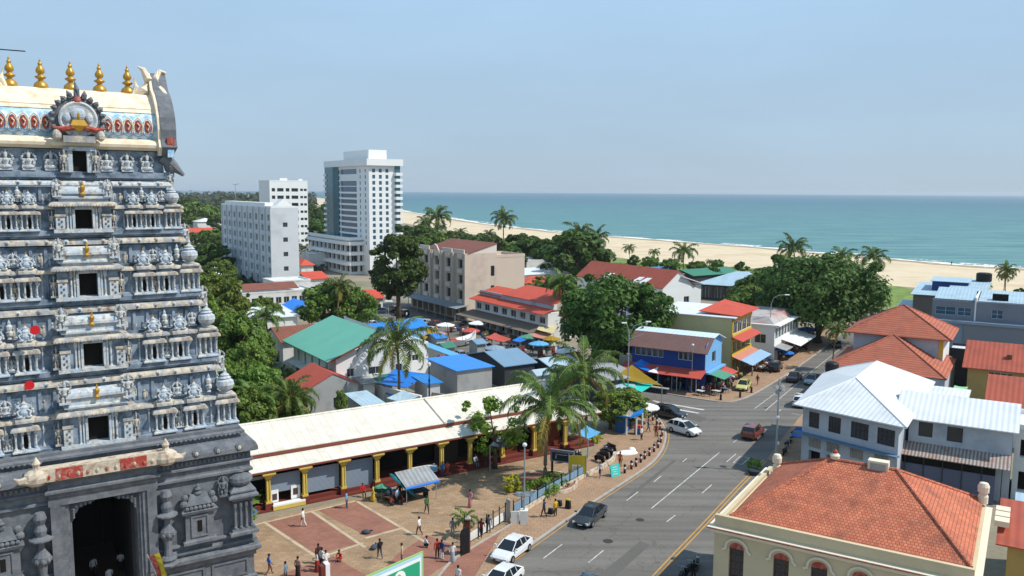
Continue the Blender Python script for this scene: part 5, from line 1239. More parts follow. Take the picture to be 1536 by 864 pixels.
for k in range(6): b = MB(); b.use(M_('beige_wall')); y = .25 + k * (d - .5) / 5; b.box(-.55, 0, y - .32, y + .32, 3.4, 15.6); b.build('rib', t)
for k in range(5):
    for z in (3.9, 7.4, 11.0, 14.4): b = MB(); b.use(M_('beige_trim')); b.box(-.3, -.02, d - fx[k] - 1.1, d - fx[k] + 1.1, z, z + .85); b.build('spandrel', t)
b = MB(); b.use(M_('beige_trim'))
for k in range(5):
    if k != 2: b.box(-.45, -.2, k * d / 5 + .5, (k + 1) * d / 5 - .5, h, h + .9)
for q in (-1, 1): b.tube([(-.4, d / 2 + q * 1.9, 13.5), (-.5, d / 2 + q * 1.8, 15.6), (-.5, d / 2 + q * .8, 16.7), (-.5, d / 2, 17.0)], .22, 6)
b.build('parapet', t)
b = MB(); b.use(M_('brown_sheet')); b.slab([(-.2, .5, h + .4), (w, -.1, h + .4), (w, d * .45, h + 3.0), (1.5, d * .45, h + 3.0)], .12) if False else None
b.slab([(w * .05, -.2, h + .15), (w + .1, -.2, h + 2.3), (w + .1, d * .75, h + 2.3), (w * .05, d * .75, h + .15)], .12); b.build('roof', t)
b = MB(); b.use(M_('beige_trim')); b.poly([(0, 0, h - .01), (w, 0, h - .01), (w, 0, h + 2.1), (0.2, 0, h + .1)]); b.poly([(w, 0, h), (w, d * .75, h), (w, d * .75, h + 2.1), (w, 0, h + 2.1)]); b.build('gable_wall', t)
b = MB(); b.use(mat('canopy_grey', '#8d9498', .7, .1, .6, pat='corr', pp=(.5, .3, '#6c7276'))); b.slab([(-3.4, -1, 3.3), (0, -1, 3.9), (0, d + 1, 3.9), (-3.4, d + 1, 3.3)], .12); b.build('canopy', t)
for k in range(7): b = MB(); b.use(M_('metal_pole')); b.cbox(-3.1, k * d / 6, 0, .12, .12, 3.3); b.build('canopy_post', t)
# plain rear wing, set back
f3 = Fr((745, 381), 14.8, UG, 787, d=10.); f3.o = f.o + ux(UG) * (w + .02) + uy(UG) * .4; f3.w = ext(f3.o, ux(UG), 787, 14.); t = bld('apartment_block', 'plain windowless cream wing joined to the right of the ribbed beige block', 'apartment block', f3, 14.4, mat('beige_plain', '#c4b3a2', .9, .05, .3, stain='#a8978a', stsc=.2, stamt=.3)); parapet(t, f3.w, f3.d, 14.4, M_('beige_plain'), .7)
# --- two-storey terrace with red roofs
f = Fr((822, 470), 6.2, UG, 842, 713); w, d, h = f.w, f.d, 6.2
ops = [(.6 + k * d / 8, .6 + k * d / 8 + 2.0, 3.9, 5.3) for k in range(8)] + [(.5 + k * d / 9, .5 + (k + .75) * d / 9, .1, 2.7, 1.2, 'open') for k in range(9)]
ops = [o for o in ops if o[1] < d]
t = bld('terrace_house', 'long two-storey white terrace with bright orange-red roofs in two levels', 'shop terrace', f, h, M_('white_wall'), W_=ops, fm=M_('frame_white'))
rd = mat('orange_sheet', '#c2503a', .65, .07, .5, pat='corr', pp=(.6, .2, '#9c3c2b'), stain='#8c4434', stsc=.3, stamt=.3)
b = MB(); b.use(rd); b.slab([(-1.5, d + .3, h - .1), (-1.5, -.3, h - .1), (1.2, -.3, h + .7), (1.2, d + .3, h + .7)], .1); b.build('lower_roof', t)
b = MB(); b.use(M_('bluegrey_wall')); b.box(1.2, 1.4, 0, d, h + .5, h + 1.7); b.build('clerestory', t)
b = MB(); b.use(rd); b.slab([(.9, d * .66, h + 1.7), (.9, -.4, h + 1.7), (7.5, -.4, h + 3.4), (7.5, d * .66, h + 3.4)], .12); b.build('roof', t)
b = MB(); b.use(rd); b.slab([(.9, d + .3, h + 1.2), (.9, d * .68, h + 1.2), (6, d * .68, h + 2.3), (6, d + .3, h + 2.3)], .12); b.build('roof', t)
b = MB(); b.use(mat('canopy_brown', '#76695c', .8, .1, .5, pat='corr', pp=(.6, .3, '#5c5148'))); b.slab([(-4.6, -.5, 2.7), (0, -.5, 3.5), (0, d + 1, 3.5), (-4.6, d + 1, 2.7)], .1); b.build('canopy', t)
for k in range(8): b = MB(); b.use(M_('metal_pole')); b.cbox(-4.4, k * d / 7, 0, .1, .1, 2.7); b.build('canopy_post', t)
# --- big leaning-ribbed grey-white hotel
f = Fr((407, 312), 24.6, UG, 447, 333); w, d, h = f.w, f.d, 24.6
mat('hotel_grey', '#c6cacc', .85, .06, .3, stain='#8a8f93', stsc=.2, stamt=.35)
n = 9; ops = [((k + .5) * d / n - 1.1, (k + .5) * d / n + 1.1, 1.9 + r * 3.15, 3.7 + r * 3.15, .9) for k in range(n) for r in range(7)]
t = bld('hotel_block', 'long light grey hotel slab with upright ribs and a peaked end wall', 'hotel', f, h, M_('hotel_grey'), W_=ops, S_=[(w * .5 - .7, w * .5 + .7, z, z + 1.3) for z in (2.5, 6.0, 10.3, 14.6, 19.0)], fm=M_('frame_dark'), sub=False, nx=0, gm=mat('window_dark_grey', '#3b434c', .3, .2))
for k in range(n + 1):
    b = MB(); b.use(M_('hotel_grey')); y = k * d / n; y0, y1 = max(-.05, y - .3), min(d + .05, y + .3)
    b.frus(-.45, -.02, y0, y1, 0, -.4, -.02, y0, y1, h - 1); b.frus(-.4, -.02, y0, y1, h - 1, -.3, -.02, y0, y1, h + .4); b.build('rib', t)
for k in range(n):
    for r in range(7): b = MB(); b.use(M_('hotel_grey')); b.box(-.2, -.02, (k + .1) * d / n + .2, (k + .9) * d / n - .2, 1.0 + r * 3.15, 1.7 + r * 3.15); b.build('balcony_front', t)
b = MB(); b.use(M_('white_clean')); b.box(0, w, 0, d, h + .01, h + .5); b.frus(w * .15, w * .8, .0, 4, h + .5, w * .45, w * .5, .2, 3.8, h + 2.6); b.box(.5, w * .4, 8, d - 2, h + .5, h + 1.4); b.build('roof', t)
# --- tall white tower with glass bands on a podium
f = Fr((553, 248), 38.5, UG, 598, 492); w, d, h = f.w, f.d, 38.5
z0 = 9.5; nf = 13; fh = (h - z0 - 1.5) / nf
white = M_('white_clean')
S_ops = [(w * (.16 + .22 * k) - .55, w * (.16 + .22 * k) + .55, z0 + 1.2 + r * fh, z0 + 2.5 + r * fh) for k in range(3) for r in range(nf)]
W_ops = [(d * .03, d * .30, z0 + .9 + r * fh, z0 + .9 + fh * .72 + r * fh, .9) for r in range(nf)] + [(d * .31, d * .72, z0 + .8 + r * fh, z0 + .8 + fh * (.68 if r < 9 else .85) + r * fh, .6) for r in range(nf) if r != 11] + [(d * x - .5, d * x + .5, z0 + 1.2 + r * fh, z0 + 2.4 + r * fh) for x in (.8, .92) for r in range(nf)]
t = bld('hotel_tower', 'tallest building, white beach hotel tower with blue glass bands and flat overhanging top', 'hotel tower', f, h, white, S_=S_ops, W_=W_ops, fm=M_('frame_white'), gm=M_('glass_blue'), sub=False, nx=0)
b = MB(); b.use(white); b.box(-1.2, w + 1.2, -1.2, d + 1.2, h, h + 2.3); b.build('cornice', t)
b = MB(); b.use(white); b.box(w * .15, w * .75, d * .1, d * .7, h + 2.3, h + 5.6); b.build('plant_room', t)
b = MB(); b.use(white)
for r in range(nf):
    z = z0 + .2 + r * fh; b.prism([(w * .82, -.02), (w * .86, -1.3), (w + .9, -1.3), (w + .9, 4), (w, 4), (w, -.02)], z, z + 1.05)
b.build('balcony', t)
b = MB(); b.use(M_('glass_teal')); b.box(w * .86, w + .3, -.5, 3.5, z0, h); b.build('glazed_corner', t)
b = MB(); b.use(M_('glass_teal')); b.prism([(-.02, d * .72), (-1.2, d * .8), (-1.2, d + .6), (-.02, d + .6)], z0, h); b.build('glazed_corner', t)
b = MB(); b.use(white)
for r in range(nf): z = z0 + .3 + r * fh; b.prism([(-.02, d * .96), (-1.6, d * .96), (-1.6, d + 1.2), (-.02, d + 1.2)], z, z + .8)
b.build('balcony', t)
# podium of the tower
fp = Fr((525, 357), 12., UG, 566, 466); fp = Fr((524, 360), 12.4, UG, 566, 466); w, d, h = fp.w, fp.d, 12.4
ops = []; 
for z in (1., 4.7, 8.2): ops += [(k * d / 9 + .5, (k + 1) * d / 9 - .3, z, z + 2.1, .8) for k in range(9)]
so = []; 
for z in (1., 4.7, 8.2): so += [(k * w / 3 + .4, (k + 1) * w / 3 - .4, z, z + 2.1, .8) for k in range(3)]
t = bld('hotel_podium', 'three-storey white podium with curved balconies at the foot of the beach hotel tower', 'hotel wing', fp, h, white, W_=ops, S_=so, fm=M_('frame_white'), gm=M_('glass'), sub=False, nx=2)
b = MB(); b.use(white)
for z in (3.4, 7.0, 10.6):
    b.prism([(-1.6, -.6), (-.6, -1.6), (w + .8, -1.6), (w + .8, -.02), (0, -.02), (-.02, d + .5), (-1.6, d + .5)], z, z + 1.15)
b.prism([(-1.2, -.6), (-.6, -1.2), (w + .4, -1.2), (w + .4, -.02), (-.02, -.02), (-.02, d), (-1.2, d)], h - .1, h + .9); b.build('balcony', t)
# --- white hotel behind
f = Fr((405, 270), 26., UG, 460, 388); w, d, h = f.w, f.d, 28.
f = Fr((404, 272), 34.2, UG, 461, 388); w, d, h = f.w, f.d, 34.2; fh = 3.9
ops = [(w * a - ww, w * a + ww, 1.6 + r * fh, 3.4 + r * fh, .8) for a, ww in ((.1, w * .045), (.28, w * .085), (.47, w * .05), (.66, w * .09)) for r in range(8)] + [(w * a - .8, w * a + .8, 1.9 + r * fh, 3.2 + r * fh, .3) for a in (.84, .94) for r in range(8)]
t = bld('hotel_block', 'distant white hotel with rows of dark balconies standing behind the ribbed slab', 'hotel', f, h, white, S_=ops, fm=M_('frame_dark'), gm=M_('glass'), sub=False, nx=0)
flatroof(t, w, d, h, M_('white_roof'), white, .6)
b = MB(); b.use(white); b.box(w * .3, w * .5, 2, 6, h, h + 1.8); b.box(w * .8, w * .9, 2, 6, h, h + 1.5); b.build('plant_room', t)
# --- low white buildings at the left
def lowb(lbl, c, z, px1, px2, h, wm='white_wall', rm='white_roof', kind='flat', rise=1.2, n=3, wn=0, a=UG, cat='house', name='low_house', ww=1.6, sub=True, d=None, w=None, wh=1.3, sill=.95, storeys=1):
    f = Fr(c, z, a, px1, px2, d=d, w=w); so = grid(f.w, n, [sill + 3 * k for k in range(storeys)], min(ww, f.w / max(n, 1) * .7), wh) if n else []; wo = grid(f.d, wn, [sill + 3 * k for k in range(storeys)], min(ww, f.d / max(wn, 1) * .7), wh) if wn else []
    t = bld(name, lbl, cat, f, h, M_(wm), S_=so, W_=wo, sub=sub, fm=M_('frame_white') if sub else M_('frame_dark'), nx=2 if sub else 0)
    if kind == 'flat': flatroof(t, f.w, f.d, h, M_(rm), M_(wm), .4)
    elif kind == 'gable': gable(t, 0, f.w, 0, f.d, h, rise, M_(rm), wall=M_(wm), ov=.5)
    elif kind == 'gabley': gable(t, 0, f.w, 0, f.d, h, rise, M_(rm), ax='y', wall=M_(wm), ov=.5)
    elif kind == 'hip': hip(t, -.6, f.w + .6, -.6, f.d + .6, h, rise, M_(rm), ax='x' if f.w > f.d else 'y')
    elif kind == 'shed': shed(t, -.5, f.w + .5, -.5, f.d + .5, h + .05, h + rise, M_(rm))
    return t, f
t, f = lowb('long low white building with a strip of windows and brown-red top beyond the blue tarp', (363, 442), 5.6, 470, 345, 5.6, n=9, ww=2.4, d=10., storeys=1, sill=3.0, wh=1.5)
shed(t, .5, f.w * .82, 1.2, 5.5, 6.3, 7.5, M_('brown_sheet'), name='roof_strip')
lowb('white block with a dark opening right at the foot of the ribbed hotel', (410, 424), 6.4, 466, 400, 6.4, n=2, ww=2.5, d=9, sill=3.2)
lowb('white shed roof glaring behind the leafy trees', (362, 480), 4.6, 446, 350, 4.6, n=0, d=11, kind='shed', rise=.8)
lowb('white hipped roof peeking between trees beside the temple tower', (300, 413), 5.0, 345, 290, 5.0, n=0, d=12, kind='hip', rise=2.4)
lowb('white warehouse with a flat roof left of the brown-red pitched roof', (378, 512), 4.2, 430, 360, 4.2, n=0, d=7, kind='shed', rise=.3)
lowb('small white house with banded front far left beside the temple tower', (262, 385), 8., 312, 250, 8., n=1, ww=8., wh=.7, storeys=2, d=14, sub=False)
lowb('white house with orange-red eaves far left among dark trees', (285, 333), 6., 335, 275, 6., rm='orange_sheet', kind='hip', rise=2.5, n=3, d=16, sub=False)
lowb('tiny white two-storey house in the far treeline', (303, 307), 8., 316, 300, 8., n=2, d=10, sub=False, storeys=2)
lowb('small red-roofed house right of the ribbed hotel', (452, 398), 5., 470, 445, 5., rm='orange_sheet', kind='hip', rise=1.8, n=2, d=9, sub=False)
lowb('red-awninged cafe below the hotel podium', (462, 418), 4.6, 492, 458, 4.4, rm='orange_sheet', kind='shed', rise=1.6, n=2, d=6, sub=False)
lowb('orange-red roofed kiosk beside the dark tree and parking street', (545, 446), 4.2, 574, 538, 4.0, rm='orange_sheet', kind='gable', rise=1.5, n=2, d=8, sub=False)
lowb('white flat house among trees right of the ribbed hotel', (455, 345), 6., 474, 450, 6., n=2, d=10, sub=False)
lowb('white house beside the red-roofed one behind the podium', (464, 382), 6., 490, 458, 6., n=2, d=9, sub=False)
# houses towards the beach
lowb('long white beach cafe with a pale yellow band and flat roof', (790, 392), 5.0, 850, 783, 5.0, n=4, d=12, kind='flat', sub=False)
lowb('white open pavilion with a blue tarp end near the beach palms', (778, 412), 4.6, 852, 770, 4.4, n=5, d=12, kind='shed', rise=.8, sub=False)
lowb('low house with a rust-red hipped roof behind the red terrace', (790, 424), 4.4, 843, 780, 4.2, rm='orange_sheet', kind='hip', rise=1.4, n=3, d=10, sub=False)
lowb('small white stall roof under the palm behind the red terrace', (800, 446), 3.6, 836, 795, 3.4, n=0, d=9, kind='shed', rise=.5)
lowb('small white cube house beyond the beige block', (668, 352), 4., 690, 662, 4., n=1, d=9, sub=False)
lowb('tiny orange-roofed corner shop between the terrace palm and the round tree', (846, 478), 4.2, 862, 842, 4.2, rm='orange_sheet', kind='gable', rise=1.2, n=1, d=6)
lowb('blue-roofed beach shack with a domed tarp', (887, 399), 4.2, 928, 880, 3.6, rm='blue_tarp', kind='hip', rise=1.8, n=0, d=11)
lowb('low white and blue tarp shack on the beach grass', (968, 408), 3.6, 1010, 960, 3.2, rm='blue_sheet', kind='gable', rise=1.4, n=0, d=9)
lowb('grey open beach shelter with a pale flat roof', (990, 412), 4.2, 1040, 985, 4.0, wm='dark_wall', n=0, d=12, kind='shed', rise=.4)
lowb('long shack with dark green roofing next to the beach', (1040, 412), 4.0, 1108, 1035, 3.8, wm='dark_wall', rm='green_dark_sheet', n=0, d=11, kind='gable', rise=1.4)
# pale blue pavilion
t, f = lowb('square beach pavilion with a large pale blue tent-like roof', (1120, 423), 4.6, 1160, 1052, 4.4, wm='dark_wall', n=0, kind='none', a=RG + rad(0), cat='pavilion', d=18)
f = Fr((1052, 424), 4.6, RG, 1145, 1040, d=18); t.location = f.o; 
for ch in list(t.children): bpy.data.objects.remove(ch)
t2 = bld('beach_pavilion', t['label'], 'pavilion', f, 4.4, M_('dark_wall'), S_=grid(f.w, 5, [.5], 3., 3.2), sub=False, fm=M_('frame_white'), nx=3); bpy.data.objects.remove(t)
hip(t2, -1.5, f.w + 1.5, -1.5, f.d + 1.5, 4.4, 3.2, M_('paleblue_sheet'), ax='x', inset=f.d * .48)
# white house with the big dull red roof
f = Fr((994, 431), 9.6, UG, 1052, 866); w, d, h = f.w, f.d, 9.6
t = bld('white_house', 'white two-storey house with a long dull red roof behind the round tree', 'house', f, h, M_('white_clean'), S_=[(2.0, 3.4, 5.2, 7.2), (w * .55, w * .55 + 1.6, 5.2, 7.2)], W_=grid(d, 6, [1.2, 4.8], 1.5, 1.6))
gable(t, 0, w * .8, 0, d, h, 3.4, M_('red_sheet'), ax='y', wall=M_('white_clean'), ov=.3)
b = MB(); b.use(M_('white_clean')); b.slab([(w * .45, -.6, h + 2.2), (w + .6, -.6, h + .1), (w + .6, d, h + .1), (w * .45, d, h + 2.2)], .15)
for y in (d * .2, d * .28, d * .62): b.slab([(-.4, y, h + .25), (w * .18, y - .6, h + 1.5), (w * .22, y + .8, h + 1.7), (-.4, y + 1.6, h + .25)], .2)
b.build('gable_trim', t)
b = MB(); b.use(M_('white_clean')); b.box(5.2, 6.0, -.45, -.01, 2.9, 3.5); b.build('air_conditioner', t)
# ------------------------------------------------------------------ right of the market: main-road grid
def road_angle(): return RG + pi / 2
mat('deep_blue_wall', '#1f3f86', .7, .1, .5, pat='corr', pp=(.35, .2, '#183268')); mat('light_blue_wall', '#6fa4d0', .7, .06, .5); mat('olive_wall', '#c2b786', .9, .05, .4, stain='#a89c70', stsc=.3, stamt=.4)
mat('yellow_wall', '#c4a838', .75, .1, .6); mat('green_awning', '#4e8a72', .7, .06); mat('red_awning', '#b54f42', .7, .08); mat('salmon_awning', '#bb7f6a', .7, .08); mat('pale_awning', '#8fb0cc', .6, .08, .5, pat='corr', pp=(.5, .15, '#7597b5'))
mat('white_cloth', '#e4e4e0', .7, .04); mat('cyan_cloth', '#2fbfae', .65, .05); mat('ochre_cloth', '#9a7a1c', .7, .05); mat('green_cloth', '#7fb886', .7, .05); mat('dark_cloth', '#2b3138', .8, .1); mat('teal_cloth', '#1f6a72', .7, .08)
# blue corner shop
f = Fr((1056, 590), 0, RG, 953, 1085, se=True, w=11.8, d=7.5); w, d = f.w, f.d
t = bld('corner_shop', 'deep blue two-storey corner shop with a maroon roof and pale blue end wall', 'shop', f, 6.5, M_('deep_blue_wall'), S_=[(.5 + k * .95, 1.35 + k * .95, 4.7, 6.0, .1) for k in range(5)] + [(7.6 + k * .8, 8.3 + k * .8, 4.7, 6.0, .1) for k in range(3)] + [(.4 + k * 2.2, 2.3 + k * 2.2, .15, 2.7, 2.0, 'open') for k in range(5)], E_=[(3.0, 4.6, 4.2, 5.8, .1), (.5, 6.8, .15, 2.7, 2., 'open')], nx=1)
b = MB(); b.use(M_('light_blue_wall')); b.box(w + .005, w + .06, -.02, 2.95, 3.3, 6.5); b.box(w + .005, w + .06, 4.65, d, 3.3, 6.5); b.box(w + .005, w + .06, 2.95, 4.65, 3.3, 4.18); b.box(w + .005, w + .06, 2.95, 4.65, 5.82, 6.5)
b.add([(w + .03, -.2, 6.45), (w + .03, d + .3, 6.45), (w + .03, d + .2, 7.6), (w + .03, d * .75, 8.3), (w + .03, d * .45, 8.3), (w + .03, .6, 7.4)], [(0, 1, 2, 3, 4, 5)]); b.box(w + .0, w + .8, -.4, d + .2, 3.0, 3.25); b.build('end_wall', t)
b = MB(); b.use(M_('maroon_sheet')); b.slab([(-.6, -.8, 6.15), (w + .6, -.8, 6.15), (w + .6, 2.2, 8.15), (-.6, 2.2, 8.15)], .1); b.build('roof', t)
b = MB(); b.use(mat('pale_roof', '#c9dbe4', .45, .05, .5, pat='corr', pp=(.7, .12, '#aebfc8'), stain='#a8a498', stsc=.4, stamt=.3)); b.slab([(-.6, 2.2, 8.15), (w + .6, 2.2, 8.15), (w + .6, 4.5, 8.5), (-.6, 4.5, 8.5)], .1); b.slab([(-.6, 4.5, 8.5), (w + .6, 4.5, 8.5), (w + .6, d + .4, 7.4), (-.6, d + .4, 7.4)], .1); b.build('roof', t)
b = MB(); b.use(M_('red_awning')); b.slab([(-1, -2.6, 2.7), (w + .3, -2.6, 2.7), (w + .3, -.01, 3.5), (-1, -.01, 3.5)], .08); b.build('awning', t)
for k in range(5): b = MB(); b.use(M_('metal_pole')); b.cbox(-.6 + k * 3, -2.5, 0, .1, .1, 2.65); b.build('awning_post', t)
def attached(t, pts, m, nm='awning', th=.08):
    b = MB(); b.use(m); b.slab(pts, th); b.build(nm, t)
attached(t, [(w + .07, .0, 3.2), (w + 3.0, .0, 2.5), (w + 3.0, 4.2, 2.5), (w + .07, 4.2, 3.2)], M_('green_awning'))
attached(t, [(w + .07, 4.4, 2.9), (w + 2.6, 4.4, 2.2), (w + 2.6, 8.2, 2.2), (w + .07, 8.2, 2.9)], M_('red_awning'))
# olive and yellow building
f = Fr((1095, 565), 0, RG, 1004, 1130, se=True, w=14.5, d=11.0); w, d = f.w, f.d; h = 9.6
t = bld('shop_house', 'shop house with a blank olive side wall and yellow front under an orange-red roof', 'shop house', f, h, M_('olive_wall'), E_=[(.6 + k * 2.6, 2.9 + k * 2.6, 6.9, 8.9, .1) for k in range(4)] + [(.6 + k * 2.6, 2.9 + k * 2.6, 3.9, 5.6, .8, 'open') for k in range(4)] + [(.4 + k * 2.6, 2.8 + k * 2.6, .15, 2.6, 1.8, 'open') for k in range(4)], nx=2)
b = MB(); b.use(M_('yellow_wall')); b.box(w + .01, w + .12, 0, .5, .1, h); b.box(w + .01, w + .12, 0, d, 6.1, 6.85); b.box(w + .01, w + .2, 0, d, 2.7, 3.85); b.box(w + .01, w + .12, 0, d, 8.95, h); b.build('front_panels', t)
b = MB(); b.use(M_('white_roof')); b.slab([(1, -.3, h + .15), (w + .6, -.3, h + .15), (w + .6, d + .3, h + .6), (1, d + .3, h + .6)], .14); b.box(-2.2, 1, .5, d, h - .7, h - .55); b.build('roof', t)
b = MB(); b.use(M_('orange_sheet')); b.slab([(w - 6, 1, h + .75), (w + 1.0, 1, h + .35), (w + 1.2, d + .5, h + .6), (w - 5, d + .5, h + 1.6)], .12); b.build('roof', t)
attached(t, [(w + .2, -.2, 6.6), (w + 1.9, -.2, 6.0), (w + 1.9, d, 6.0), (w + .2, d, 6.6)], M_('red_awning')); attached(t, [(w + .13, 0, 3.4), (w + 1.6, 0, 2.9), (w + 1.6, d, 2.9), (w + .13, d, 3.4)], M_('salmon_awning'))
attached(t, [(w + 1.65, 0, 2.95), (w + 3.6, 0, 2.3), (w + 3.6, d + .5, 2.3), (w + 1.65, d + .5, 2.95)], M_('pale_awning'))
# white shop with red top further on
f = Fr((1160, 545), 0, RG, 1120, 1192, se=True, w=9, d=17.5); w, d = f.w, f.d; h = 6.6
t = bld('shop_house', 'white two-storey shop row with a red-topped roof beside the big street tree', 'shop house', f, h, M_('white_clean'), E_=[(.5 + k * 2.1, 2.2 + k * 2.1, 4.2, 6.1, .1) for k in range(8)] + [(.4 + k * 2.4, 2.5 + k * 2.4, .15, 2.5, 1.5, 'open') for k in range(7)], S_=[(w - 3.5, w - 1.5, 3.4, 5.0)], nx=2)
b = MB(); b.use(white); b.box(-.3, w + .9, -.4, d + .3, h, h + .25); b.build('roof_slab', t)
b = MB(); b.use(mat('roof_weathered', '#a8a4a0', .8, .15, .5, stain='#a84a38', stsc=.35, stamt=.9)); b.frus(.2, w - .2, .3, d - .5, h + .25, 1.5, w - 1.5, 1.5, d - 2, h + 1.3); b.build('roof', t)
attached(t, [(w + .02, 5.0, 3.6), (w + 3.4, 5.0, 2.7), (w + 3.4, d, 2.7), (w + .02, d, 3.6)], M_('white_cloth'))
attached(t, [(w + .02, 0, 3.0), (w + 2.2, 0, 2.5), (w + 2.2, 4.6, 2.5), (w + .02, 4.6, 3.0)], M_('grey_sheet'))

# cream building with the large tiled roof, lower right
mat('cream_wall', '#c9b896', .85, .06, .4, stain='#a8957a', stsc=.35, stamt=.4); mat('cream_trim', '#ddd0b8', .8, .06, .6)
f = Fr((1072, 788), 7.6, RG, w=15.4, d=13.6); w, d, h = f.w, f.d, 7.6
xs_ = [f.loc(px, py, 6.0)[0] for px, py in ((1117, 815), (1181, 832), (1236, 846), (1297, 860))]; print('cream windows', xs_, f.o)
t = bld('colonial_building', 'cream building with arched red-topped windows and a large terracotta tiled hip roof', 'building', f, h, M_('cream_wall'), S_=[(x - .5, x + .5, 4.2, 6.3, .3) for x in xs_] + [(x - .5, x + .5, .8, 3.0, .3) for x in xs_], fm=M_('frame_brown'), nx=3, nz=4, top=False)
b = MB(); b.use(M_('cream_trim')); rprof(b, -.05, w + .05, -.05, d + .05, [(.0, h - .45), (.12, h - .4), (.12, h - .25), (.35, h - .12), (.35, h)]); b.build('cornice', t)
b = MB(); b.use(M_('paint_red')); b.box(-.42, w + .42, -.43, -.41, h - .1, h - .04); b.build('cornice_line', t)
b = MB(); b.use(M_('cream_wall')); b.box(.0, w, .05, .35, h, h + .75); b.box(.0, .3, .35, d, h, h + .3); b.box(w - .3, w, .35, d, h, h + .5); b.box(.3, w - .3, .35, 1.3, h, h + .1); b.build('parapet', t)
hip(t, .9, w - .2, .45, d - .2, h + .7, 3.1, M_('tile_red'), ax='x', inset=5.0, cap=M_('tile_red'), th=.16)
for x, y, z, r in ((.9, d - 1.2, h + .3, .32), (w - .2, d - 1., h + .7, .34)): b = MB(); b.use(M_('cream_trim')); b.lathe(x, y, z, [(r, 0), (r, .5), (r * .7, .7), (r * 1.1, .8), (r * 1.15, 1.2), (r * .8, 1.45), (r * .3, 1.5)], 12); b.build('roof_urn', t)
b = MB(); b.use(M_('cream_trim')); b.lathe(6.2, 7., h + 3.75, [(.12, 0), (.3, .12), (.34, .35), (.2, .5)], 12); b.use(M_('paint_red')); b.lathe(6.2, 7., h + 4.22, [(.18, 0), (.16, .18), (.04, .3)], 10); b.build('finial', t)
b = MB(); b.use(M_('cream_trim')); b.box(8.4, 9.7, 6.6, 7.3, h + 3.2, h + 4.25); b.use(M_('concrete')); b.box(8.55, 9.55, 6.57, 6.6, h + 3.5, h + 4.1); b.build('vent_box', t)
b = MB()
for x in xs_:
    pass
for x in xs_:
    b = MB(); b.use(M_('paint_red')); pts = [(x + .5 * cos(a), -.02, 6.3 + .42 * sin(a)) for a in [pi * k / 10 for k in range(11)]]; b.add(pts[::-1] , [tuple(range(11))]); 
    b.add([(p[0], .1, p[2]) for p in pts], [tuple(range(11))]); b.build('fanlight', t)
    b = MB(); b.use(M_('cream_trim')); b.tube([(x - .95, -.08, 6.1), (x - .72, -.08, 6.2)] + [(x + .72 * cos(a), -.08, 6.35 + .62 * sin(a)) for a in [pi * (1 - k / 10) for k in range(11)]] + [(x + .95, -.08, 6.1)], .09, 6); b.build('window_hood', t)
# white-roofed house, right foreground; its grey-blue shade is put into the wall colour
f = Fr((1205, 605), 7.5, RG, w=10, d=18.8); A, B_, C_, D_ = (0, 0), (9.9, -3.4), (10.1, 18.8), (-.8, 18.9)
t = thing('white_house', 'two-storey white house, shade painted blue-grey into its walls, with a bright white hipped sheet roof', 'house', f.o, f.a)
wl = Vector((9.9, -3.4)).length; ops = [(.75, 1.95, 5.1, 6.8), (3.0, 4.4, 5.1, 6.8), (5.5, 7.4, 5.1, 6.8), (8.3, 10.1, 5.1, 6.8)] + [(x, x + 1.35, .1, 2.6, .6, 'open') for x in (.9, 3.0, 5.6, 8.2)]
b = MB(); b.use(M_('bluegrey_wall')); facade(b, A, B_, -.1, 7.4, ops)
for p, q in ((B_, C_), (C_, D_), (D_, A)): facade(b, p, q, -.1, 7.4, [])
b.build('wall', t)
for o in ops:
    if len(o) > 4:
        a_, c_ = Vector((*A, 0)), Vector((*B_, 0)); dd = (c_ - a_).normalized(); n_ = Vector((-dd.y, dd.x, 0)); p1 = a_ + dd * o[0] + n_ * .58; p2 = a_ + dd * o[1] + n_ * .58
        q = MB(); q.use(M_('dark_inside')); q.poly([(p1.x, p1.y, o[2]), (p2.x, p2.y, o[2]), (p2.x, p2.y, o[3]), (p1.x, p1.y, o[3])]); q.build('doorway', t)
    else: pane_on(t, A, B_, o, .18, M_('frame_dark'), M_('glass'), 4, 4)
dd = (Vector((*B_, 0)) - Vector((*A, 0))).normalized(); MX = Matrix(((dd.x, -dd.y, 0, 0), (dd.y, dd.x, 0, 0), (0, 0, 1, 0), (0, 0, 0, 1)))
b = MB(); b.T = MX; b.use(mat('ledge_blue', '#5d7890', .7, .1)); b.box(-.6, wl + .2, -.75, -.01, 4.25, 4.42); b.build('ledge', t)
for x in (.9, 3.0, 5.6, 8.2):
    b = MB(); b.T = MX; b.use(M_('concrete'))
    for k in range(9): b.box(x + k * .16, x + k * .16 + .07, -.1, -.02, 3.0, 4.1)
    b.build('shutter_slats', t)
b = MB(); b.use(M_('white_roof')); z = 7.5; o_ = .75; P0, P1, P2, P3 = (-o_, -.9, z), (9.9 + o_, -3.4 - o_, z), (10.2 + o_, 19.2, z), (-.9 - o_, 19.2, z); R0, R1 = (4.4, 4.6, 10.0), (4.9, 15.5, 10.0)
b.slab([P0, P1, R0], .12); b.slab([P1, P2, R1, R0], .12); b.slab([P2, P3, R1], .12); b.slab([P3, P0, R0, R1], .12); b.build('roof', t)
c_ = MB(); c_.use(M_('white_clean'))
for p, q in ((P0, R0), (P1, R0), (P2, R1), (P3, R1), (R0, R1)): c_.tube([p, q], .1, 6)
c_.build('ridge_cap', t)
b = MB(); b.use(M_('black')); b.lathe(-.6, 17.8, 7.4, [(.75, 0), (.8, .1), (.8, 1.3), (.6, 1.5), (.2, 1.55)], 14); b.build('water_tank', t)
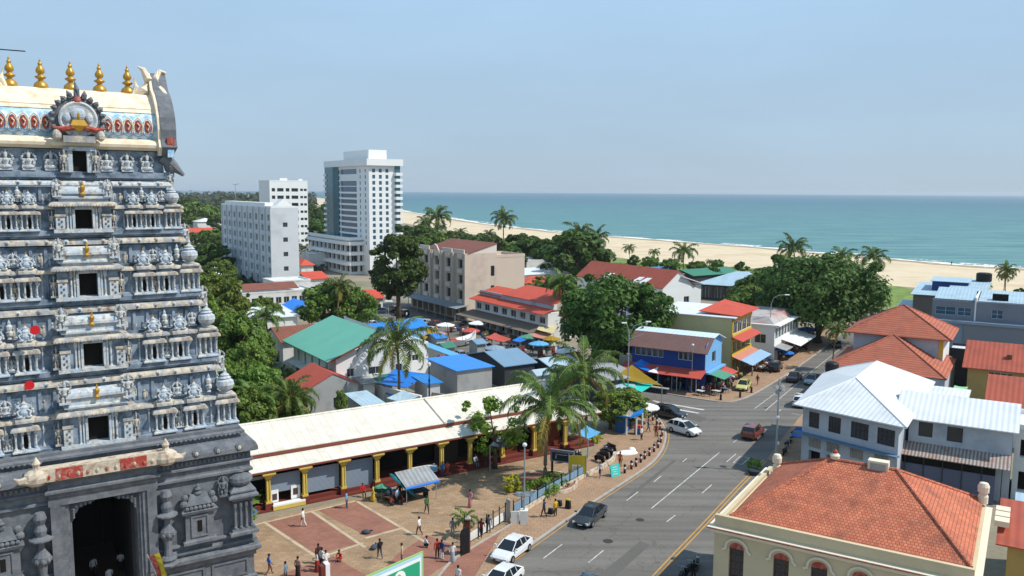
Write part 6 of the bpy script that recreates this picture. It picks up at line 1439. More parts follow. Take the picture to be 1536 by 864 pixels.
# annexe with the rusty awning
f2 = f; t = thing('white_house', 'long annexe with a pale corrugated roof and a rust-streaked awning on its shaded wall', 'house', f.o, f.a)
b = MB(); b.use(M_('bluegrey_wall')); x0, x1, y0 = 10.25, 19.4, 1.4; ops = [(.9, 2.2, 5.4, 6.9), (3.5, 4.9, 5.3, 6.8)]  # annexe walls share the colour with the shade painted in
facade(b, (x0, y0), (x1, y0), -.1, 7.2, ops); facade(b, (x1, y0), (x1, 9), -.1, 7.2, []); facade(b, (x1, 9), (x0, 9), -.1, 7.2, []); b.poly([(x1, y0, 7.19), (x1, 9, 7.19), (x1, 5.4, 9.0)]); b.build('wall', t)
for o in ops: pane_on(t, (x0, y0), (x1, y0), o, .18, M_('frame_dark'), M_('glass'), 1, 1)
b = MB(); b.use(M_('white_roof')); b.slab([(x0 - 1.4, y0 - .5, 7.2), (x1 + .5, y0 - .5, 7.2), (x1 + .5, 5.4, 9.1), (x0 - 1.4, 5.4, 9.1)], .1); b.slab([(x1 + .5, 9.5, 7.2), (x0 - 1.4, 9.5, 7.2), (x0 - 1.4, 5.4, 9.1), (x1 + .5, 5.4, 9.1)], .1); b.build('roof', t)
b = MB(); b.use(mat('rust_awning', '#a7a6a0', .6, .15, 1., pat='corr', pp=(.32, .75, '#6b3a22'), stain='#8c4a2a', stsc=.8, stamt=.6)); b.slab([(x0 - .6, y0 - 2.2, 3.9), (x1, y0 - 2.2, 3.9), (x1, y0 - .01, 4.75), (x0 - .6, y0 - .01, 4.75)], .08); b.build('awning', t)
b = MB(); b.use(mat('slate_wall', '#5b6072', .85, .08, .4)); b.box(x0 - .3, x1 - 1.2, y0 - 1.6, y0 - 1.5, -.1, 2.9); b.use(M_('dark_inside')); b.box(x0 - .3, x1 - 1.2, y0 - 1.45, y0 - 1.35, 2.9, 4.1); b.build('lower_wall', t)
for k in range(6): b = MB(); b.use(M_('frame_dark')); x = x0 + k * 1.7; b.box(x - .04, x + .04, y0 - 1.68, y0 - 1.6, 0, 4.0); b.build('awning_post', t)
# two-tier red hipped house
f = Fr((1237, 549), 5.0, RG, w=15.6, d=17); 
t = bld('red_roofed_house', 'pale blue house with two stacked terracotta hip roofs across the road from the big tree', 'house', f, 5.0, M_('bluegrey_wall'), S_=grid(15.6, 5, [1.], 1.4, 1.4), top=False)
hip(t, 0, 15.8, 0, 16.5, 5.0, 4.3, M_('tile_red_far'), ax='y', inset=8.0, cap=M_('tile_red_far'))
b = MB(); b.use(M_('bluegrey_wall')); b.box(2.2, 14.4, 9.2, 19.5, 5.0, 9.2); b.box(.8, 14.8, .9, 15.5, 4.6, 5.05); b.use(M_('white_clean')); b.box(14.41, 14.5, 9.15, 19.5, 5.2, 9.2); b.use(M_('yellow_wall')); b.box(13.9, 14.45, 9.1, 9.19, 6.2, 9.1); b.build('upper_wall', t)
hip(t, .9, 15.6, 8.2, 20.8, 9.05, 3.9, M_('tile_red_far'), ax='x', inset=7.2, cap=M_('tile_red_far'), name='upper_roof')
# grey-blue modern block at the right
mat('slate_grey', '#7b8088', .85, .06, .3, stain='#646a72', stsc=.25, stamt=.4); mat('slate_blue', '#8294a2', .8, .06, .3)
f = Fr((1399, 447), 10.8, RG, w=26, d=14); 
t = bld('modern_block', 'flat grey and blue-grey two-storey block with pale blue sheet roofs at the right edge', 'building', f, 10.6, M_('slate_grey'), S_=[(.6, 3.9, 7.9, 9.4), (4.2, 6.4, 7.9, 9.4), (9.6, 11.4, 7.8, 9.4), (22, 24, 7.4, 9.2)], gm=M_('glass_blue'), nx=2, nz=2)
shed(t, 7.4, 26, .4, 13, 10.75, 11.6, M_('paleblue_sheet')); shed(t, .3, 6.8, .4, 8, 10.8, 12.2, M_('paleblue_sheet'))
b = MB(); b.use(M_('slate_blue')); b.box(7.0, 26, -.06, -.01, 7.2, 9.2) if False else None; b.box(-1.5, 27, -1.6, -.01, 6.6, 7.1); b.build('ledge', t)
b = MB(); b.use(M_('slate_grey')); b.box(5.5, 27, -1.3, -.02, -.1, 6.6); b.use(M_('slate_blue')); b.box(-.1, 5.5, -1.0, -.02, -.1, 6.6); b.build('lower_wall', t)
b = MB(); b.use(M_('dark_inside')); b.box(9.5, 12, 2., 3.2, 10.9, 12.0); b.build('roof_hatch', t)
b = MB(); b.use(M_('white_clean')); b.box(6.9, 7.15, -.15, 12, 5., 11.4); b.build('party_wall', t)
f = Fr((1370, 440), 8.5, RG, w=13, d=17); t = bld('blue_roofed_block', 'dark-walled building with stepped pale and deep blue roofs near the beach', 'building', f, 8.2, mat('grey_brown_wall', '#6c6660', .9, .08), sub=False)
shed(t, -.5, 6.5, -.5, 17, 8.4, 9.6, M_('paleblue_sheet')); b = MB(); b.use(mat('royal_blue', '#1c3f78', .6, .08)); b.box(3.0, 10, 6, 9, 8.3, 10.9); b.build('clerestory', t); shed(t, 2.6, 10.4, 5.6, 13, 10.95, 11.3, M_('paleblue_sheet')); shed(t, 6.6, 14, -.5, 17, 9.9, 10.7, M_('paleblue_sheet'))
b = MB(); b.use(M_('black')); b.lathe(12.5, 15, 10.7, [(1.6, 0), (1.6, 1.6), (1.2, 1.8)], 12); b.build('water_tank', t)
f = Fr((1346, 462), 4.6, RG, w=14, d=12); t = bld('blue_roofed_block', 'low sheds under pale blue roofs left of the grey block', 'shed', f, 4.4, M_('dark_wall'), sub=False); shed(t, -.5, 14.5, -.5, 12, 4.5, 5.2, M_('paleblue_sheet'))
# houses at the right edge
f = Fr((1452, 548), 5.6, RG, w=12, d=9); t = bld('yellow_house', 'mustard yellow house with an orange corrugated roof at the right edge', 'house', f, 5.4, mat('mustard_wall', '#a8905a', .85, .06, .4, stain='#8a7a52', stsc=.4, stamt=.4), S_=[(2.6, 5.6, 3.4, 5.0), (8, 10, 3.4, 5.0)], nx=4, nz=2); shed(t, -.7, 12.7, -.9, 6.5, 5.45, 8.3, M_('red_sheet')); shed(t, -.7, 12.7, 6.5, 10.5, 8.3, 6.2, M_('red_sheet'))
b = MB(); b.use(M_('brown_sheet')); b.box(4.6, 5.3, 2.2, 2.9, 6.6, 7.3); b.build('chimney', t)
f = Fr((1484, 603), 5.2, RG, w=9, d=6); t = bld('low_house', 'house with a bright rust-red ribbed roof below the mustard house', 'house', f, 5.0, M_('white_wall')); shed(t, -.5, 9.5, -.7, 6, 5.1, 7.5, M_('red_sheet'))
f = Fr((1524, 640), 7.4, RG, w=9, d=7); t = bld('white_house', 'white balconied house cut by the right edge beside the annexe', 'house', f, 7.2, M_('white_wall'), S_=[(.5, 3, 4.4, 6.2, .8, 'open'), (4, 7, 4.4, 6.2), (.5, 3, 1, 3, .8, 'open')]); flatroof(t, 9, 7, 7.2, M_('white_roof'), M_('white_clean'), .5)
f = Fr((1512, 812), 6.4, RG, w=8, d=6.5); t = bld('yellow_house', 'mustard house with a red sheet roof in the bottom right corner', 'house', f, 6.2, M_('mustard_wall'), S_=[(1.2, 2.6, 3.4, 4.8)]); shed(t, -.7, 8.5, -.6, 6.8, 6.3, 7.2, M_('red_sheet'))
b = MB(); b.use(M_('cream_trim'))
for k in range(3): b.box(-.9, 0, 1.2 + k * 1.2, 2.2 + k * 1.2, 6.9, 7.3)
b.build('coping', t)
f = Fr((1528, 772), 5.6, RG, w=6, d=5); t = bld('low_house', 'lean-to with a pale blue tarp roof at the right edge', 'lean-to', f, 5.2, M_('white_wall')); shed(t, -.3, 6, -.3, 5, 5.3, 5.8, M_('paleblue_sheet'))
lowb('shaded back-yard shed with a pale grey roof behind the white annexe', (1385, 590), 5.2, 1424, 1380, 5.2, wm='dark_wall', n=0, a=RG, d=4, w=4.5, kind='shed', rise=.2)
lowb('roof terrace hut with creeper between the red house and grey block', (1424, 525), 5.6, 1452, 1420, 5.6, wm='dark_wall', n=0, a=RG, d=5, w=5.5, kind='flat')

# ------------------------------------------------------------------ awnings, tents, stalls, street furniture
def sail(label, pts, m, posts=(), name='sail_canopy', cat='canopy', sag=.25, group=None):
    """cloth stretched between corner points; pts = (px,py,z)"""
    W_ = [P(*p) for p in pts]; c = sum(W_, Vector()) / len(W_); o0 = Vector((c.x, c.y, 0)); t = thing(name, label, cat, o0, 0, group)
    b = MB(); b.use(m); n = len(W_); K = 5; L_ = [w - o0 for w in W_]; cc = c - o0 - Vector((0, 0, sag))
    V = []; Fs = []
    for i in range(n):
        p, q = L_[i], L_[(i + 1) % n]
        base = len(V); rowsz = []
        for r in range(K + 1):
            f = r / K; row = []
            for s in range(K - r + 1):
                g = s / max(1, K - r); e = p.lerp(q, g); e = e.lerp((p + q) / 2 * .94 + cc * .06, .0)
                v = e.lerp(cc, f); v = v + Vector((0, 0, sag * (1 - f) * .35 * (-(4 * g * (1 - g))))); row.append(len(V)); V.append(v)
            rowsz.append(row)
        for r in range(K):
            a, d = rowsz[r], rowsz[r + 1]
            for s in range(len(d)):
                Fs.append((a[s], a[s + 1], d[s]))
                if s + 1 < len(d): Fs.append((a[s + 1], d[s + 1], d[s]))
    b.add(V, Fs); b.add([v - Vector((0, 0, .04)) for v in V], [f[::-1] for f in Fs]); b.build('cloth', t, smooth=True)
    for i in posts:
        q = L_[i]; pb = MB(); pb.use(M_('metal_pole')); pb.tube([(q.x, q.y, 0), (q.x, q.y, q.z)], .06, 6); pb.build('post', t, uv=False)
    return t
sail('ochre triangular sail canopy over the stalls left of the blue corner shop', [(918, 566, 3.0), (993, 578, 2.6), (948, 547, 4.6)], M_('ochre_cloth'), (1,))
sail('turquoise triangular sail canopy hanging below the ochre one', [(920, 567, 2.6), (962, 588, 2.2), (986, 572, 2.5)], M_('cyan_cloth'), (1,))
sail('white square sail tent in front of the red awning', [(972, 557, 3.0), (1008, 562, 2.6), (1021, 553, 3.0), (998, 544, 3.7)], M_('white_cloth'), (1, 2))
sail('bright blue tarp between the ochre sail and the red awning', [(948, 546, 3.3), (972, 557, 3.0), (984, 549, 3.2), (962, 538, 4.2)], M_('blue_tarp'), (0,))
sail('pale corrugated stall cover under the turquoise sail', [(915, 574, 2.3), (925, 584, 2.1), (962, 590, 2.0), (950, 574, 2.4)], M_('paleblue_sheet'), (1, 2), sag=.05)
sail('blue tarp tent with a teal flap under the tall palm', [(570, 575, 2.8), (610, 582, 2.4), (640, 560, 2.9), (590, 553, 3.6)], M_('blue_tarp'), (1,))
sail('teal tarp beside the tall palm trunk', [(555, 568, 2.9), (578, 578, 2.5), (605, 565, 2.8), (585, 556, 3.2)], M_('teal_cloth'), (0,))
sail('salmon tarp edge running up to the white house wall', [(515, 566, 2.6), (535, 570, 2.4), (562, 556, 2.8), (556, 549, 3.2)], M_('salmon_awning'), (0,))
sail('small blue tarp beside the salmon one', [(538, 568, 2.4), (556, 572, 2.2), (566, 556, 2.7), (548, 553, 3.0)], M_('blue_tarp'), (1,))
sail('round blue cloth lying over a stall by the palm foot', [(578, 590, 1.6), (592, 593, 1.5), (597, 584, 1.7), (585, 581, 1.8)], M_('blue_tarp'), (0,))
sail('pale blue sheet above the hall roof by the palm foot', [(580, 597, 2.4), (606, 604, 2.2), (628, 594, 2.5), (605, 585, 2.7)], M_('paleblue_sheet'), (1,), sag=.1)
sail('big plain blue tarp among the left trees below the white house', [(418, 459, 4.6), (450, 472, 4.2), (460, 452, 4.6), (440, 447, 5.2)], M_('blue_tarp'), (0,))
sail('mustard yellow tarp by the parked boat', [(620, 508, 2.6), (634, 512, 2.4), (655, 492, 2.8), (630, 492, 2.8)], M_('ochre_cloth'), (0,))
sail('light blue stall sheet behind the palm crown near the parking street', [(580, 509, 3.1), (625, 511, 2.8), (640, 496, 3.0), (600, 494, 3.4)], M_('sky_tarp'), (0,))
sail('red market parasol-like tarp beside the silver hatchback', [(728, 506, 2.4), (755, 513, 2.2), (767, 508, 2.4), (742, 499, 2.7)], M_('red_awning'), (1,))
sail('small blue tarp behind the silver hatchback', [(768, 510, 2.2), (780, 513, 2.1), (790, 509, 2.2), (778, 505, 2.4)], M_('blue_tarp'), (1,))
sail('olive awning at the right end of the red-roofed terrace', [(805, 494, 3.4), (830, 500, 3.2), (836, 487, 3.7), (812, 482, 3.9)], M_('olive_wall'), (1,))
sail('brown awning under the olive one', [(790, 502, 2.6), (815, 508, 2.4), (828, 501, 2.7), (800, 495, 3.0)], M_('salmon_awning'), (1,))
sail('blue awning sheet on the shaded side of the road below the white roof', [(1186, 652, 2.6), (1204, 656, 2.4), (1206, 640, 2.8), (1194, 640, 3.0)], M_('blue_tarp'), (1,))
sail('pale green curved canopy in the yard behind the annexe', [(1424, 590, 4.4), (1446, 592, 4.2), (1452, 580, 4.8), (1432, 578, 5.0)], M_('green_cloth'), (0,))
sail('blue sheet canopy under the front palm crown', [(866, 648, 2.6), (882, 658, 2.3), (901, 648, 2.5), (880, 638, 2.9)], M_('sky_tarp'), (1,))
sail('grey sheet hanging in the shade at the hall corner', [(735, 668, 3.0), (760, 670, 2.6), (770, 660, 3.0), (745, 652, 3.4)], M_('grey_wall'), (0,))

def parasol(px, py, label, m, r=1.3, h=2.3, tilt=(0, 0), group=None):
    p = P(px, py); t = thing('market_parasol', label, 'parasol', p, R.uniform(0, 6), group); t.rotation_euler.x = tilt[0]; t.rotation_euler.y = tilt[1]
    b = MB(); b.use(m); n = 10; V = [(0, 0, h + .55)]; 
    for rr, zz in ((.5, .38), (1., 0), (1.0, -.16)):
        for k in range(n * 2): a = pi * k / n; q = r * rr * (1 if k % 2 == 0 else .95); V.append((q * cos(a), q * sin(a), h + zz * (.8 if zz > 0 else 1) - (.05 if k % 2 else 0)))
    N = 2 * n; Fs = [(0, 1 + k, 1 + (k + 1) % N) for k in range(N)]
    for j in range(2): Fs += [(1 + j * N + k, 1 + (j + 1) * N + k, 1 + (j + 1) * N + (k + 1) % N, 1 + j * N + (k + 1) % N) for k in range(N)]
    b.add(V, Fs); b.build('canopy', t); b = MB(); b.use(M_('metal_pole')); b.tube([(0, 0, 0), (0, 0, h + .5)], .03, 6); b.build('pole', t, uv=False); b = MB(); b.use(M_('concrete')); b.lathe(0, 0, 0, [(.25, 0), (.25, .1), (.05, .14)], 10); b.build('foot', t, uv=False); return t
parasol(969, 636, 'pale grey parasol at the pavement corner by the kiosk', M_('white_cloth'), 1.7, 2.3)
parasol(1165, 541, 'blue parasol beside the black car on the pavement', M_('blue_tarp'), 1.5)
parasol(1176, 530, 'small red parasol in the row of stalls', M_('red_awning'), 1.2)
parasol(1194, 521, 'salmon parasol beside the white awning stalls', M_('salmon_awning'), 1.4)
parasol(1210, 513, 'wide blue parasol under the big street tree', M_('blue_tarp'), 2.2, 2.6)
parasol(1222, 501, 'slate grey parasol under the big street tree', M_('slate_blue'), 2.8, 2.9)
parasol(1178, 540, 'low bright blue sunshade on the stall pavement', M_('blue_tarp'), 1.5, 1.4)
parasol(572, 752, 'small green parasol by the hand cart in the court', M_('green_awning'), 1.0, 1.2, (.3, -.5))
parasol(586, 750, 'large dark teal parasol tilted over the hand cart', M_('teal_cloth'), 1.7, 1.9, (-.2, -.75))

# stall with corrugated roof
p = P(622, 747); t = thing('market_stall', 'hawker stall with a tilted grey corrugated roof on thin poles in the court', 'stall', p, UG)
b = MB(); b.use(M_('grey_sheet')); b.slab([(-1.7, -1.5, 1.9), (1.9, -1.5, 2.0), (1.9, .9, 2.75), (-1.7, .9, 2.65)], .06); b.use(M_('blue_tarp')); b.slab([(-1.7, -1.62, 1.75), (1.9, -1.62, 1.85), (1.9, -1.5, 1.95), (-1.7, -1.5, 1.85)], .12); b.build('roof', t)
for x, y, z in ((-1.5, -1.3, 1.9), (1.7, -1.3, 2.0), (1.7, .7, 2.65), (-1.5, .7, 2.55)): b = MB(); b.use(M_('metal_pole')); b.tube([(x, y, 0), (x, y, z)], .04, 6); b.build('post', t, uv=False)
b = MB(); b.use(M_('dark_cloth')); b.box(-1.3, 1.2, -.9, .3, .75, .85); b.box(-1.2, -1.1, -.8, .2, 0, .75); b.box(1.0, 1.1, -.8, .2, 0, .75); b.build('table', t)
p = P(588, 752); t = thing('hand_cart', 'loaded hand cart with blue and dark goods under the tilted parasol', 'cart', p, UG + .4)
b = MB(); b.use(M_('frame_brown')); b.box(-.9, .9, -.5, .5, .6, .72); b.build('bed', t)
for s in (-1, 1): b = MB(); b.use(M_('rubber')); b.T = Matrix.Translation((0, s * .6, .38)) @ Matrix.Rotation(pi / 2, 4, 'X'); b.lathe(0, 0, -.04, [(.3, 0), (.38, .02), (.38, .06), (.3, .08)], 14); b.build('wheel', t, uv=False)
b = MB(); b.use(M_('blue_tarp')); b.blob(.3, 0, .9, .4, .35, .25, 8, 5); b.use(M_('dark_cloth')); b.blob(-.4, .1, .95, .4, .3, .3, 8, 5); b.use(M_('salmon_awning')); b.blob(0, -.25, .85, .25, .2, .2, 8, 5); b.build('goods', t, uv=False)

# lamps
def lamp(px, py, top, label, kind, z=.1, name='street_lamp', cat='street lamp'):
    p = P(px, py); h = zat(p.x, p.y, top); t = thing(name, label, cat, p); b = MB(); b.use(M_('metal_pole')); r = .085
    b.lathe(0, 0, 0, [(.2, 0), (.2, .25), (.13, .35)], 8)
    if kind == 'arm':     # curved arm to the right
        b.tube([(0, 0, .2), (0, 0, h * .86), (.4, 0, h * .95), (1.2, 0, h * .99), (2.6, .2, h)], [r * 1.1, r * .8, r * .6, r * .5, r * .45], 8); b.build('pole', t, uv=False)
        b = MB(); b.use(M_('white_clean')); b.frus(2.4, 3.3, .05, .35, h - .08, 2.45, 3.25, .1, .3, h + .06); b.build('lamp_head', t, uv=False)
    elif kind == 'double':
        b.tube([(0, 0, .2), (0, 0, h * .9)], [r * 1.1, r * .8], 8); b.tube([(0, 0, h * .85), (-.25, 0, h * .95), (-.5, 0, h * .985)], r * .6, 6); b.tube([(0, 0, h * .85), (.7, 0, h * .95), (2.4, 0, h)], r * .55, 6); b.tube([(0, 0, h * .8), (2.0, 0, h * .86)], r * .5, 6); b.build('pole', t, uv=False)
        for x, z in ((-.6, h * .985), (2.7, h)): b = MB(); b.use(M_('white_clean')); b.frus(x - .45, x + .3, -.15, .15, z - .08, x - .4, x + .25, -.1, .1, z + .05); b.build('lamp_head', t, uv=False)
    elif kind == 'flood':
        b.tube([(0, 0, .2), (0, 0, h)], [r * 1.6, r], 8); b.box(-.5, .5, -.04, .04, h - 1.0, h - .92); b.build('pole', t, uv=False)
        for x, y, z in ((.3, -.1, h - .85), (-.3, -.1, h - .95), (.1, .2, h - 1.3), (-.25, 0, h - 1.5), (.4, 0, h - 1.25)): b = MB(); b.use(M_('grey_wall')); b.T = Matrix.Translation((x, y, z)) @ Matrix.Rotation(1.2, 4, 'X') @ Matrix.Rotation(x * 2, 4, 'Z'); b.lathe(0, 0, -.1, [(.1, 0), (.2, .18), (.22, .24), (.16, .26)], 10); b.build('floodlight', t, uv=False)
        b = MB(); b.use(M_('white_clean')); b.cbox(0, 0, h * .58, .3, .3, .25); b.cbox(.1, 0, h * .3, .3, .2, .3); b.build('junction_box', t)
    elif kind == 'tee':
        b.tube([(0, 0, .2), (0, 0, h)], [r, r * .7], 8); b.build('pole', t, uv=False); b = MB(); b.use(M_('white_clean')); b.frus(-.9, .9, -.25, .25, h - .05, -.7, .7, -.15, .15, h + .2); b.build('lamp_head', t, uv=False)
    elif kind == 'lantern':
        b.use(M_('black')); b.lathe(0, 0, 0, [(.2, 0), (.22, .3), (.12, .5), (.1, h * .5), (.16, h * .52), (.07, h * .6), (.06, h - .6)], 10); b.build('pole', t, uv=False); b = MB(); b.use(M_('lamp_glass')); b.lathe(0, 0, h - .62, [(.1, 0), (.24, .15), (.26, .4), (.05, .6)], 10); b.build('lantern', t, uv=False)
    elif kind == 'plain':
        b.tube([(0, 0, .2), (0, 0, h)], [r, r * .7], 8); b.build('pole', t, uv=False)
        b = MB(); b.use(M_('lamp_glass')); b.blob(0, 0, h + .05, .22, .22, .2, 10, 6); b.build('lamp_head', t, uv=False)
    return t
lamp(941, 614, 482, 'tall double-armed lamp in front of the round tree', 'double')
lamp(1037, 589, 518, 'plain thin lamp pole in front of the blue corner shop', 'plain')
lamp(1153, 541, 442, 'curved-arm lamp beside the white shop row', 'arm')
lamp(1163, 708, 568, 'tall pole with a cluster of floodlights above the tiled roof', 'flood', name='floodlight_pole', cat='light pole')
lamp(583, 497, 452, 'white T-headed lamp on the parking street', 'tee')
lamp(644, 602, 543, 'short black lantern post behind the hall roof', 'lantern')
lamp(1228, 470, 438, 'small far street lamp half hidden by the big tree', 'tee')
t = lamp(786, 786, 668, 'grey roadside pole with a street name board beside the palisade', 'plain')
b = MB(); b.use(M_('paleblue_sheet')); b.box(-.75, .75, -.05, -.01, 2.6, 3.05); b.use(M_('paint_white')); b.box(-.6, .1, -.08, -.05, 2.85, 2.95); b.box(-.6, .5, -.08, -.05, 2.7, 2.76); b.build('name_board', t); b = MB(); b.use(M_('white_wall')); b.box(-.35, .35, -.35, .35, -.05, 1.35); b.box(-1.2, -.45, -.3, -.2, -.05, 1.3); b.build('base_block', t)
# mast far away
p = P(354, 318); t = thing('radio_mast', 'thin mast with a crossbar rising over the far treeline', 'mast', p); h = zat(p.x, p.y, 276); b = MB(); b.use(M_('metal_pole')); b.tube([(0, 0, 0), (0, 0, h)], .35, 5); b.tube([(-3, 0, h), (0, 0, h - 1), (5, 0, h + .6)], .4, 5); b.build('mast', t, uv=False)

# bollards round the corner
mat('bollard_red', '#7a2a22', .6, .1)
bp_ = None
BP = [(937, 711), (947, 705), (954, 701), (961, 695), (967, 690), (974, 685), (981, 679), (987, 673), (991, 665), (993, 655), (990, 646), (985, 638), (979, 632), (973, 628), (966, 623)]
wd = ['nearest the turquoise board', 'second from the turquoise board', 'third from the turquoise board', 'fourth from the turquoise board', 'fifth from the turquoise board', 'sixth from the turquoise board', 'seventh from the turquoise board', 'eighth from the turquoise board, on the bend', 'at the point of the bend', 'just past the point of the bend', 'facing the white car', 'second past the white car', 'third past the white car', 'fourth past the white car', 'last one, beside the grey parasol']
def bollard():
    t = thing('bollard', '', 'bollard'); b = MB(); b.use(M_('black')); b.lathe(0, 0, 0, [(.14, 0), (.14, .5)], 10); b.lathe(0, 0, .75, [(.13, 0), (.15, .04), (.17, .14), (.1, .26), (.02, .3)], 10); b.build('post', t, uv=False)
    b = MB(); b.use(M_('bollard_red')); b.lathe(0, 0, .3, [(.15, 0), (.15, .22)], 10); b.build('red_band', t, uv=False); b = MB(); b.use(M_('white_clean')); b.lathe(0, 0, .52, [(.148, 0), (.14, .22)], 10); b.build('white_band', t, uv=False)
    return t
bo = bollard()
for (px, py), w_ in zip(BP, wd): o = place(bo, px, py, 'red, white and black bollard, ' + w_, 0, .95, 'bollards round the pavement corner', z=.1)
for k, (a, c) in enumerate(zip(BP[:-1], BP[1:])):
    a, c = P(*a), P(*c); ch = MB(); ch.use(M_('bollard_red')); ch.tube([a + Vector((0, 0, .72)), a.lerp(c, .5) + Vector((0, 0, .5)), c + Vector((0, 0, .72))], .035, 5)
    o = ch.build('chain', uv=False); tag(o, 'dark red chain hanging from the bollard ' + wd[k], 'chain', 'chains between bollards')
for px, py, l in ((1081, 601, 'short black bollard on the far corner by the cafe tables'), (1110, 597, 'short black bollard in front of the yellow taxi'), (1127, 590, 'thin dark bollard right of the yellow taxi')):
    p = P(px, py); t = thing('bollard', l, 'bollard', (p.x, p.y, .1)); b = MB(); b.use(M_('black')); b.lathe(0, 0, 0, [(.2, 0), (.2, .1), (.15, .15), (.15, .7), (.18, .78), (.05, .9)], 10); b.build('post', t, uv=False); b = MB(); b.use(M_('frame_dark')); b.lathe(0, 0, .55, [(.165, 0), (.165, .06)], 10); b.build('band', t, uv=False)

# fence and low wall by the court
def fence(label, pts, h, panel, z0=.1, wallh=.0, step=1.1, ph=None, name='fence'):
    o0 = P(*pts[0]); t = thing(name, label, 'fence', o0); b = MB(); pb = MB(); rb = MB(); w_ = MB(); w_.use(M_('paint_cream')); pb.use(panel); rb.use(M_('frame_dark')); Q = [P(*p) - o0 for p in pts]
    for p, q in zip(Q[:-1], Q[1:]):
        L_ = (q - p).length; n = max(1, round(L_ / step)); d = (q - p).normalized(); nn = Vector((-d.y, d.x, 0))
        for k in range(n + 1):
            c = p.lerp(q, k / n); m = MB(); m.use(M_('frame_dark')); m.cbox(c.x, c.y, z0 + wallh, .1, .1, h); m.blob(c.x, c.y, z0 + wallh + h + .08, .08, .08, .1, 6, 4); m.build('post', t, uv=False)
            if k < n:
                e = p.lerp(q, (k + 1) / n); a = c + d * .12; e = e - d * .12; t2 = nn * .025
                pb.prism([((a - t2).x, (a - t2).y), ((e - t2).x, (e - t2).y), ((e + t2).x, (e + t2).y), ((a + t2).x, (a + t2).y)], z0 + wallh + .12, z0 + wallh + (ph or h * .6))
        for z in (.1, h * .92): rb.tube([p + Vector((0, 0, z0 + wallh + z)), q + Vector((0, 0, z0 + wallh + z))], .035, 4)
        if wallh:
            t2 = nn * .14; w_.prism([((p - t2).x, (p - t2).y), ((q - t2).x, (q - t2).y), ((q + t2).x, (q + t2).y), ((p + t2).x, (p + t2).y)], 0, z0 + wallh)
    pb.build('panel', t); rb.build('rail', t, uv=False)
    if wallh: w_.build('low_wall', t)
    return t
fence('dark railing with white panels at the court entrance', [(704, 816), (730, 800), (758, 782)], 1.5, M_('white_wall'), ph=.85)
fence('dark railing with blue-grey panels on a cream kerb wall along the pavement', [(770, 778), (806, 756), (842, 736), (878, 716)], 1.1, M_('steelblue_sheet'), wallh=.4, step=1.7, ph=.8)
wall('low cream wall curving past the motorbikes', smooth([P(880, 716), P(900, 706), P(920, 694), P(922, 684)], 1), .55, .3, M_('paint_cream'))
# gate pillars, small palm in tub
for px, py, l, hh in ((762, 783, 'stone gate post where the two railings meet', 2.0), (702, 822, 'dark red gate post at the end of the white-panelled railing', 2.6)):
    p = P(px, py); t = thing('gate_post', l, 'post', p); b = MB(); b.use(M_('hall_maroon') if 'red' in l else M_('concrete')); b.cbox(0, 0, -.05, .36, .36, hh); b.build('shaft', t); b = MB(); b.use(M_('concrete')); b.cbox(0, 0, hh - .05, .48, .48, .1); b.frus(-.2, .2, -.2, .2, hh + .05, -.04, .04, -.04, .04, hh + .25); b.build('cap', t)
p = P(697, 832); t = thing('arched_board', 'tall black arched board standing beside the red gate post', 'board', p, UG + .2); b = MB(); b.use(M_('black')); pts = [(-.45, 0), (.45, 0), (.45, 1.9)] + [(.45 * cos(a), 1.9 + .4 * sin(a)) for a in (.5, 1., 1.57, 2.1, 2.6)] + [(-.45, 1.9)]; b.T = Matrix.Rotation(pi / 2, 4, 'X'); b.prism(pts, -.06, .06); b.build('panel', t); b = MB(); b.use(M_('hall_maroon')); b.cbox(.52, 0, 0, .12, .12, 2.3); b.cbox(0, .2, 0, .5, .4, .1); b.build('support', t)
p = P(787, 694)
# kiosk
p = P(950, 655); t = thing('blue_kiosk', 'small kiosk with blue doors, white posts and a wavy blue roof edge', 'kiosk', p, RG)
b = MB(); b.use(mat('kiosk_blue', '#2a5a94', .6, .08)); b.box(-2.6, -1.3, .3, 1.6, 0, 2.3); b.build('cabinet', t)
b = MB(); b.use(M_('concrete')); b.slab([(-4.2, -.2, 2.5), (-.3, -.2, 2.45), (-.3, 3.0, 2.8), (-4.2, 3.0, 2.9)], .1); b.build('roof', t)
b = MB(); b.use(mat('kiosk_edge', '#1e7fd0', .5, .05)); b.slab([(-.3, -.3, 2.55), (.6, .8, 2.9), (.3, 2.4, 3.1), (-.5, 1.2, 2.7)], .25); b.box(-4.2, -.3, -.3, -.2, 2.3, 2.5); b.build('roof_edge', t)
for x, y in ((-.9, -.1), (.1, .6), (.1, 2.4)): b = MB(); b.use(M_('white_clean')); b.cbox(x, y, 0, .16, .16, 2.6); b.build('post', t)
p = P(957, 652); t = thing('drinks_fridge', 'red and blue drinks crates stacked beside the kiosk post', 'crates', p, RG)
for k, m_ in enumerate(('kiosk_blue', 'kiosk_blue', 'red_awning')): b = MB(); b.use(M_(m_)); b.box(-.4, .4, -.3, .3, k * .42, k * .42 + .4); b.box(-.3, .3, -.31, -.3, k * .42 + .22, k * .42 + .3); b.build('crate', t)
p = P(939, 682); t = thing('white_cloth_pile', 'white cloth spread on the pavement in front of the kiosk', 'cloth', p, .3); b = MB(); b.use(M_('white_cloth')); b.blob(0, 0, .15, 1.5, .7, .35, 12, 6); b.blob(.9, .4, .35, .5, .4, .35, 8, 5); b.build('cloth', t, smooth=True)
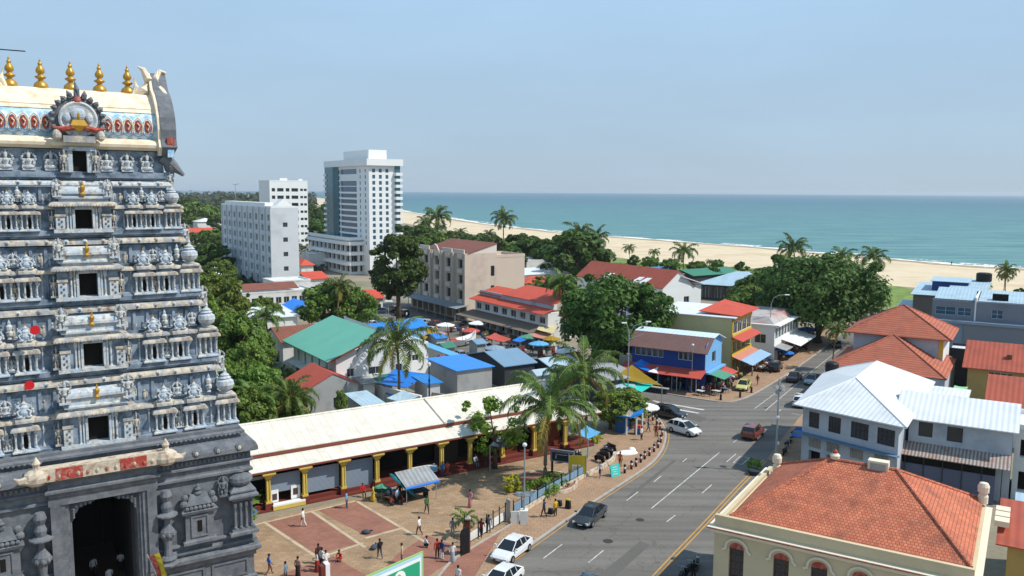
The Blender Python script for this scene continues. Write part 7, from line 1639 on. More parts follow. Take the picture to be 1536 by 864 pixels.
p = P(924, 716); t = thing('pavement_board', 'turquoise board with pale handwriting propped on the kerb', 'sign board', p, RG + 1.1); b = MB(); b.use(mat('turquoise_board', '#38b8b0', .5, .04)); b.T = Matrix.Rotation(-.25, 4, 'X'); b.box(-.6, .6, -.04, .04, .05, 1.35); b.build('board', t); b = MB(); b.use(M_('paint_white')); b.T = Matrix.Rotation(-.25, 4, 'X'); 
for k, w_ in enumerate((.35, .42, .3, .38)): b.box(-w_, w_ * .8, -.052, -.042, 1.05 - k * .24, 1.12 - k * .24)
b.build('writing', t)
for x in (-.5, .5): b = MB(); b.use(M_('kiosk_blue')); b.tube([(x, .1, 0), (x, .45, .9)], .03, 5); b.build('leg', t, uv=False)

p = P(866, 718); t = thing('yellow_banner', 'yellow banner with a white panel hanging by the railing under the palm', 'banner', p, RG + .5); b = MB(); b.use(mat('banner_yellow', '#b8a428', .7, .08)); b.box(-.9, .9, -.02, .02, .5, 2.5); b.build('cloth', t); b = MB(); b.use(M_('white_clean')); b.box(-.6, .4, -.03, -.02, .8, 1.5); b.use(M_('paint_yellow')); b.box(-.5, .3, -.04, -.03, 1.25, 1.32); b.box(-.5, .1, -.04, -.03, 1.05, 1.1); b.build('panel', t); 
for x in (-.92, .92): b = MB(); b.use(M_('metal_pole')); b.tube([(x, 0, 0), (x, 0, 2.7)], .04, 5); b.build('pole', t, uv=False)
p = P(843, 715); t = thing('kiosk_board', 'grey sign board on dark posts under the palm fronds', 'sign board', p, RG + .2); b = MB(); b.use(M_('slate_grey')); b.box(-1.3, 1.3, -.1, .1, 1.6, 2.9); b.use(M_('dark_cloth')); b.box(-1.1, 1.1, -.12, -.1, 1.75, 2.6); b.build('board', t); 
for x in (-1.1, 1.1): b = MB(); b.use(M_('black')); b.cbox(x, 0, 0, .2, .2, 1.6); b.build('post', t)
b = MB(); b.use(M_('paint_white')); b.box(-.7, -.62, -.13, -.12, 1.95, 2.3); b.box(-.7, .6, -.13, -.12, 2.38, 2.44); b.build('lettering', t)
# billboard bottom
A_, B2 = P(556, 862, 3.0), P(635, 827, 3.0); dv = B2 - A_; L_ = dv.length + 1.2; t = thing('billboard', 'green and white banner board with a yellow figure at the bottom of the court', 'billboard', (A_.x, A_.y, 0), math.atan2(dv.y, dv.x))
b = MB(); b.use(mat('board_lime', '#8fb86a', .6, .05)); b.box(-1.2, L_ - 1.2, 0, .12, .5, 3.0); b.build('frame', t); b = MB(); b.use(mat('board_sky', '#a9c8dc', .6, .04)); b.box(-1.1, L_ - 1.35, -.02, 0, .6, 2.88); b.build('border', t); b = MB(); b.use(M_('white_clean')); b.box(-1.0, L_ - 1.5, -.04, -.02, .7, 2.62); b.build('margin', t); b = MB(); b.use(mat('board_green', '#2a9a72', .6, .04)); b.box(-.9, L_ - 1.62, -.06, -.04, .8, 2.4); b.build('field', t)
b = MB(); b.use(M_('white_clean')); b.T = Matrix.Translation((L_ * .42, -.07, 1.75)) @ Matrix.Rotation(pi / 2, 4, 'X'); b.lathe(0, 0, 0, [(.58, 0), (.58, .02)], 24); b.use(M_('banner_yellow')); b.lathe(-.1, .15, .02, [(.22, 0), (.22, .02)], 16); b.lathe(-.1, -.25, .02, [(.32, 0), (.3, .02)], 16); b.use(M_('leaf_olive')); b.lathe(-.12, .02, .04, [(.08, 0), (.08, .02)], 12); b.build('picture', t); 
for x in (-1, L_ - 1.4): b = MB(); b.use(M_('metal_pole')); b.cbox(x, .2, 0, .1, .1, 2.8); b.build('post', t)
# cream and red pillar, flag, plinth box near the tower
for (px, py, l, m1, m2) in ((487, 885, 'stubby post, half maroon half white, in front of the group in the court', 'hall_maroon', 'white_clean'),):
    p = P(px, py); t = thing('marker_post', l, 'post', p, UG); b = MB(); b.use(M_(m1)); b.box(-.35, 0, -.3, .3, 0, 2.0); b.build('maroon_half', t); b = MB(); b.use(M_(m2)); b.box(0.005, .35, -.3, .3, 0, 2.1); b.build('white_half', t)
p = P(244, 925); t = thing('temple_flag', 'red and yellow flag hanging from a leaning pole beside the gateway', 'flag', p, 0); b = MB(); b.use(M_('metal_pole')); b.tube([(.9, 0, 0), (-.9, 0, 4.6)], .04, 6); b.build('pole', t, uv=False)
for k, m_ in enumerate(('paint_red', 'banner_yellow')):
    b = MB(); b.use(M_(m_)); n = 8; V = []
    for i in range(n + 1):
        f_ = i / n; x = -.85 + 1.25 * f_; z = 4.45 - 3.4 * f_; w_ = .35 * (1 - .2 * f_); V += [(x + w_ * k + .12, -.1 + .08 * sin(i * 1.1), z + .15 * k), (x + w_ * (k + 1) + .12, -.1 + .08 * sin(i * 1.1 + 1), z + .15 * (k + 1))]
    b.add(V + [(x_, y_ + .02, z_) for x_, y_, z_ in V], [(2 * i, 2 * i + 1, 2 * i + 3, 2 * i + 2) for i in range(n)] + [(2 * i + 2 + 18, 2 * i + 3 + 18, 2 * i + 1 + 18, 2 * i + 18) for i in range(n)]); b.build('red_stripe' if k == 0 else 'yellow_stripe', t)
p = P(96, 935); t = thing('donation_box', 'white box with a brown figure on top at the left of the gateway', 'box', p, UG); b = MB(); b.use(M_('white_clean')); b.box(-.5, .5, -.4, .4, 0, 3.0); b.build('box', t); b = MB(); b.use(mat('brown_figure', '#6a4426', .6, .2, 6.)); b.lathe(0, 0, 3.0, [(.18, 0), (.15, .3), (.22, .6), (.1, .9), (.13, 1.05), (.02, 1.2)], 10); b.build('figure', t, uv=False)
# bundles lying in the court
for k, (px, py, l) in enumerate(((549, 801, 'dark blue bundle lying on the brick panel'), (561, 824, 'slate blue bundle lying on the stone border'), (377, 772, 'bright blue bag against the tower corner'))):
    p = P(px, py); t = thing('bundle', l, 'bundle', (p.x, p.y, .04), k * 1.3); b = MB(); b.use(M_('blue_tarp') if k == 2 else mat('slate_cloth', '#3c4654', .8, .15)); s_ = 1.6 if k == 2 else 1; b.blob(0, 0, .16 * s_, .42 * s_, .28 * s_, .2 * s_, 9, 5); b.build('cloth', t, uv=False, smooth=True); b = MB(); b.use(M_('dark_cloth')); b.tube([(.3 * s_, 0, .2 * s_), (.48 * s_, .05, .28 * s_), (.6 * s_, .1, .2 * s_)], [.06, .09, .03], 6); b.build('knot', t, uv=False)
for px, py, l in ((839, 760, 'small black box on the pavement behind the black car'), (826, 772, 'black bag on the pavement by the pole'), (852, 764, 'yellow-topped black bin by the black car')):
    p = P(px, py); t = thing('street_box', l, 'box', (p.x, p.y, .1), RG); b = MB(); b.use(M_('black')); b.frus(-.25, .25, -.2, .2, 0, -.2, .2, -.15, .15, .4 if 'bin' not in l else .8); b.build('body', t); b = MB(); b.use(M_('banner_yellow') if 'bin' in l else M_('dark_cloth')); b.cbox(0, 0, .4 if 'bin' not in l else .8, .4, .3, .12); b.build('lid', t)
# bench / dark counter on the far pavement
p = P(978, 588); t = thing('market_bench', 'long dark bench on the far kerb by the turquoise sail', 'bench', p, RG); b = MB(); b.use(M_('concrete')); b.box(-2.6, 2.6, -.4, .4, .75, .88); b.build('top', t); b = MB(); b.use(M_('dark_cloth')); b.box(-2.4, -2.2, -.35, .35, .1, .75); b.box(2.2, 2.4, -.35, .35, .1, .75); b.box(-2.2, 2.2, -.3, -.2, .3, .75); b.build('legs', t)
# boat
p = P(690, 520); t = thing('parked_boat', 'white and red open boat parked on the street among the stalls', 'boat', p, UG + .2)
b = MB(); b.use(M_('white_clean')); st = [(-3.6, 1.0, .9), (-2, 1.25, .7), (0, 1.3, .6), (2, 1.1, .7), (3.4, .5, 1.0), (4.1, .05, 1.5)]; V = []
for x, w_, z in st: V += [(x, -w_ * .4, z - .3), (x, -w_, z + .9 + max(0, x - 1) * .12), (x, w_, z + .9 + max(0, x - 1) * .12), (x, w_ * .4, z - .3)]
Fs = []
for i in range(5):
    for k in (0, 2, 3): k2 = (k + 1) % 4; Fs.append((4 * i + k, 4 * i + k2, 4 * i + 4 + k2, 4 * i + 4 + k)); Fs.append((4 * i + 4 + k, 4 * i + 4 + k2, 4 * i + k2, 4 * i + k))
Fs.append((0, 1, 2, 3)); b.add(V, Fs); b.box(-1.6, 2.6, -.95, .95, 1.15, 1.3); b.build('hull', t)
b = MB(); b.use(M_('red_awning')); b.box(-3.2, -.6, -.9, .9, 1.2, 1.45); b.box(-2.6, -1.2, -.4, .4, 1.45, 1.8); b.build('bench', t); b = MB(); b.use(M_('frame_brown')); b.tube([(-2.5, 0, 1), (-3.0, .4, 5.0)], .06, 5); b.tube([(.8, 0, 1), (-.2, .3, 5.2)], .06, 5); b.tube([(-3, .4, 5), (-1, .35, 4.6), (-.2, .3, 5.2)], .03, 5); b.build('spar', t, uv=False)
# ------------------------------------------------------------------ trees and palms
PA = palm_proto(7.6, 6.6, 20, 3, 46, .5, 2, lw_=.19); PB = palm_proto(9.5, 4.2, 19, 5, 26, .9, 3); PC = palm_proto(9.5, 5.6, 18, 9, 20, .7, 0); PD = palm_proto(11, 5.4, 19, 12, 20, 1.2, 3)
HT = {PA.name: 7.6 + 4.3, PB.name: 9.5 + 2.9, PC.name: 9.5 + 3.7, PD.name: 11 + 3.6}
GP = 'coconut palms by the beach and market'
def palm(pr, px, py, top, label, rz=None, z=0.): return place(pr, px, py, label, rz, group=GP, htop=top, ht=HT[pr.name], cat='palm tree', z=z)
pa = palm(PA, 818, 727, 545, 'largest nearest coconut palm, rising from the green planter by the pavement', .6)
palm(PA, 880, 662, 508, 'large coconut palm just behind the nearest one, over the hall end', 2.9)
palm(PA, 598, 606, 466, 'coconut palm standing among blue tarps behind the hall roof', 4.4)
palm(PB, 507, 505, 410, 'coconut palm with yellow drooping fronds growing out of the mid green tree', 1.)
palm(PB, 848, 512, 402, 'slim coconut palm at the right end of the red-roofed terrace', 2.2)
palm(PB, 1249, 556, 478, 'low coconut palm beside the road and the two-tier red roof', .3)
palm(PC, 652, 384, 305, 'beach palm above the left end of the beige block roof', .4)
palm(PC, 640, 372, 322, 'shorter dark beach palm left of the one over the beige block', 3.)
palm(PD, 757, 385, 310, 'tall shaggy beach palm right of the beige block', 1.7)
palm(PC, 872, 412, 330, 'left one of the close pair of beach palms', 2.1)
palm(PD, 888, 412, 338, 'right one of the close pair of beach palms', .2)
palm(PC, 1025, 425, 361, 'lone slim palm behind the dull red roof', 1.3)
palm(PC, 980, 400, 371, 'small beach palm left of the lone slim one', 5.)
palm(PC, 944, 397, 364, 'stubby beach palm on the grass strip', 4.)
palm(PD, 1193, 440, 350, 'full beach palm behind the left of the big street tree', 3.3)
palm(PC, 1261, 432, 368, 'beach palm peeking over the big street tree', .9)
palm(PC, 1312, 441, 366, 'beach palm right of the big street tree, leaning to the sea', 2.5)
palm(PD, 1508, 452, 392, 'beach palm behind the blue roofs at the right edge', 1.1)
palm(PC, 575, 402, 345, 'palm in front of the hotel tower foot', 2.)
palm(PB, 1163, 484, 415, 'dark palm left of the big street tree trunk', 2.)
palm(PC, 1480, 450, 422, 'low palm bush behind the blue sheet roofs', 2.7)
palm(PC, 1063, 408, 388, 'small palm behind the dark green shack roof', .7)
palm(PC, 662, 366, 334, 'young palm on the beach edge beyond the beige block', 1.9)
palm(PC, 690, 374, 340, 'second young palm on the beach edge beyond the beige block', 4.9)
palm(PC, 732, 378, 342, 'young palm left of the shaggy beach palm', .1)
palm(PA, 432, 665, 560, 'broad palm in the dense grove beside the temple tower', .2)
palm(PA, 385, 672, 570, 'palm at the front of the grove touching the hall roof', 3.9)
palm(PB, 408, 560, 452, 'palm crown in the upper grove by the white shed roofs', 2.8)
palm(PC, 1130, 446, 400, 'thin palm at the left side of the big street tree', 5.5)
palm(PC, 1505, 440, 405, 'second palm crown at the right edge near the sand', 4.2)

LD, LM, LO, LB = M_('leaf_dark'), M_('leaf_mid'), M_('leaf_olive'), M_('leaf_bright')
T1 = tree_proto(7.8, 5.6, 13.0, 26000, .34, 21, LD, clumps=70)            # round tree by the market
T2 = tree_proto(12.5, 7.2, 17.0, 34000, .42, 33, LD, clumps=95)           # big street tree
T3 = tree_proto(6.6, 8.2, 19.5, 16000, .42, 8, LD, clumps=55)             # tall dark
T4 = tree_proto(5.0, 4.0, 9.5, 13000, .30, 14, LM, clumps=48)
T5 = tree_proto(4.6, 5.4, 12.0, 13000, .32, 17, LO, clumps=48)
T6 = tree_proto(5.0, 4.6, 10.0, 3500, .55, 25, LD, clumps=30)
T7 = tree_proto(5.5, 4.2, 9.0, 3500, .6, 29, LM, clumps=30)
H_ = {T1.name: 13.0, T2.name: 17.0, T3.name: 19.5, T4.name: 9.5, T5.name: 12.0, T6.name: 10.0, T7.name: 9.}
def tree(pr, px, py, top, label, group='broadleaf trees of the town', sx=1.):
    o = place(pr, px, py, label, None, group=group, htop=top, ht=H_[pr.name], cat='tree'); o.scale = (o.scale.x * sx, o.scale.y * sx, o.scale.z); return o
tree(T1, 921, 556, 412, 'broad round dark tree in front of the dull red roof', None)
tree(T2, 1226, 515, 383, 'huge spreading dark street tree at the bend to the beach', None)
tree(T3, 598, 482, 347, 'tall dark tree left of the beige block')
tree(T4, 486, 500, 424, 'rounded mid green tree around the palm with yellow fronds', sx=1.15)
tree(T4, 535, 500, 432, 'right half of the rounded green clump by the parking street', sx=.9)
tree(T5, 322, 500, 404, 'dark tree directly right of the temple tower, topmost in the grove'); tree(T5, 345, 520, 412, 'tree in the upper grove beside the white shed roofs', sx=.8)
tree(T4, 330, 440, 388, 'flat-topped bright tree below the ribbed hotel')
tree(T4, 395, 495, 444, 'small green tree before the long low white building', sx=.8); tree(T4, 412, 500, 452, 'small green tree left of the big blue tarp', sx=.7)
for k, (px, py, top, pr, l) in enumerate(((308, 560, 440, T5, 'dark tree filling the gap beside the carved corner pots'), (345, 570, 458, T5, 'leafy tree mid grove behind the hall roof end'), (378, 600, 505, T5, 'light green tree mid grove left of the green-roofed house'),
        (335, 650, 540, T4, 'lower grove tree against the tower edge'), (395, 650, 545, T4, 'bright leafy tree in the lower grove'), (430, 655, 570, T4, 'lower grove tree touching the red-roofed grey house'), (375, 680, 580, T4, 'lowest leafy tree of the grove by the hall ridge'), (360, 580, 470, T4, 'rounded tree in the middle of the grove'), (310, 640, 530, T4, 'tree behind the lower tiers of the tower'),
        (385, 570, 492, T4, 'yellow-green tree next to the dull red-brown roof'))): tree(pr, px, py, top, l, sx=.8)
# belt between beach and town
far = [(566, 372, 338), (590, 380, 345), (612, 378, 338), (632, 388, 336), (655, 392, 345), (678, 384, 346), (700, 388, 350), (722, 392, 350), (742, 398, 352), (780, 398, 350), (800, 404, 354), (822, 408, 358), (845, 408, 360), (770, 412, 368), (620, 410, 355), (560, 400, 350),
       (860, 420, 345), (868, 428, 352), (905, 440, 395), (975, 404, 383), (1005, 408, 386), (1045, 408, 390), (1075, 404, 388), (1112, 412, 392), (950, 402, 382), (1148, 458, 400), (1130, 470, 412), (1165, 462, 398), (1308, 462, 436), (1070, 426, 400), (1000, 424, 398), (790, 468, 425), (770, 455, 422), (1140, 495, 425), (1290, 470, 430),
       (300, 345, 300), (268, 352, 318), (318, 420, 366), (258, 392, 350), (325, 372, 342), (306, 368, 345), (288, 372, 348), (312, 402, 364), (330, 392, 352), (282, 396, 368), (328, 350, 322), (280, 330, 296), (455, 332, 304), (470, 342, 308), (484, 352, 318), (462, 360, 325), (478, 372, 335), (452, 352, 318), (488, 338, 305), (445, 345, 310), (1500, 462, 440), (1475, 458, 435), (1530, 452, 432), (545, 470, 440), (820, 445, 412)]
wds = ['a', ]
def where(px):
    for lim, s in ((300, 'beside the upper temple tiers'), (345, 'left of the ribbed hotel'), (500, 'between the ribbed hotel and the tall tower'), (600, 'at the foot of the hotel tower'), (700, 'behind the beige block'), (790, 'right of the beige block'), (880, 'behind the red-roofed terrace'), (1000, 'on the beach grass strip'), (1120, 'behind the beach shacks'), (1250, 'left of the big street tree'), (1400, 'right of the big street tree'), (2000, 'behind the blue roofs')):
        if px < lim: return s
cnt = {}; tot = {}
for f_ in far: tot[where(f_[0])] = tot.get(where(f_[0]), 0) + 1
ordn = ['leftmost', 'second from left', 'third from left', 'fourth from left', 'fifth from left', 'sixth from left', 'seventh from left', 'eighth from left', 'ninth from left', 'tenth from left']
for (px, py, top) in sorted(far):
    w_ = where(px); i = cnt.get(w_, 0); cnt[w_] = i + 1
    pr = (T6, T7)[(int(px) * 7 + int(py)) % 2] if py > 300 else T6
    tree(pr, px, py, top, f'{ordn[min(i, 9)]} of the low bushy trees {w_}', 'bushy trees towards the beach', sx=R.uniform(1., 1.5))
T8 = tree_proto(3.6, 3.4, 8.2, 1300, .26, 77, LB, clumps=16); H_[T8.name] = 8.2
for px, py, top, l, sx in ((742, 703, 590, 'thin open leafy tree over the verandah roof left of the nearest palm', 1.), (728, 700, 630, 'smaller thin tree at the verandah eave', .8)): tree(T8, px, py, top, l, 'thin trees by the hall', sx)
tree(T5, 938, 640, 578, 'dense rounded bush tree at the pavement corner', sx=1.5); tree(T5, 915, 645, 582, 'bushy tree behind the kiosk roof', sx=1.3)
p = tree(T5, 513, 640, 582, 'small dark conical tree beside the grey gabled house', sx=.45)
# bushes
def bush(px, py, rx, rz, m, label, nm='bush', n=1800, z=.1, leaf=.12):
    o = bush_proto(rx, rz, n, leaf, int(px), M_(m), nm); p = P(px, py); o.location = (p.x, p.y, rz * .8 + z); tag(o, label, 'plant'); return o
bush(812, 741, 2.1, .75, 'leaf_bright', 'clipped bright green hedge in the planter at the palm foot'); bush(830, 732, 1.6, .8, 'leaf_mid', 'darker hedge behind the bright one at the palm foot')
bush(767, 738, 1.1, 1.0, 'flower_yellow', 'yellow flowering shrub beside the roadside pole', 'flowering_shrub', 1500); bush(893, 664, .8, .5, 'flower_yellow', 'small yellow flowering bush by the motorbikes', 'flowering_shrub', 800)
bush(1131, 706, .9, .8, 'leaf_bright', 'potted plant on the kerb beside the tiled roof', 'potted_plant', 900)
b = MB(); b.use(M_('dark_cloth')); p = P(1131, 712); b.lathe(p.x, p.y, 0, [(.5, 0), (.65, .5), (.55, .55)], 12); tag(b.build('plant_tub'), 'dark tub under the potted plant on the kerb', 'tub')
bush(1440, 522, 2.2, .8, 'leaf_olive', 'green creeper growing over the roof terrace hut', 'creeper', 1500, z=5.9, leaf=.2)
o = bush(1380, 470, 4., .8, 'leaf_olive', 'scrub on the grass by the blue-roofed block', n=1500, leaf=.25)
t = palm_proto(1.6, 1.5, 14, 41, 14, .05, 0, 'small_palm'); p = P(697, 805); t.location = (p.x, p.y, .05); tag(t, 'little bright palm in front of the court railing', 'palm tree')
b = MB(); b.use(M_('paint_cream')); p = P(818, 727); b.lathe(p.x, p.y, .0, [(3.3, 0), (3.3, .45), (3.1, .45), (3.1, .3)], 28); tag(b.build('planter_ring'), 'round raised planter edge around the nearest palm', 'planter')
sheet('planter_bed', [(p.x + 3.1 * cos(a), p.y + 3.1 * sin(a)) for a in [k * .3 for k in range(21)]], .32, M_('paving_red'))
# far-off wood on the left horizon, one mass
def wood():
    r = random.Random(5); V = []; Fc = []; 
    spots = []
    for i in range(620):
        px = r.uniform(225, 470); py = 294 + (r.random() ** 1.6) * 42; q = P(px, py)
        if q.y > 2600: continue
        spots.append(q)
    for q in spots:
        s = r.uniform(4, 8) * (1 + q.y / 2500); n = 26
        for j in range(n):
            d = Vector((r.gauss(0, 1), r.gauss(0, 1), r.gauss(0, .8))).normalized(); c = q + Vector((d.x * s, d.y * s, s * .9 + d.z * s * .75)); a = d.cross(Vector((r.uniform(-1, 1), r.uniform(-1, 1), r.uniform(-1, 1)))).normalized(); e = d.cross(a); k = s * r.uniform(.22, .45); o = len(V)
            V += [c - a * k, c + e * k * .7, c + a * k, c - e * k * .7]; Fc.append((o, o + 1, o + 2, o + 3))
    me = bpy.data.meshes.new('far_wood'); me.from_pydata([tuple(v) for v in V], [], Fc); me.materials.append(M_('leaf_far')); o = bpy.data.objects.new('far_wood', me); COL.objects.link(o); tag(o, 'hazy far-off wood along the left horizon', 'wood', kind='stuff')
wood()
# undergrowth under the grove
def scrub(poly, n, seed, m, label, size=.35, hmax=.9):
    r = random.Random(seed); Q = [P(*p) for p in poly]; V = []; Fc = []
    for i in range(n):
        a, b_, c = r.random(), r.random(), r.random(); k = r.randrange(len(Q) - 2); u, v = math.sqrt(a), b_; q = Q[0] * (1 - u) + Q[k + 1] * (u * (1 - v)) + Q[k + 2] * (u * v)
        z = r.uniform(0, hmax) * r.random(); d = Vector((r.gauss(0, .6), r.gauss(0, .6), 1)).normalized(); t1 = d.cross(Vector((r.uniform(-1, 1), r.uniform(-1, 1), 0))).normalized(); t2 = d.cross(t1); s = size * r.uniform(.6, 1.4); q = q + Vector((0, 0, z)); o = len(V)
        V += [q - t1 * s, q + t2 * s * .5, q + t1 * s, q - t2 * s * .5]; Fc.append((o, o + 1, o + 2, o + 3))
    me = bpy.data.meshes.new('scrub'); me.from_pydata([tuple(v) for v in V], [], Fc); me.materials.append(M_(m)); o = bpy.data.objects.new('scrub', me); COL.objects.link(o); tag(o, label, 'scrub', kind='stuff')
scrub([(290, 640), (330, 420), (400, 450), (450, 560), (470, 650), (380, 780), (280, 780)], 14000, 2, 'leaf_mid', 'dense undergrowth below the grove beside the temple tower', .5, 1.6)
scrub([(540, 345), (560, 335), (640, 350), (760, 362), (880, 385), (870, 420), (760, 410), (620, 405)], 9000, 3, 'leaf_mid', 'scrub strip between the beige block and the beach', .9, 1.8)
scrub([(900, 396), (1000, 396), (1110, 402), (1130, 425), (1000, 425), (900, 430)], 4000, 4, 'leaf_olive', 'low scrub on the beach edge behind the shacks', .5, .8)
scrub([(240, 420), (245, 330), (330, 320), (480, 330), (500, 400), (440, 430), (300, 440)], 9000, 6, 'leaf_far', 'tree cover around the hotels', 1.4, 2.6)

# ------------------------------------------------------------------ vehicles
CW, CB_, CS, CR, CYE, CG, CBL = paint('car_white', '#d8d9d8'), paint('car_black', '#1b1d21'), paint('car_silver', '#8e9296'), paint('car_rust', '#7a3b2a'), paint('car_yellow', '#c4c070'), paint('car_darkgrey', '#34383d'), paint('car_blue', '#2f4a63')
KP = {k: car_proto(k, CW) for k in CARS}
def car(kind, px, py, ang, pm, label, sc=1., name='parked_car', group=None, z=.02):
    o = place(KP[kind], px, py, label, ang, sc, cat='car', z=z); o.name = name; recolor(o, pm)
    if group: o['group'] = group
    return o
RD = rad(58)      # direction of the main road, away from the viewer
car('sedan', 885, 781, RD + pi + .05, CG, 'dark grey sedan driving down the road beside the palm pavement', name='moving_car')
car('sedan', 768, 833, RD + pi + .03, CW, 'white sedan parked in the red bay at the court entrance', z=.06)
car('sedan', 752, 880, RD + pi + .03, CW, 'white car behind the other one, cut by the bottom edge', z=.03)
car('hatch', 884, 892, RD, CBL, 'blue-grey car roof just showing at the bottom edge', name='moving_car')
car('hatch', 1026, 650, rad(-50), CW, 'white hatchback turning onto the main road', 1.08, name='moving_car')
car('suv', 1004, 627, rad(-38), CB_, 'black car close behind the turning white hatchback', name='moving_car')
car('suv', 1129, 655, RD, CR, 'rust brown SUV driving away in the middle of the junction', name='moving_car')
car('sedan', 1191, 571, RD, CB_, 'small black sedan driving away up the road', name='moving_car')
car('sedan', 1218, 575, RD + pi, CS, 'silver sedan coming down the road near the white roof', name='moving_car')
car('suv', 1163, 556, RD + .1, CB_, 'black hatchback parked on the stall pavement', z=.12)
car('sedan', 1115, 584, RD + pi + .1, CYE, 'yellow and green taxi on the far pavement', z=.12)
car('suv', 1201, 608, RD + .1, CW, 'white SUV half hidden by the white-roofed house')
UV = UG + pi / 2
G2 = 'cars on the parking street'
car('hatch', 774, 528, UV + pi + .3, CS, 'silver hatchback on the parking street by the red tarp')
car('sedan', 634, 488, UV + .9, CW, 'white car by the canopy of the beige block'); car('hatch', 642, 500, UV + .6, CW, 'white car nearest the mustard tarp')
car('hatch', 651, 490, UV, CR, 'red car wedged behind the two white ones'); car('suv', 590, 468, UV + .1, CB_, 'black SUV below the tall dark tree'); car('suv', 602, 474, UV + .2, CB_, 'second black SUV below the tall dark tree'); car('sedan', 570, 470, UV + 1.3, CBL, 'dark blue car in the shade by the red-roofed kiosk')
car('sedan', 556, 490, UV + .2, CW, 'white car half hidden by the green clump'); car('hatch', 472, 505, UG, CW, 'white van-like car behind the brown-red roof')
car('sedan', 726, 524, UV + .1, CW, 'white car beside the parked boat'); car('sedan', 1312, 478, RD + 1.2, CW, 'white car parked at the beach end of the road'); car('sedan', 1320, 484, RD + 1.2, CS, 'silver car at the beach end of the road'); car('suv', 1306, 489, RD + 1., CW, 'white SUV nearest the red roof at the beach end')
car('sedan', 1325, 473, RD + 1.2, CB_, 'black car at the far beach end of the road'); car('sedan', 1255, 520, RD + .2, CB_, 'black car in the shade of the big street tree'); car('suv', 1060, 905, RD, CW, 'white and dark vehicle between the road and the cream building')
car('hatch', 1270, 497, RD + .2, CBL, 'dark blue car under the far side of the big street tree')
BK = [bike_proto(paint('bike_' + n, c)) for n, c in (('black', '#1a1a1c'), ('red', '#7c1f1c'), ('silver', '#8a8d90'))]
bl = [(1033, 862, RD, 0, 'black motorbike in the shade by the cream building'), (1046, 852, RD + .3, 2, 'silver motorbike against the cream building'), (1022, 872, RD + .2, 0, 'motorbike at the bottom edge by the yellow line'), (905, 688, RD + 1.2, 0, 'black motorbike by the low curved wall'), (911, 682, RD + 1.3, 2, 'silver motorbike by the low curved wall'), (899, 694, RD + 1.1, 0, 'motorbike nearest the yellow banner'), (916, 677, RD + 1.2, 0, 'last motorbike of the row near the kiosk'),
      (1092, 585, RD, 0, 'motorbike left of the taxi'), (1097, 582, RD + .4, 2, 'silver scooter left of the taxi'), (1180, 672, RD, 0, 'motorbike in the shade of the white-roofed house'), (1186, 664, RD + .2, 2, 'silver motorbike in the house shade'), (1191, 656, RD - .2, 0, 'motorbike under the blue awning sheet'), (1177, 682, RD, 1, 'red motorbike in the house shade'), (1218, 640, RD, 0, 'motorbike deep in the house shade'),
      (862, 690, .4, 0, 'motorbike parked in the palm shade'), (850, 694, .5, 2, 'silver motorbike in the palm shade'), (1150, 560, RD + 1.5, 0, 'motorbike under the pale blue awning'), (1205, 525, RD + 1.2, 1, 'red motorbike among the far stalls')]
for px, py, rz, k, l in bl: place(BK[k], px, py, l, rz, 1., 'motorbikes parked about the streets', cat='motorbike', z=.1 if px < 1000 or px > 1085 and py < 600 else .03)

# ------------------------------------------------------------------ people
pp = person; GC = 'people in the temple court'; GX = 'people at the corner market'
def inpass(x, y): q = P(165, 922) + ux(UG) * x + uy(UG) * y; q.z = .05; return q
pp(0, 0, 'person in white shirt and black trousers standing left in the gateway', 'stand', UG - 1.2, '#d8d6d0', '#17171a', base=P(141, 866, .06)); pp(0, 0, 'person all in white walking into the gateway', 'walk', UG + 1.6, '#dcdad4', '#d0cec6', True, base=P(165, 882, .06))
pp(0, 0, 'person in white shirt with dark trousers at the right inside the gateway', 'hold', UG - 2, '#d6d4cc', '#1d1d22', base=P(182, 858, .06)); pp(0, 0, 'shadowy person in brown at the inner right wall of the gateway', 'stand', UG + 3, '#4a3a34', '#1d1d22', base=P(192, 848, .06))
pp(629, 803, 'person in white shirt with a white shoulder bag crossing the court', 'walk', 2.6, '#dad8d2', '#5a3a34', group=None); pp(679, 805, 'person in grey-blue top and pale trousers near the small palm', 'stand', 1.2, '#6a7886', '#8a949e')
pp(656, 838, 'person in red top at the left of the trio by the gate post', 'stand', 2., '#a83428', '#17181c'); pp(663, 839, 'person in blue shirt and white trousers in the trio', 'stand', 4., '#28456e', '#d0d0cc'); pp(679, 844, 'person in white with long dark hair, right of the trio', 'stand', 5., '#d4d2ce', '#9aa0a4', True)
pp(687, 880, 'person with dark hair at the bottom edge by the red bay', 'stand', 1., '#d0cec8', '#3a3a3e'); pp(637, 822, 'person crouching in white and black behind the trio', 'squat', .4, '#c8c8c4', '#1b1c20')
pp(733, 800, 'person in grey shirt outside the white-panelled railing', 'stand', 1.5, '#59616a', '#3d5570')
pp(478, 846, 'person in dark brown sari behind the group in the court', 'stand', 2.2, '#3a2622', '#3a2622', True); pp(483, 852, 'person in white shirt with a dark vest in the court group', 'stand', 1.0, '#cfcdc8', '#2b3036'); pp(489, 856, 'person in white with a bundle in the court group', 'hold', 5.2, '#dcdad6', '#d8d4cc', True); pp(476, 858, 'person in red and white at the left of the court group', 'hold', 3.6, '#d0ccc6', '#8c2e26', True)
pp(511, 842, 'person wrapped in bright red sitting on the court paving', 'squat', 4.2, '#c22828', '#a82222'); pp(404, 862, 'person in bright blue shirt by the tower corner', 'walk', .4, '#1f62b8', '#7a4a38'); pp(447, 866, 'person in brown and white patterned clothes at the bottom edge', 'stand', 1.2, '#9a7a6a', '#2b2220', True); pp(429, 874, 'person in steel blue carrying a bag at the bottom edge', 'stand', 3., '#6a7c8c', '#2a2c30')
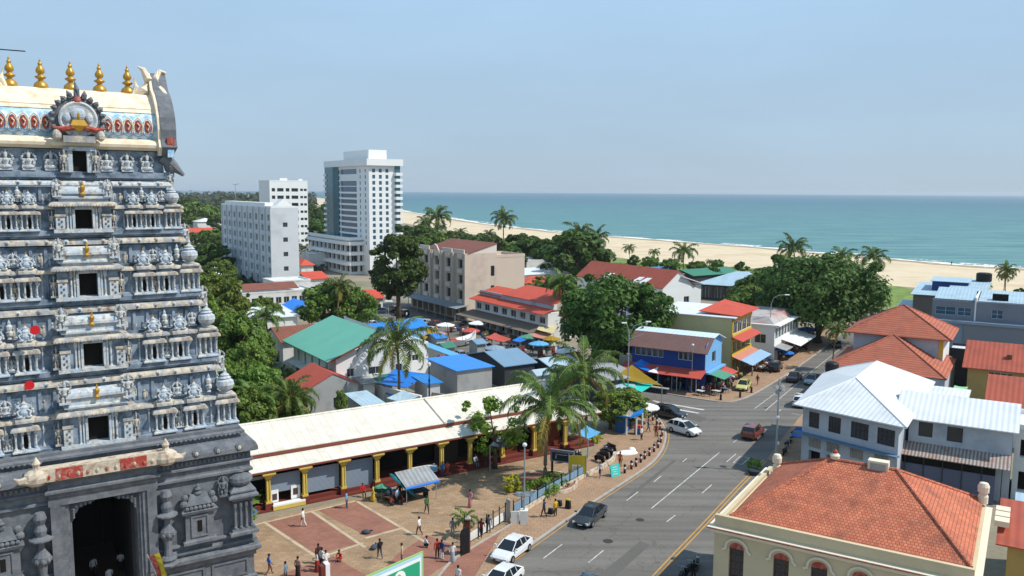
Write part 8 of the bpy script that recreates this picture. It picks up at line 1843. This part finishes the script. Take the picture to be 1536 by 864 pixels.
pp(544, 745, 'person in red top sitting on the hall plinth', 'sit', UG - 1.6, '#c02424', '#17171a', sit=.0); pp(586, 760, 'person in red beside the hand cart', 'squat', 1.2, '#8a3a2c', '#2a2a2c'); pp(596, 757, 'person in pale blue leaning on the hand cart', 'stand', 2.6, '#9ab0c0', '#2b3440'); pp(606, 757, 'person in dark red squatting right of the hand cart', 'squat', 3.4, '#5a2a24', '#1d1d20'); pp(600, 750, 'person in black behind the hand cart', 'stand', 4.4, '#202124', '#26282c')
pp(664, 716, 'person in blue uniform before the dark shop opening', 'stand', UG - 1.4, '#2464a8', '#1e4a80'); pp(671, 715, 'person in salmon top beside the blue uniform', 'hold', UG - 1.8, '#a8503c', '#8a3a2c'); pp(713, 700, 'person in white seated at the shop counter', 'sit', UG - 1.5, '#b8bcc0', '#6a7078', z=.5)
pp(833, 775, 'person with yellow top by the black bin', 'stand', 2.2, '#c2a22c', '#1c1c1e', z=.1); pp(1136, 578, 'person in red trousers and dark jacket on the far pavement', 'walk', .6, '#2a3038', '#b83a2a', z=.1); pp(1128, 564, 'person in white cap and shirt on the far pavement', 'stand', 3.2, '#d6d4d0', '#4a5058', z=.1)
pp(1040, 872, 'person in black beside the motorbikes at the bottom', 'stand', 1.4, '#1b1c20', '#1b1c20'); pp(1020, 587, 'person in light blue standing under the red awning', 'stand', 3.2, '#4a98cc', '#3d80b4', z=.1); pp(1035, 588, 'person in blue jeans by the thin lamp pole', 'stand', 1.8, '#2a3a4a', '#4a6a8c', z=.1)
crowd = [('rust', '#8a3a28'), ('white', '#d4d2cc'), ('maroon', '#6a2024'), ('grey', '#7a7e82'), ('orange', '#b8602c'), ('navy', '#1f2a44'), ('pink', '#b87a80'), ('teal', '#2a6a6c'), ('beige', '#b8a482'), ('black', '#1a1a1c'), ('green', '#3d6a3c'), ('sky blue', '#6aa0c8'), ('yellow', '#c2a63a'), ('purple', '#5a3a6a'), ('brown', '#5a3e2c')]
sp_ = [(1048, 588), (1054, 590), (1060, 592), (1066, 588), (1072, 590), (1078, 591), (1084, 588), (1058, 583), (1070, 583), (1080, 582), (1090, 584), (1002, 580), (1011, 582), (1044, 582), (1065, 595)]
for k, ((c, h_), (px, py)) in enumerate(zip(crowd, sp_)): pp(px, py, f'person in {c} top among the cafe tables at the blue corner shop', ('stand', 'sit', 'stand', 'hold')[k % 4], None, h_, ('#22242a', '#4a3a34', '#3a4a60')[k % 3], k % 3 == 0, z=.1, group=GX)
sp2 = [(1137, 553), (1144, 549), (1171, 538), (1178, 533), (1184, 531), (1190, 527), (1196, 523), (1202, 520), (1208, 519), (1214, 514), (1220, 510), (1186, 524), (1199, 515), (1168, 532), (1211, 509)]
for k, ((c, h_), (px, py)) in enumerate(zip(crowd, sp2)): pp(px, py, f'person in {c} clothes among the far stalls by the street tree', ('stand', 'walk', 'hold')[k % 3], None, h_, h_ if k % 2 else '#2a2c34', k % 2 == 1, z=.1, group='people among the far stalls')
for px, py, l, c in ((610, 478, 'person in white outside the beige block', '#d0cec8'), (655, 500, 'person in orange by the canopy posts', '#b85a2c'), (699, 520, 'person in blue beside the parked boat', '#2458a0'), (748, 530, 'person in green behind the red tarp', '#3d6a3c'), (800, 528, 'person in pale shirt near the olive awning', '#c0c4c8')): pp(px, py, l, 'stand', None, c, '#2a2c34')
# tables, goods and crates of the corner cafe and far stalls
def table(px, py, label, rz, col='#c8c6c0'):
    p = P(px, py); t = thing('cafe_table', label, 'table', (p.x, p.y, .1), rz); b = MB(); b.use(mat('tab_' + col.strip('#'), col, .6, .1)); b.box(-.6, .6, -.4, .4, .7, .75); b.build('tabletop', t)
    for x in (-.5, .5):
        for y in (-.32, .32): b = MB(); b.use(M_('frame_dark')); b.cbox(x, y, 0, .05, .05, .7); b.build('leg', t)
for px, py, l, c in ((1050, 594, 'white cafe table nearest the lamp pole', '#c8c6c0'), (1062, 588, 'red cafe table in the crowd', '#8a3a30'), (1074, 594, 'white cafe table near the kerb', '#c4c2bc'), (1086, 590, 'blue cafe table by the motorbikes', '#4a6a88'), (1010, 586, 'dark stall table under the white sail tent', '#3a3a3c')): table(px, py, l, RG + R.uniform(-.3, .3), c)
gc = [('#8a3028', 'red'), ('#c8c6be', 'white'), ('#2a5a90', 'blue'), ('#a8803a', 'ochre'), ('#3a6a40', 'green'), ('#6a5444', 'brown')]
def goods(px, py, k, label, rz):
    p = P(px, py); t = thing('goods_stand', label, 'stand', (p.x, p.y, .1), rz); b = MB(); b.use(M_('frame_brown')); b.box(-1.1, 1.1, -.5, .5, .55, .62); b.box(-1.0, -.9, -.4, .4, 0, .55); b.box(.9, 1.0, -.4, .4, 0, .55); b.box(-1.1, 1.1, .45, .5, .62, 1.9); b.build('rack', t)
    r = random.Random(k)
    for j in range(3): b = MB(); b.use(mat('goods_' + gc[(k + j) % 6][1], gc[(k + j) % 6][0], .7, .25, 8.)); x = -.7 + j * .7; b.blob(x, -.1, .8, .3, .35, .2, 8, 5); b.box(x - .3, x + .3, .3, .44, 1.1, 1.1 + r.uniform(.3, .7)); b.build('goods', t)
gs = [(1148, 552, 'under the pale blue awning'), (1141, 557, 'at the near awning end'), (1155, 545, 'beside the curved-arm lamp'), (1174, 541, 'behind the low blue sunshade'), (1184, 536, 'right of the low blue sunshade'), (1192, 530, 'before the white awning'), (1200, 524, 'at the far end of the white awning'), (1210, 517, 'under the wide blue parasol'), (1219, 512, 'under the slate parasol'), (1000, 576, 'behind the white sail tent'), (1025, 580, 'under the middle of the red awning'), (1042, 585, 'under the right end of the red awning'), (1092, 577, 'under the small red awning'), (1100, 572, 'at the front of the small red awning'), (1075, 585, 'under the green awning'), (1110, 568, 'in front of the pale awning start')]
for k, (px, py, w_) in enumerate(gs): goods(px, py, k, f'{gc[k % 6][1]}, {gc[(k + 1) % 6][1]} and {gc[(k + 2) % 6][1]} goods on a rack {w_}', RG + pi / 2 + R.uniform(-.4, .4))
# birds and the stray blade of wire near the roof
b = MB(); b.use(M_('black')); q0 = P(-12, 73, 41.5); b.tube([P(-40, 70, 41.6), P(0, 74, 41.5), P(38, 77, 41.45)], .05, 5); o = b.build('cable'); tag(o, 'short dark cable end crossing the sky above the gilded finials', 'cable')
# the air: thin even haze over land and sea, the sky outside it
hz = MB(); hm_ = bpy.data.materials.new('haze_air'); hm_.use_nodes = True; nt = hm_.node_tree; nt.nodes.remove(nt.nodes['Principled BSDF']); pv = nt.nodes.new('ShaderNodeVolumePrincipled'); nt.links.new(pv.outputs[0], nt.nodes['Material Output'].inputs['Volume'])
pv.inputs['Color'].default_value = (.86, .93, 1, 1); pv.inputs['Density'].default_value = .00007; pv.inputs['Anisotropy'].default_value = .2
hz.use(hm_); hz.box(-15500, 15500, -450, 15500, -1, 62); o = hz.build('haze', uv=False); tag(o, 'thin bluish haze in the air', None, kind='stuff')
# more stalls, parasols and cars on the parking street
ms = [(668, 503, 'white_cloth', 'white parasol beside the mustard tarp and boat'), (706, 512, 'red_awning', 'red parasol behind the parked boat'), (716, 500, 'white_cloth', 'white parasol before the terrace canopy'), (793, 522, 'green_awning', 'green parasol right of the silver hatchback'), (808, 533, 'sky_tarp', 'sky blue parasol near the palm tops on the parking street'), (826, 525, 'ochre_cloth', 'ochre parasol below the brown awning'), (655, 517, 'salmon_awning', 'salmon parasol left of the parked boat'), (848, 545, 'white_cloth', 'white parasol under the round tree'), (622, 494, 'sky_tarp', 'light blue parasol beside the white cars'), (742, 540, 'slate_blue', 'grey-blue parasol behind the open shed')]
for px, py, m_, l in ms: parasol(px, py, l, M_(m_), 1.9, 2.2)
for k, (px, py, w_) in enumerate(((682, 498, 'in front of the beige block canopy'), (700, 503, 'by the left end of the terrace canopy'), (730, 512, 'under the terrace canopy'), (758, 518, 'before the middle of the terrace'), (782, 536, 'behind the pale tent-roofed stall'), (815, 542, 'near the round tree trunk'), (836, 536, 'below the olive awning'), (664, 524, 'left of the open boat'), (860, 556, 'in the shade of the round tree'), (640, 510, 'under the mustard tarp'))): goods(px, py, k + 30, f'{gc[k % 6][1]}, {gc[(k + 1) % 6][1]} and {gc[(k + 2) % 6][1]} market goods {w_}', UG + R.uniform(-.4, .4))
for px, py, l, c in ((672, 506, 'person in red near the white parasol', '#a83a2c'), (690, 502, 'person in blue uniform before the beige block', '#2458a0'), (712, 510, 'person in yellow by the red parasol', '#c2a63a'), (738, 516, 'person in maroon by the terrace canopy', '#6a2024'), (765, 534, 'person in white next to the silver hatchback', '#d4d2cc'), (797, 530, 'person in black under the green parasol', '#1a1a1c'), (820, 535, 'person in teal by the ochre parasol', '#2a6a6c'), (842, 548, 'person in pink by the round tree', '#b87a80')): pp(px, py, l, 'walk', None, c, '#2a2c34')
lot = [(686, 537, 'hatch', CS, 'silver car behind the open boat'), (612, 500, 'sedan', CB_, 'black car below the vivid blue shed roof'), (818, 520, 'suv', CW, 'white SUV before the terrace end'), (850, 530, 'sedan', CS, 'silver sedan beneath the round tree'), (575, 486, 'hatch', CS, 'silver car in front of the vivid blue shed roof'), (700, 490, 'sedan', CB_, 'black sedan under the beige block canopy edge')]
for px, py, k, c, l in lot: car(k, px, py, UV + .1, c, l)
# small sheds that close the gaps between the stalls
shed_bld('small rust-roofed shed beside the open boat', (668, 540), 2.8, 690, 655, 2.7, M_('brown_sheet'), M_('grey_wall'), .8, 'gable')
shed_bld('low blue-roofed booth left of the grey block shed', (640, 575), 2.6, 660, 622, 2.5, M_('blue_sheet'), M_('bluegrey_wall'), .4, 'shed')
shed_bld('rust-streaked grey roof hut beside the tall palm', (545, 575), 2.8, 562, 530, 2.7, M_('grey_sheet'), M_('white_wall'), .5, 'shed')
shed_bld('small white hut near the parking street tree', (545, 500), 2.8, 560, 535, 2.7, M_('white_roof'), M_('white_wall'), .5, 'shed')
shed_bld('red-brown hut roof between the olive building and round tree', (998, 522), 3.2, 1010, 975, 3.1, M_('red_sheet'), M_('white_wall'), .7, 'gable')
for px, py, l, pz, c, g in ((900, 716, 'person in white shirt walking by the low cream wall', 'walk', '#d4d2cc', '#3a4a60'), (930, 700, 'person in orange beside the turquoise board', 'stand', '#b8602c', '#2a2c34'), (962, 660, 'person in white by the drinks crates', 'stand', '#d4d2cc', '#22242a'), (972, 648, 'person in navy walking inside the bend bollards', 'walk', '#1f2a44', '#4a4a50'), (984, 656, 'person in maroon at the bend bollards', 'stand', '#6a2024', '#6a2024'),
        (945, 640, 'person in pale green behind the kiosk', 'hold', '#8aa88a', '#2a2c34'), (816, 776, 'person in dark blue on the pavement before the pole', 'walk', '#1f2a44', '#22242a'), (560, 752, 'person in yellow sari crossing towards the hall', 'walk', '#c2a63a', '#c2a63a'), (520, 762, 'person in sky blue at the top of the brick panel', 'stand', '#6aa0c8', '#3a4a60'), (640, 770, 'person in green shirt in the middle of the court', 'walk', '#3d6a3c', '#22242a'),
        (705, 760, 'person in pink sari in the palm shadow', 'stand', '#b87a80', '#b87a80'), (455, 790, 'person in white on the left brick panel', 'walk', '#d4d2cc', '#d0d0cc'), (603, 845, 'person in beige behind the banner board', 'stand', '#b8a482', '#3a4a60'), (570, 838, 'person in black walking behind the banner board', 'walk', '#1a1a1c', '#3a4a60'), (722, 806, 'person in dark red outside the railing', 'walk', '#6a2024', '#22242a')):
    pp(px, py, l, pz, None, c, g, 'sari' in l, z=.1 if px > 700 else .04)
for l, c_, x1, x2, z, rm, wm_, rs in (('pale blue-roofed booth at the near side of the parking street by the open shed', (806, 560), 824, 795, 2.7, 'paleblue_sheet', 'bluegrey_wall', .5), ('white-roofed booth between the bright blue roof and the street', (735, 534), 752, 722, 2.6, 'white_roof', 'white_wall', .4), ('small teal-roofed booth behind the light blue lean-to', (668, 520), 682, 655, 2.6, 'green_dark_sheet', 'grey_wall', .5),
        ('rust-red roofed booth close to the round tree trunk', (858, 536), 872, 846, 2.7, 'red_sheet', 'white_wall', .7), ('grey-roofed booth left of the vivid blue shed', (548, 520), 560, 536, 2.8, 'grey_sheet', 'white_wall', .4), ('blue-roofed booth facing the beige block canopy', (655, 506), 668, 640, 2.6, 'blue_sheet', 'bluegrey_wall', .5), ('steel-blue roofed booth before the terrace canopy', (716, 514), 728, 704, 2.6, 'steelblue_sheet', 'grey_wall', .5)):
    shed_bld(l, c_, z, x1, x2, z - .1, M_(rm), M_(wm_), rs, 'gable')
pp(1427, 398, 'lone person standing at the water edge on the beach', 'stand', 1., '#2a3038', '#22242a'); pp(1290, 397, 'person walking on the sand behind the big street tree', 'walk', 1., '#a83a2c', '#22242a'); pp(1452, 425, 'person in white on the sand behind the blue roofs', 'walk', 2., '#d4d2cc', '#3a4a60')
lowb('long white house with an orange-red roof edge beyond the tower, among dark bushes', (281, 348), 7., 322, 272, 6.8, rm='orange_sheet', kind='gable', rise=2., n=4, d=16, sub=False)
lowb('flat white house low between bushes left of the ribbed hotel', (300, 392), 5.5, 328, 292, 5.4, n=3, d=12, sub=False)
lowb('small white roof showing just above the first long white house on the far left', (296, 332), 7.5, 326, 288, 7.2, kind='hip', rise=2.4, n=2, d=14, sub=False)
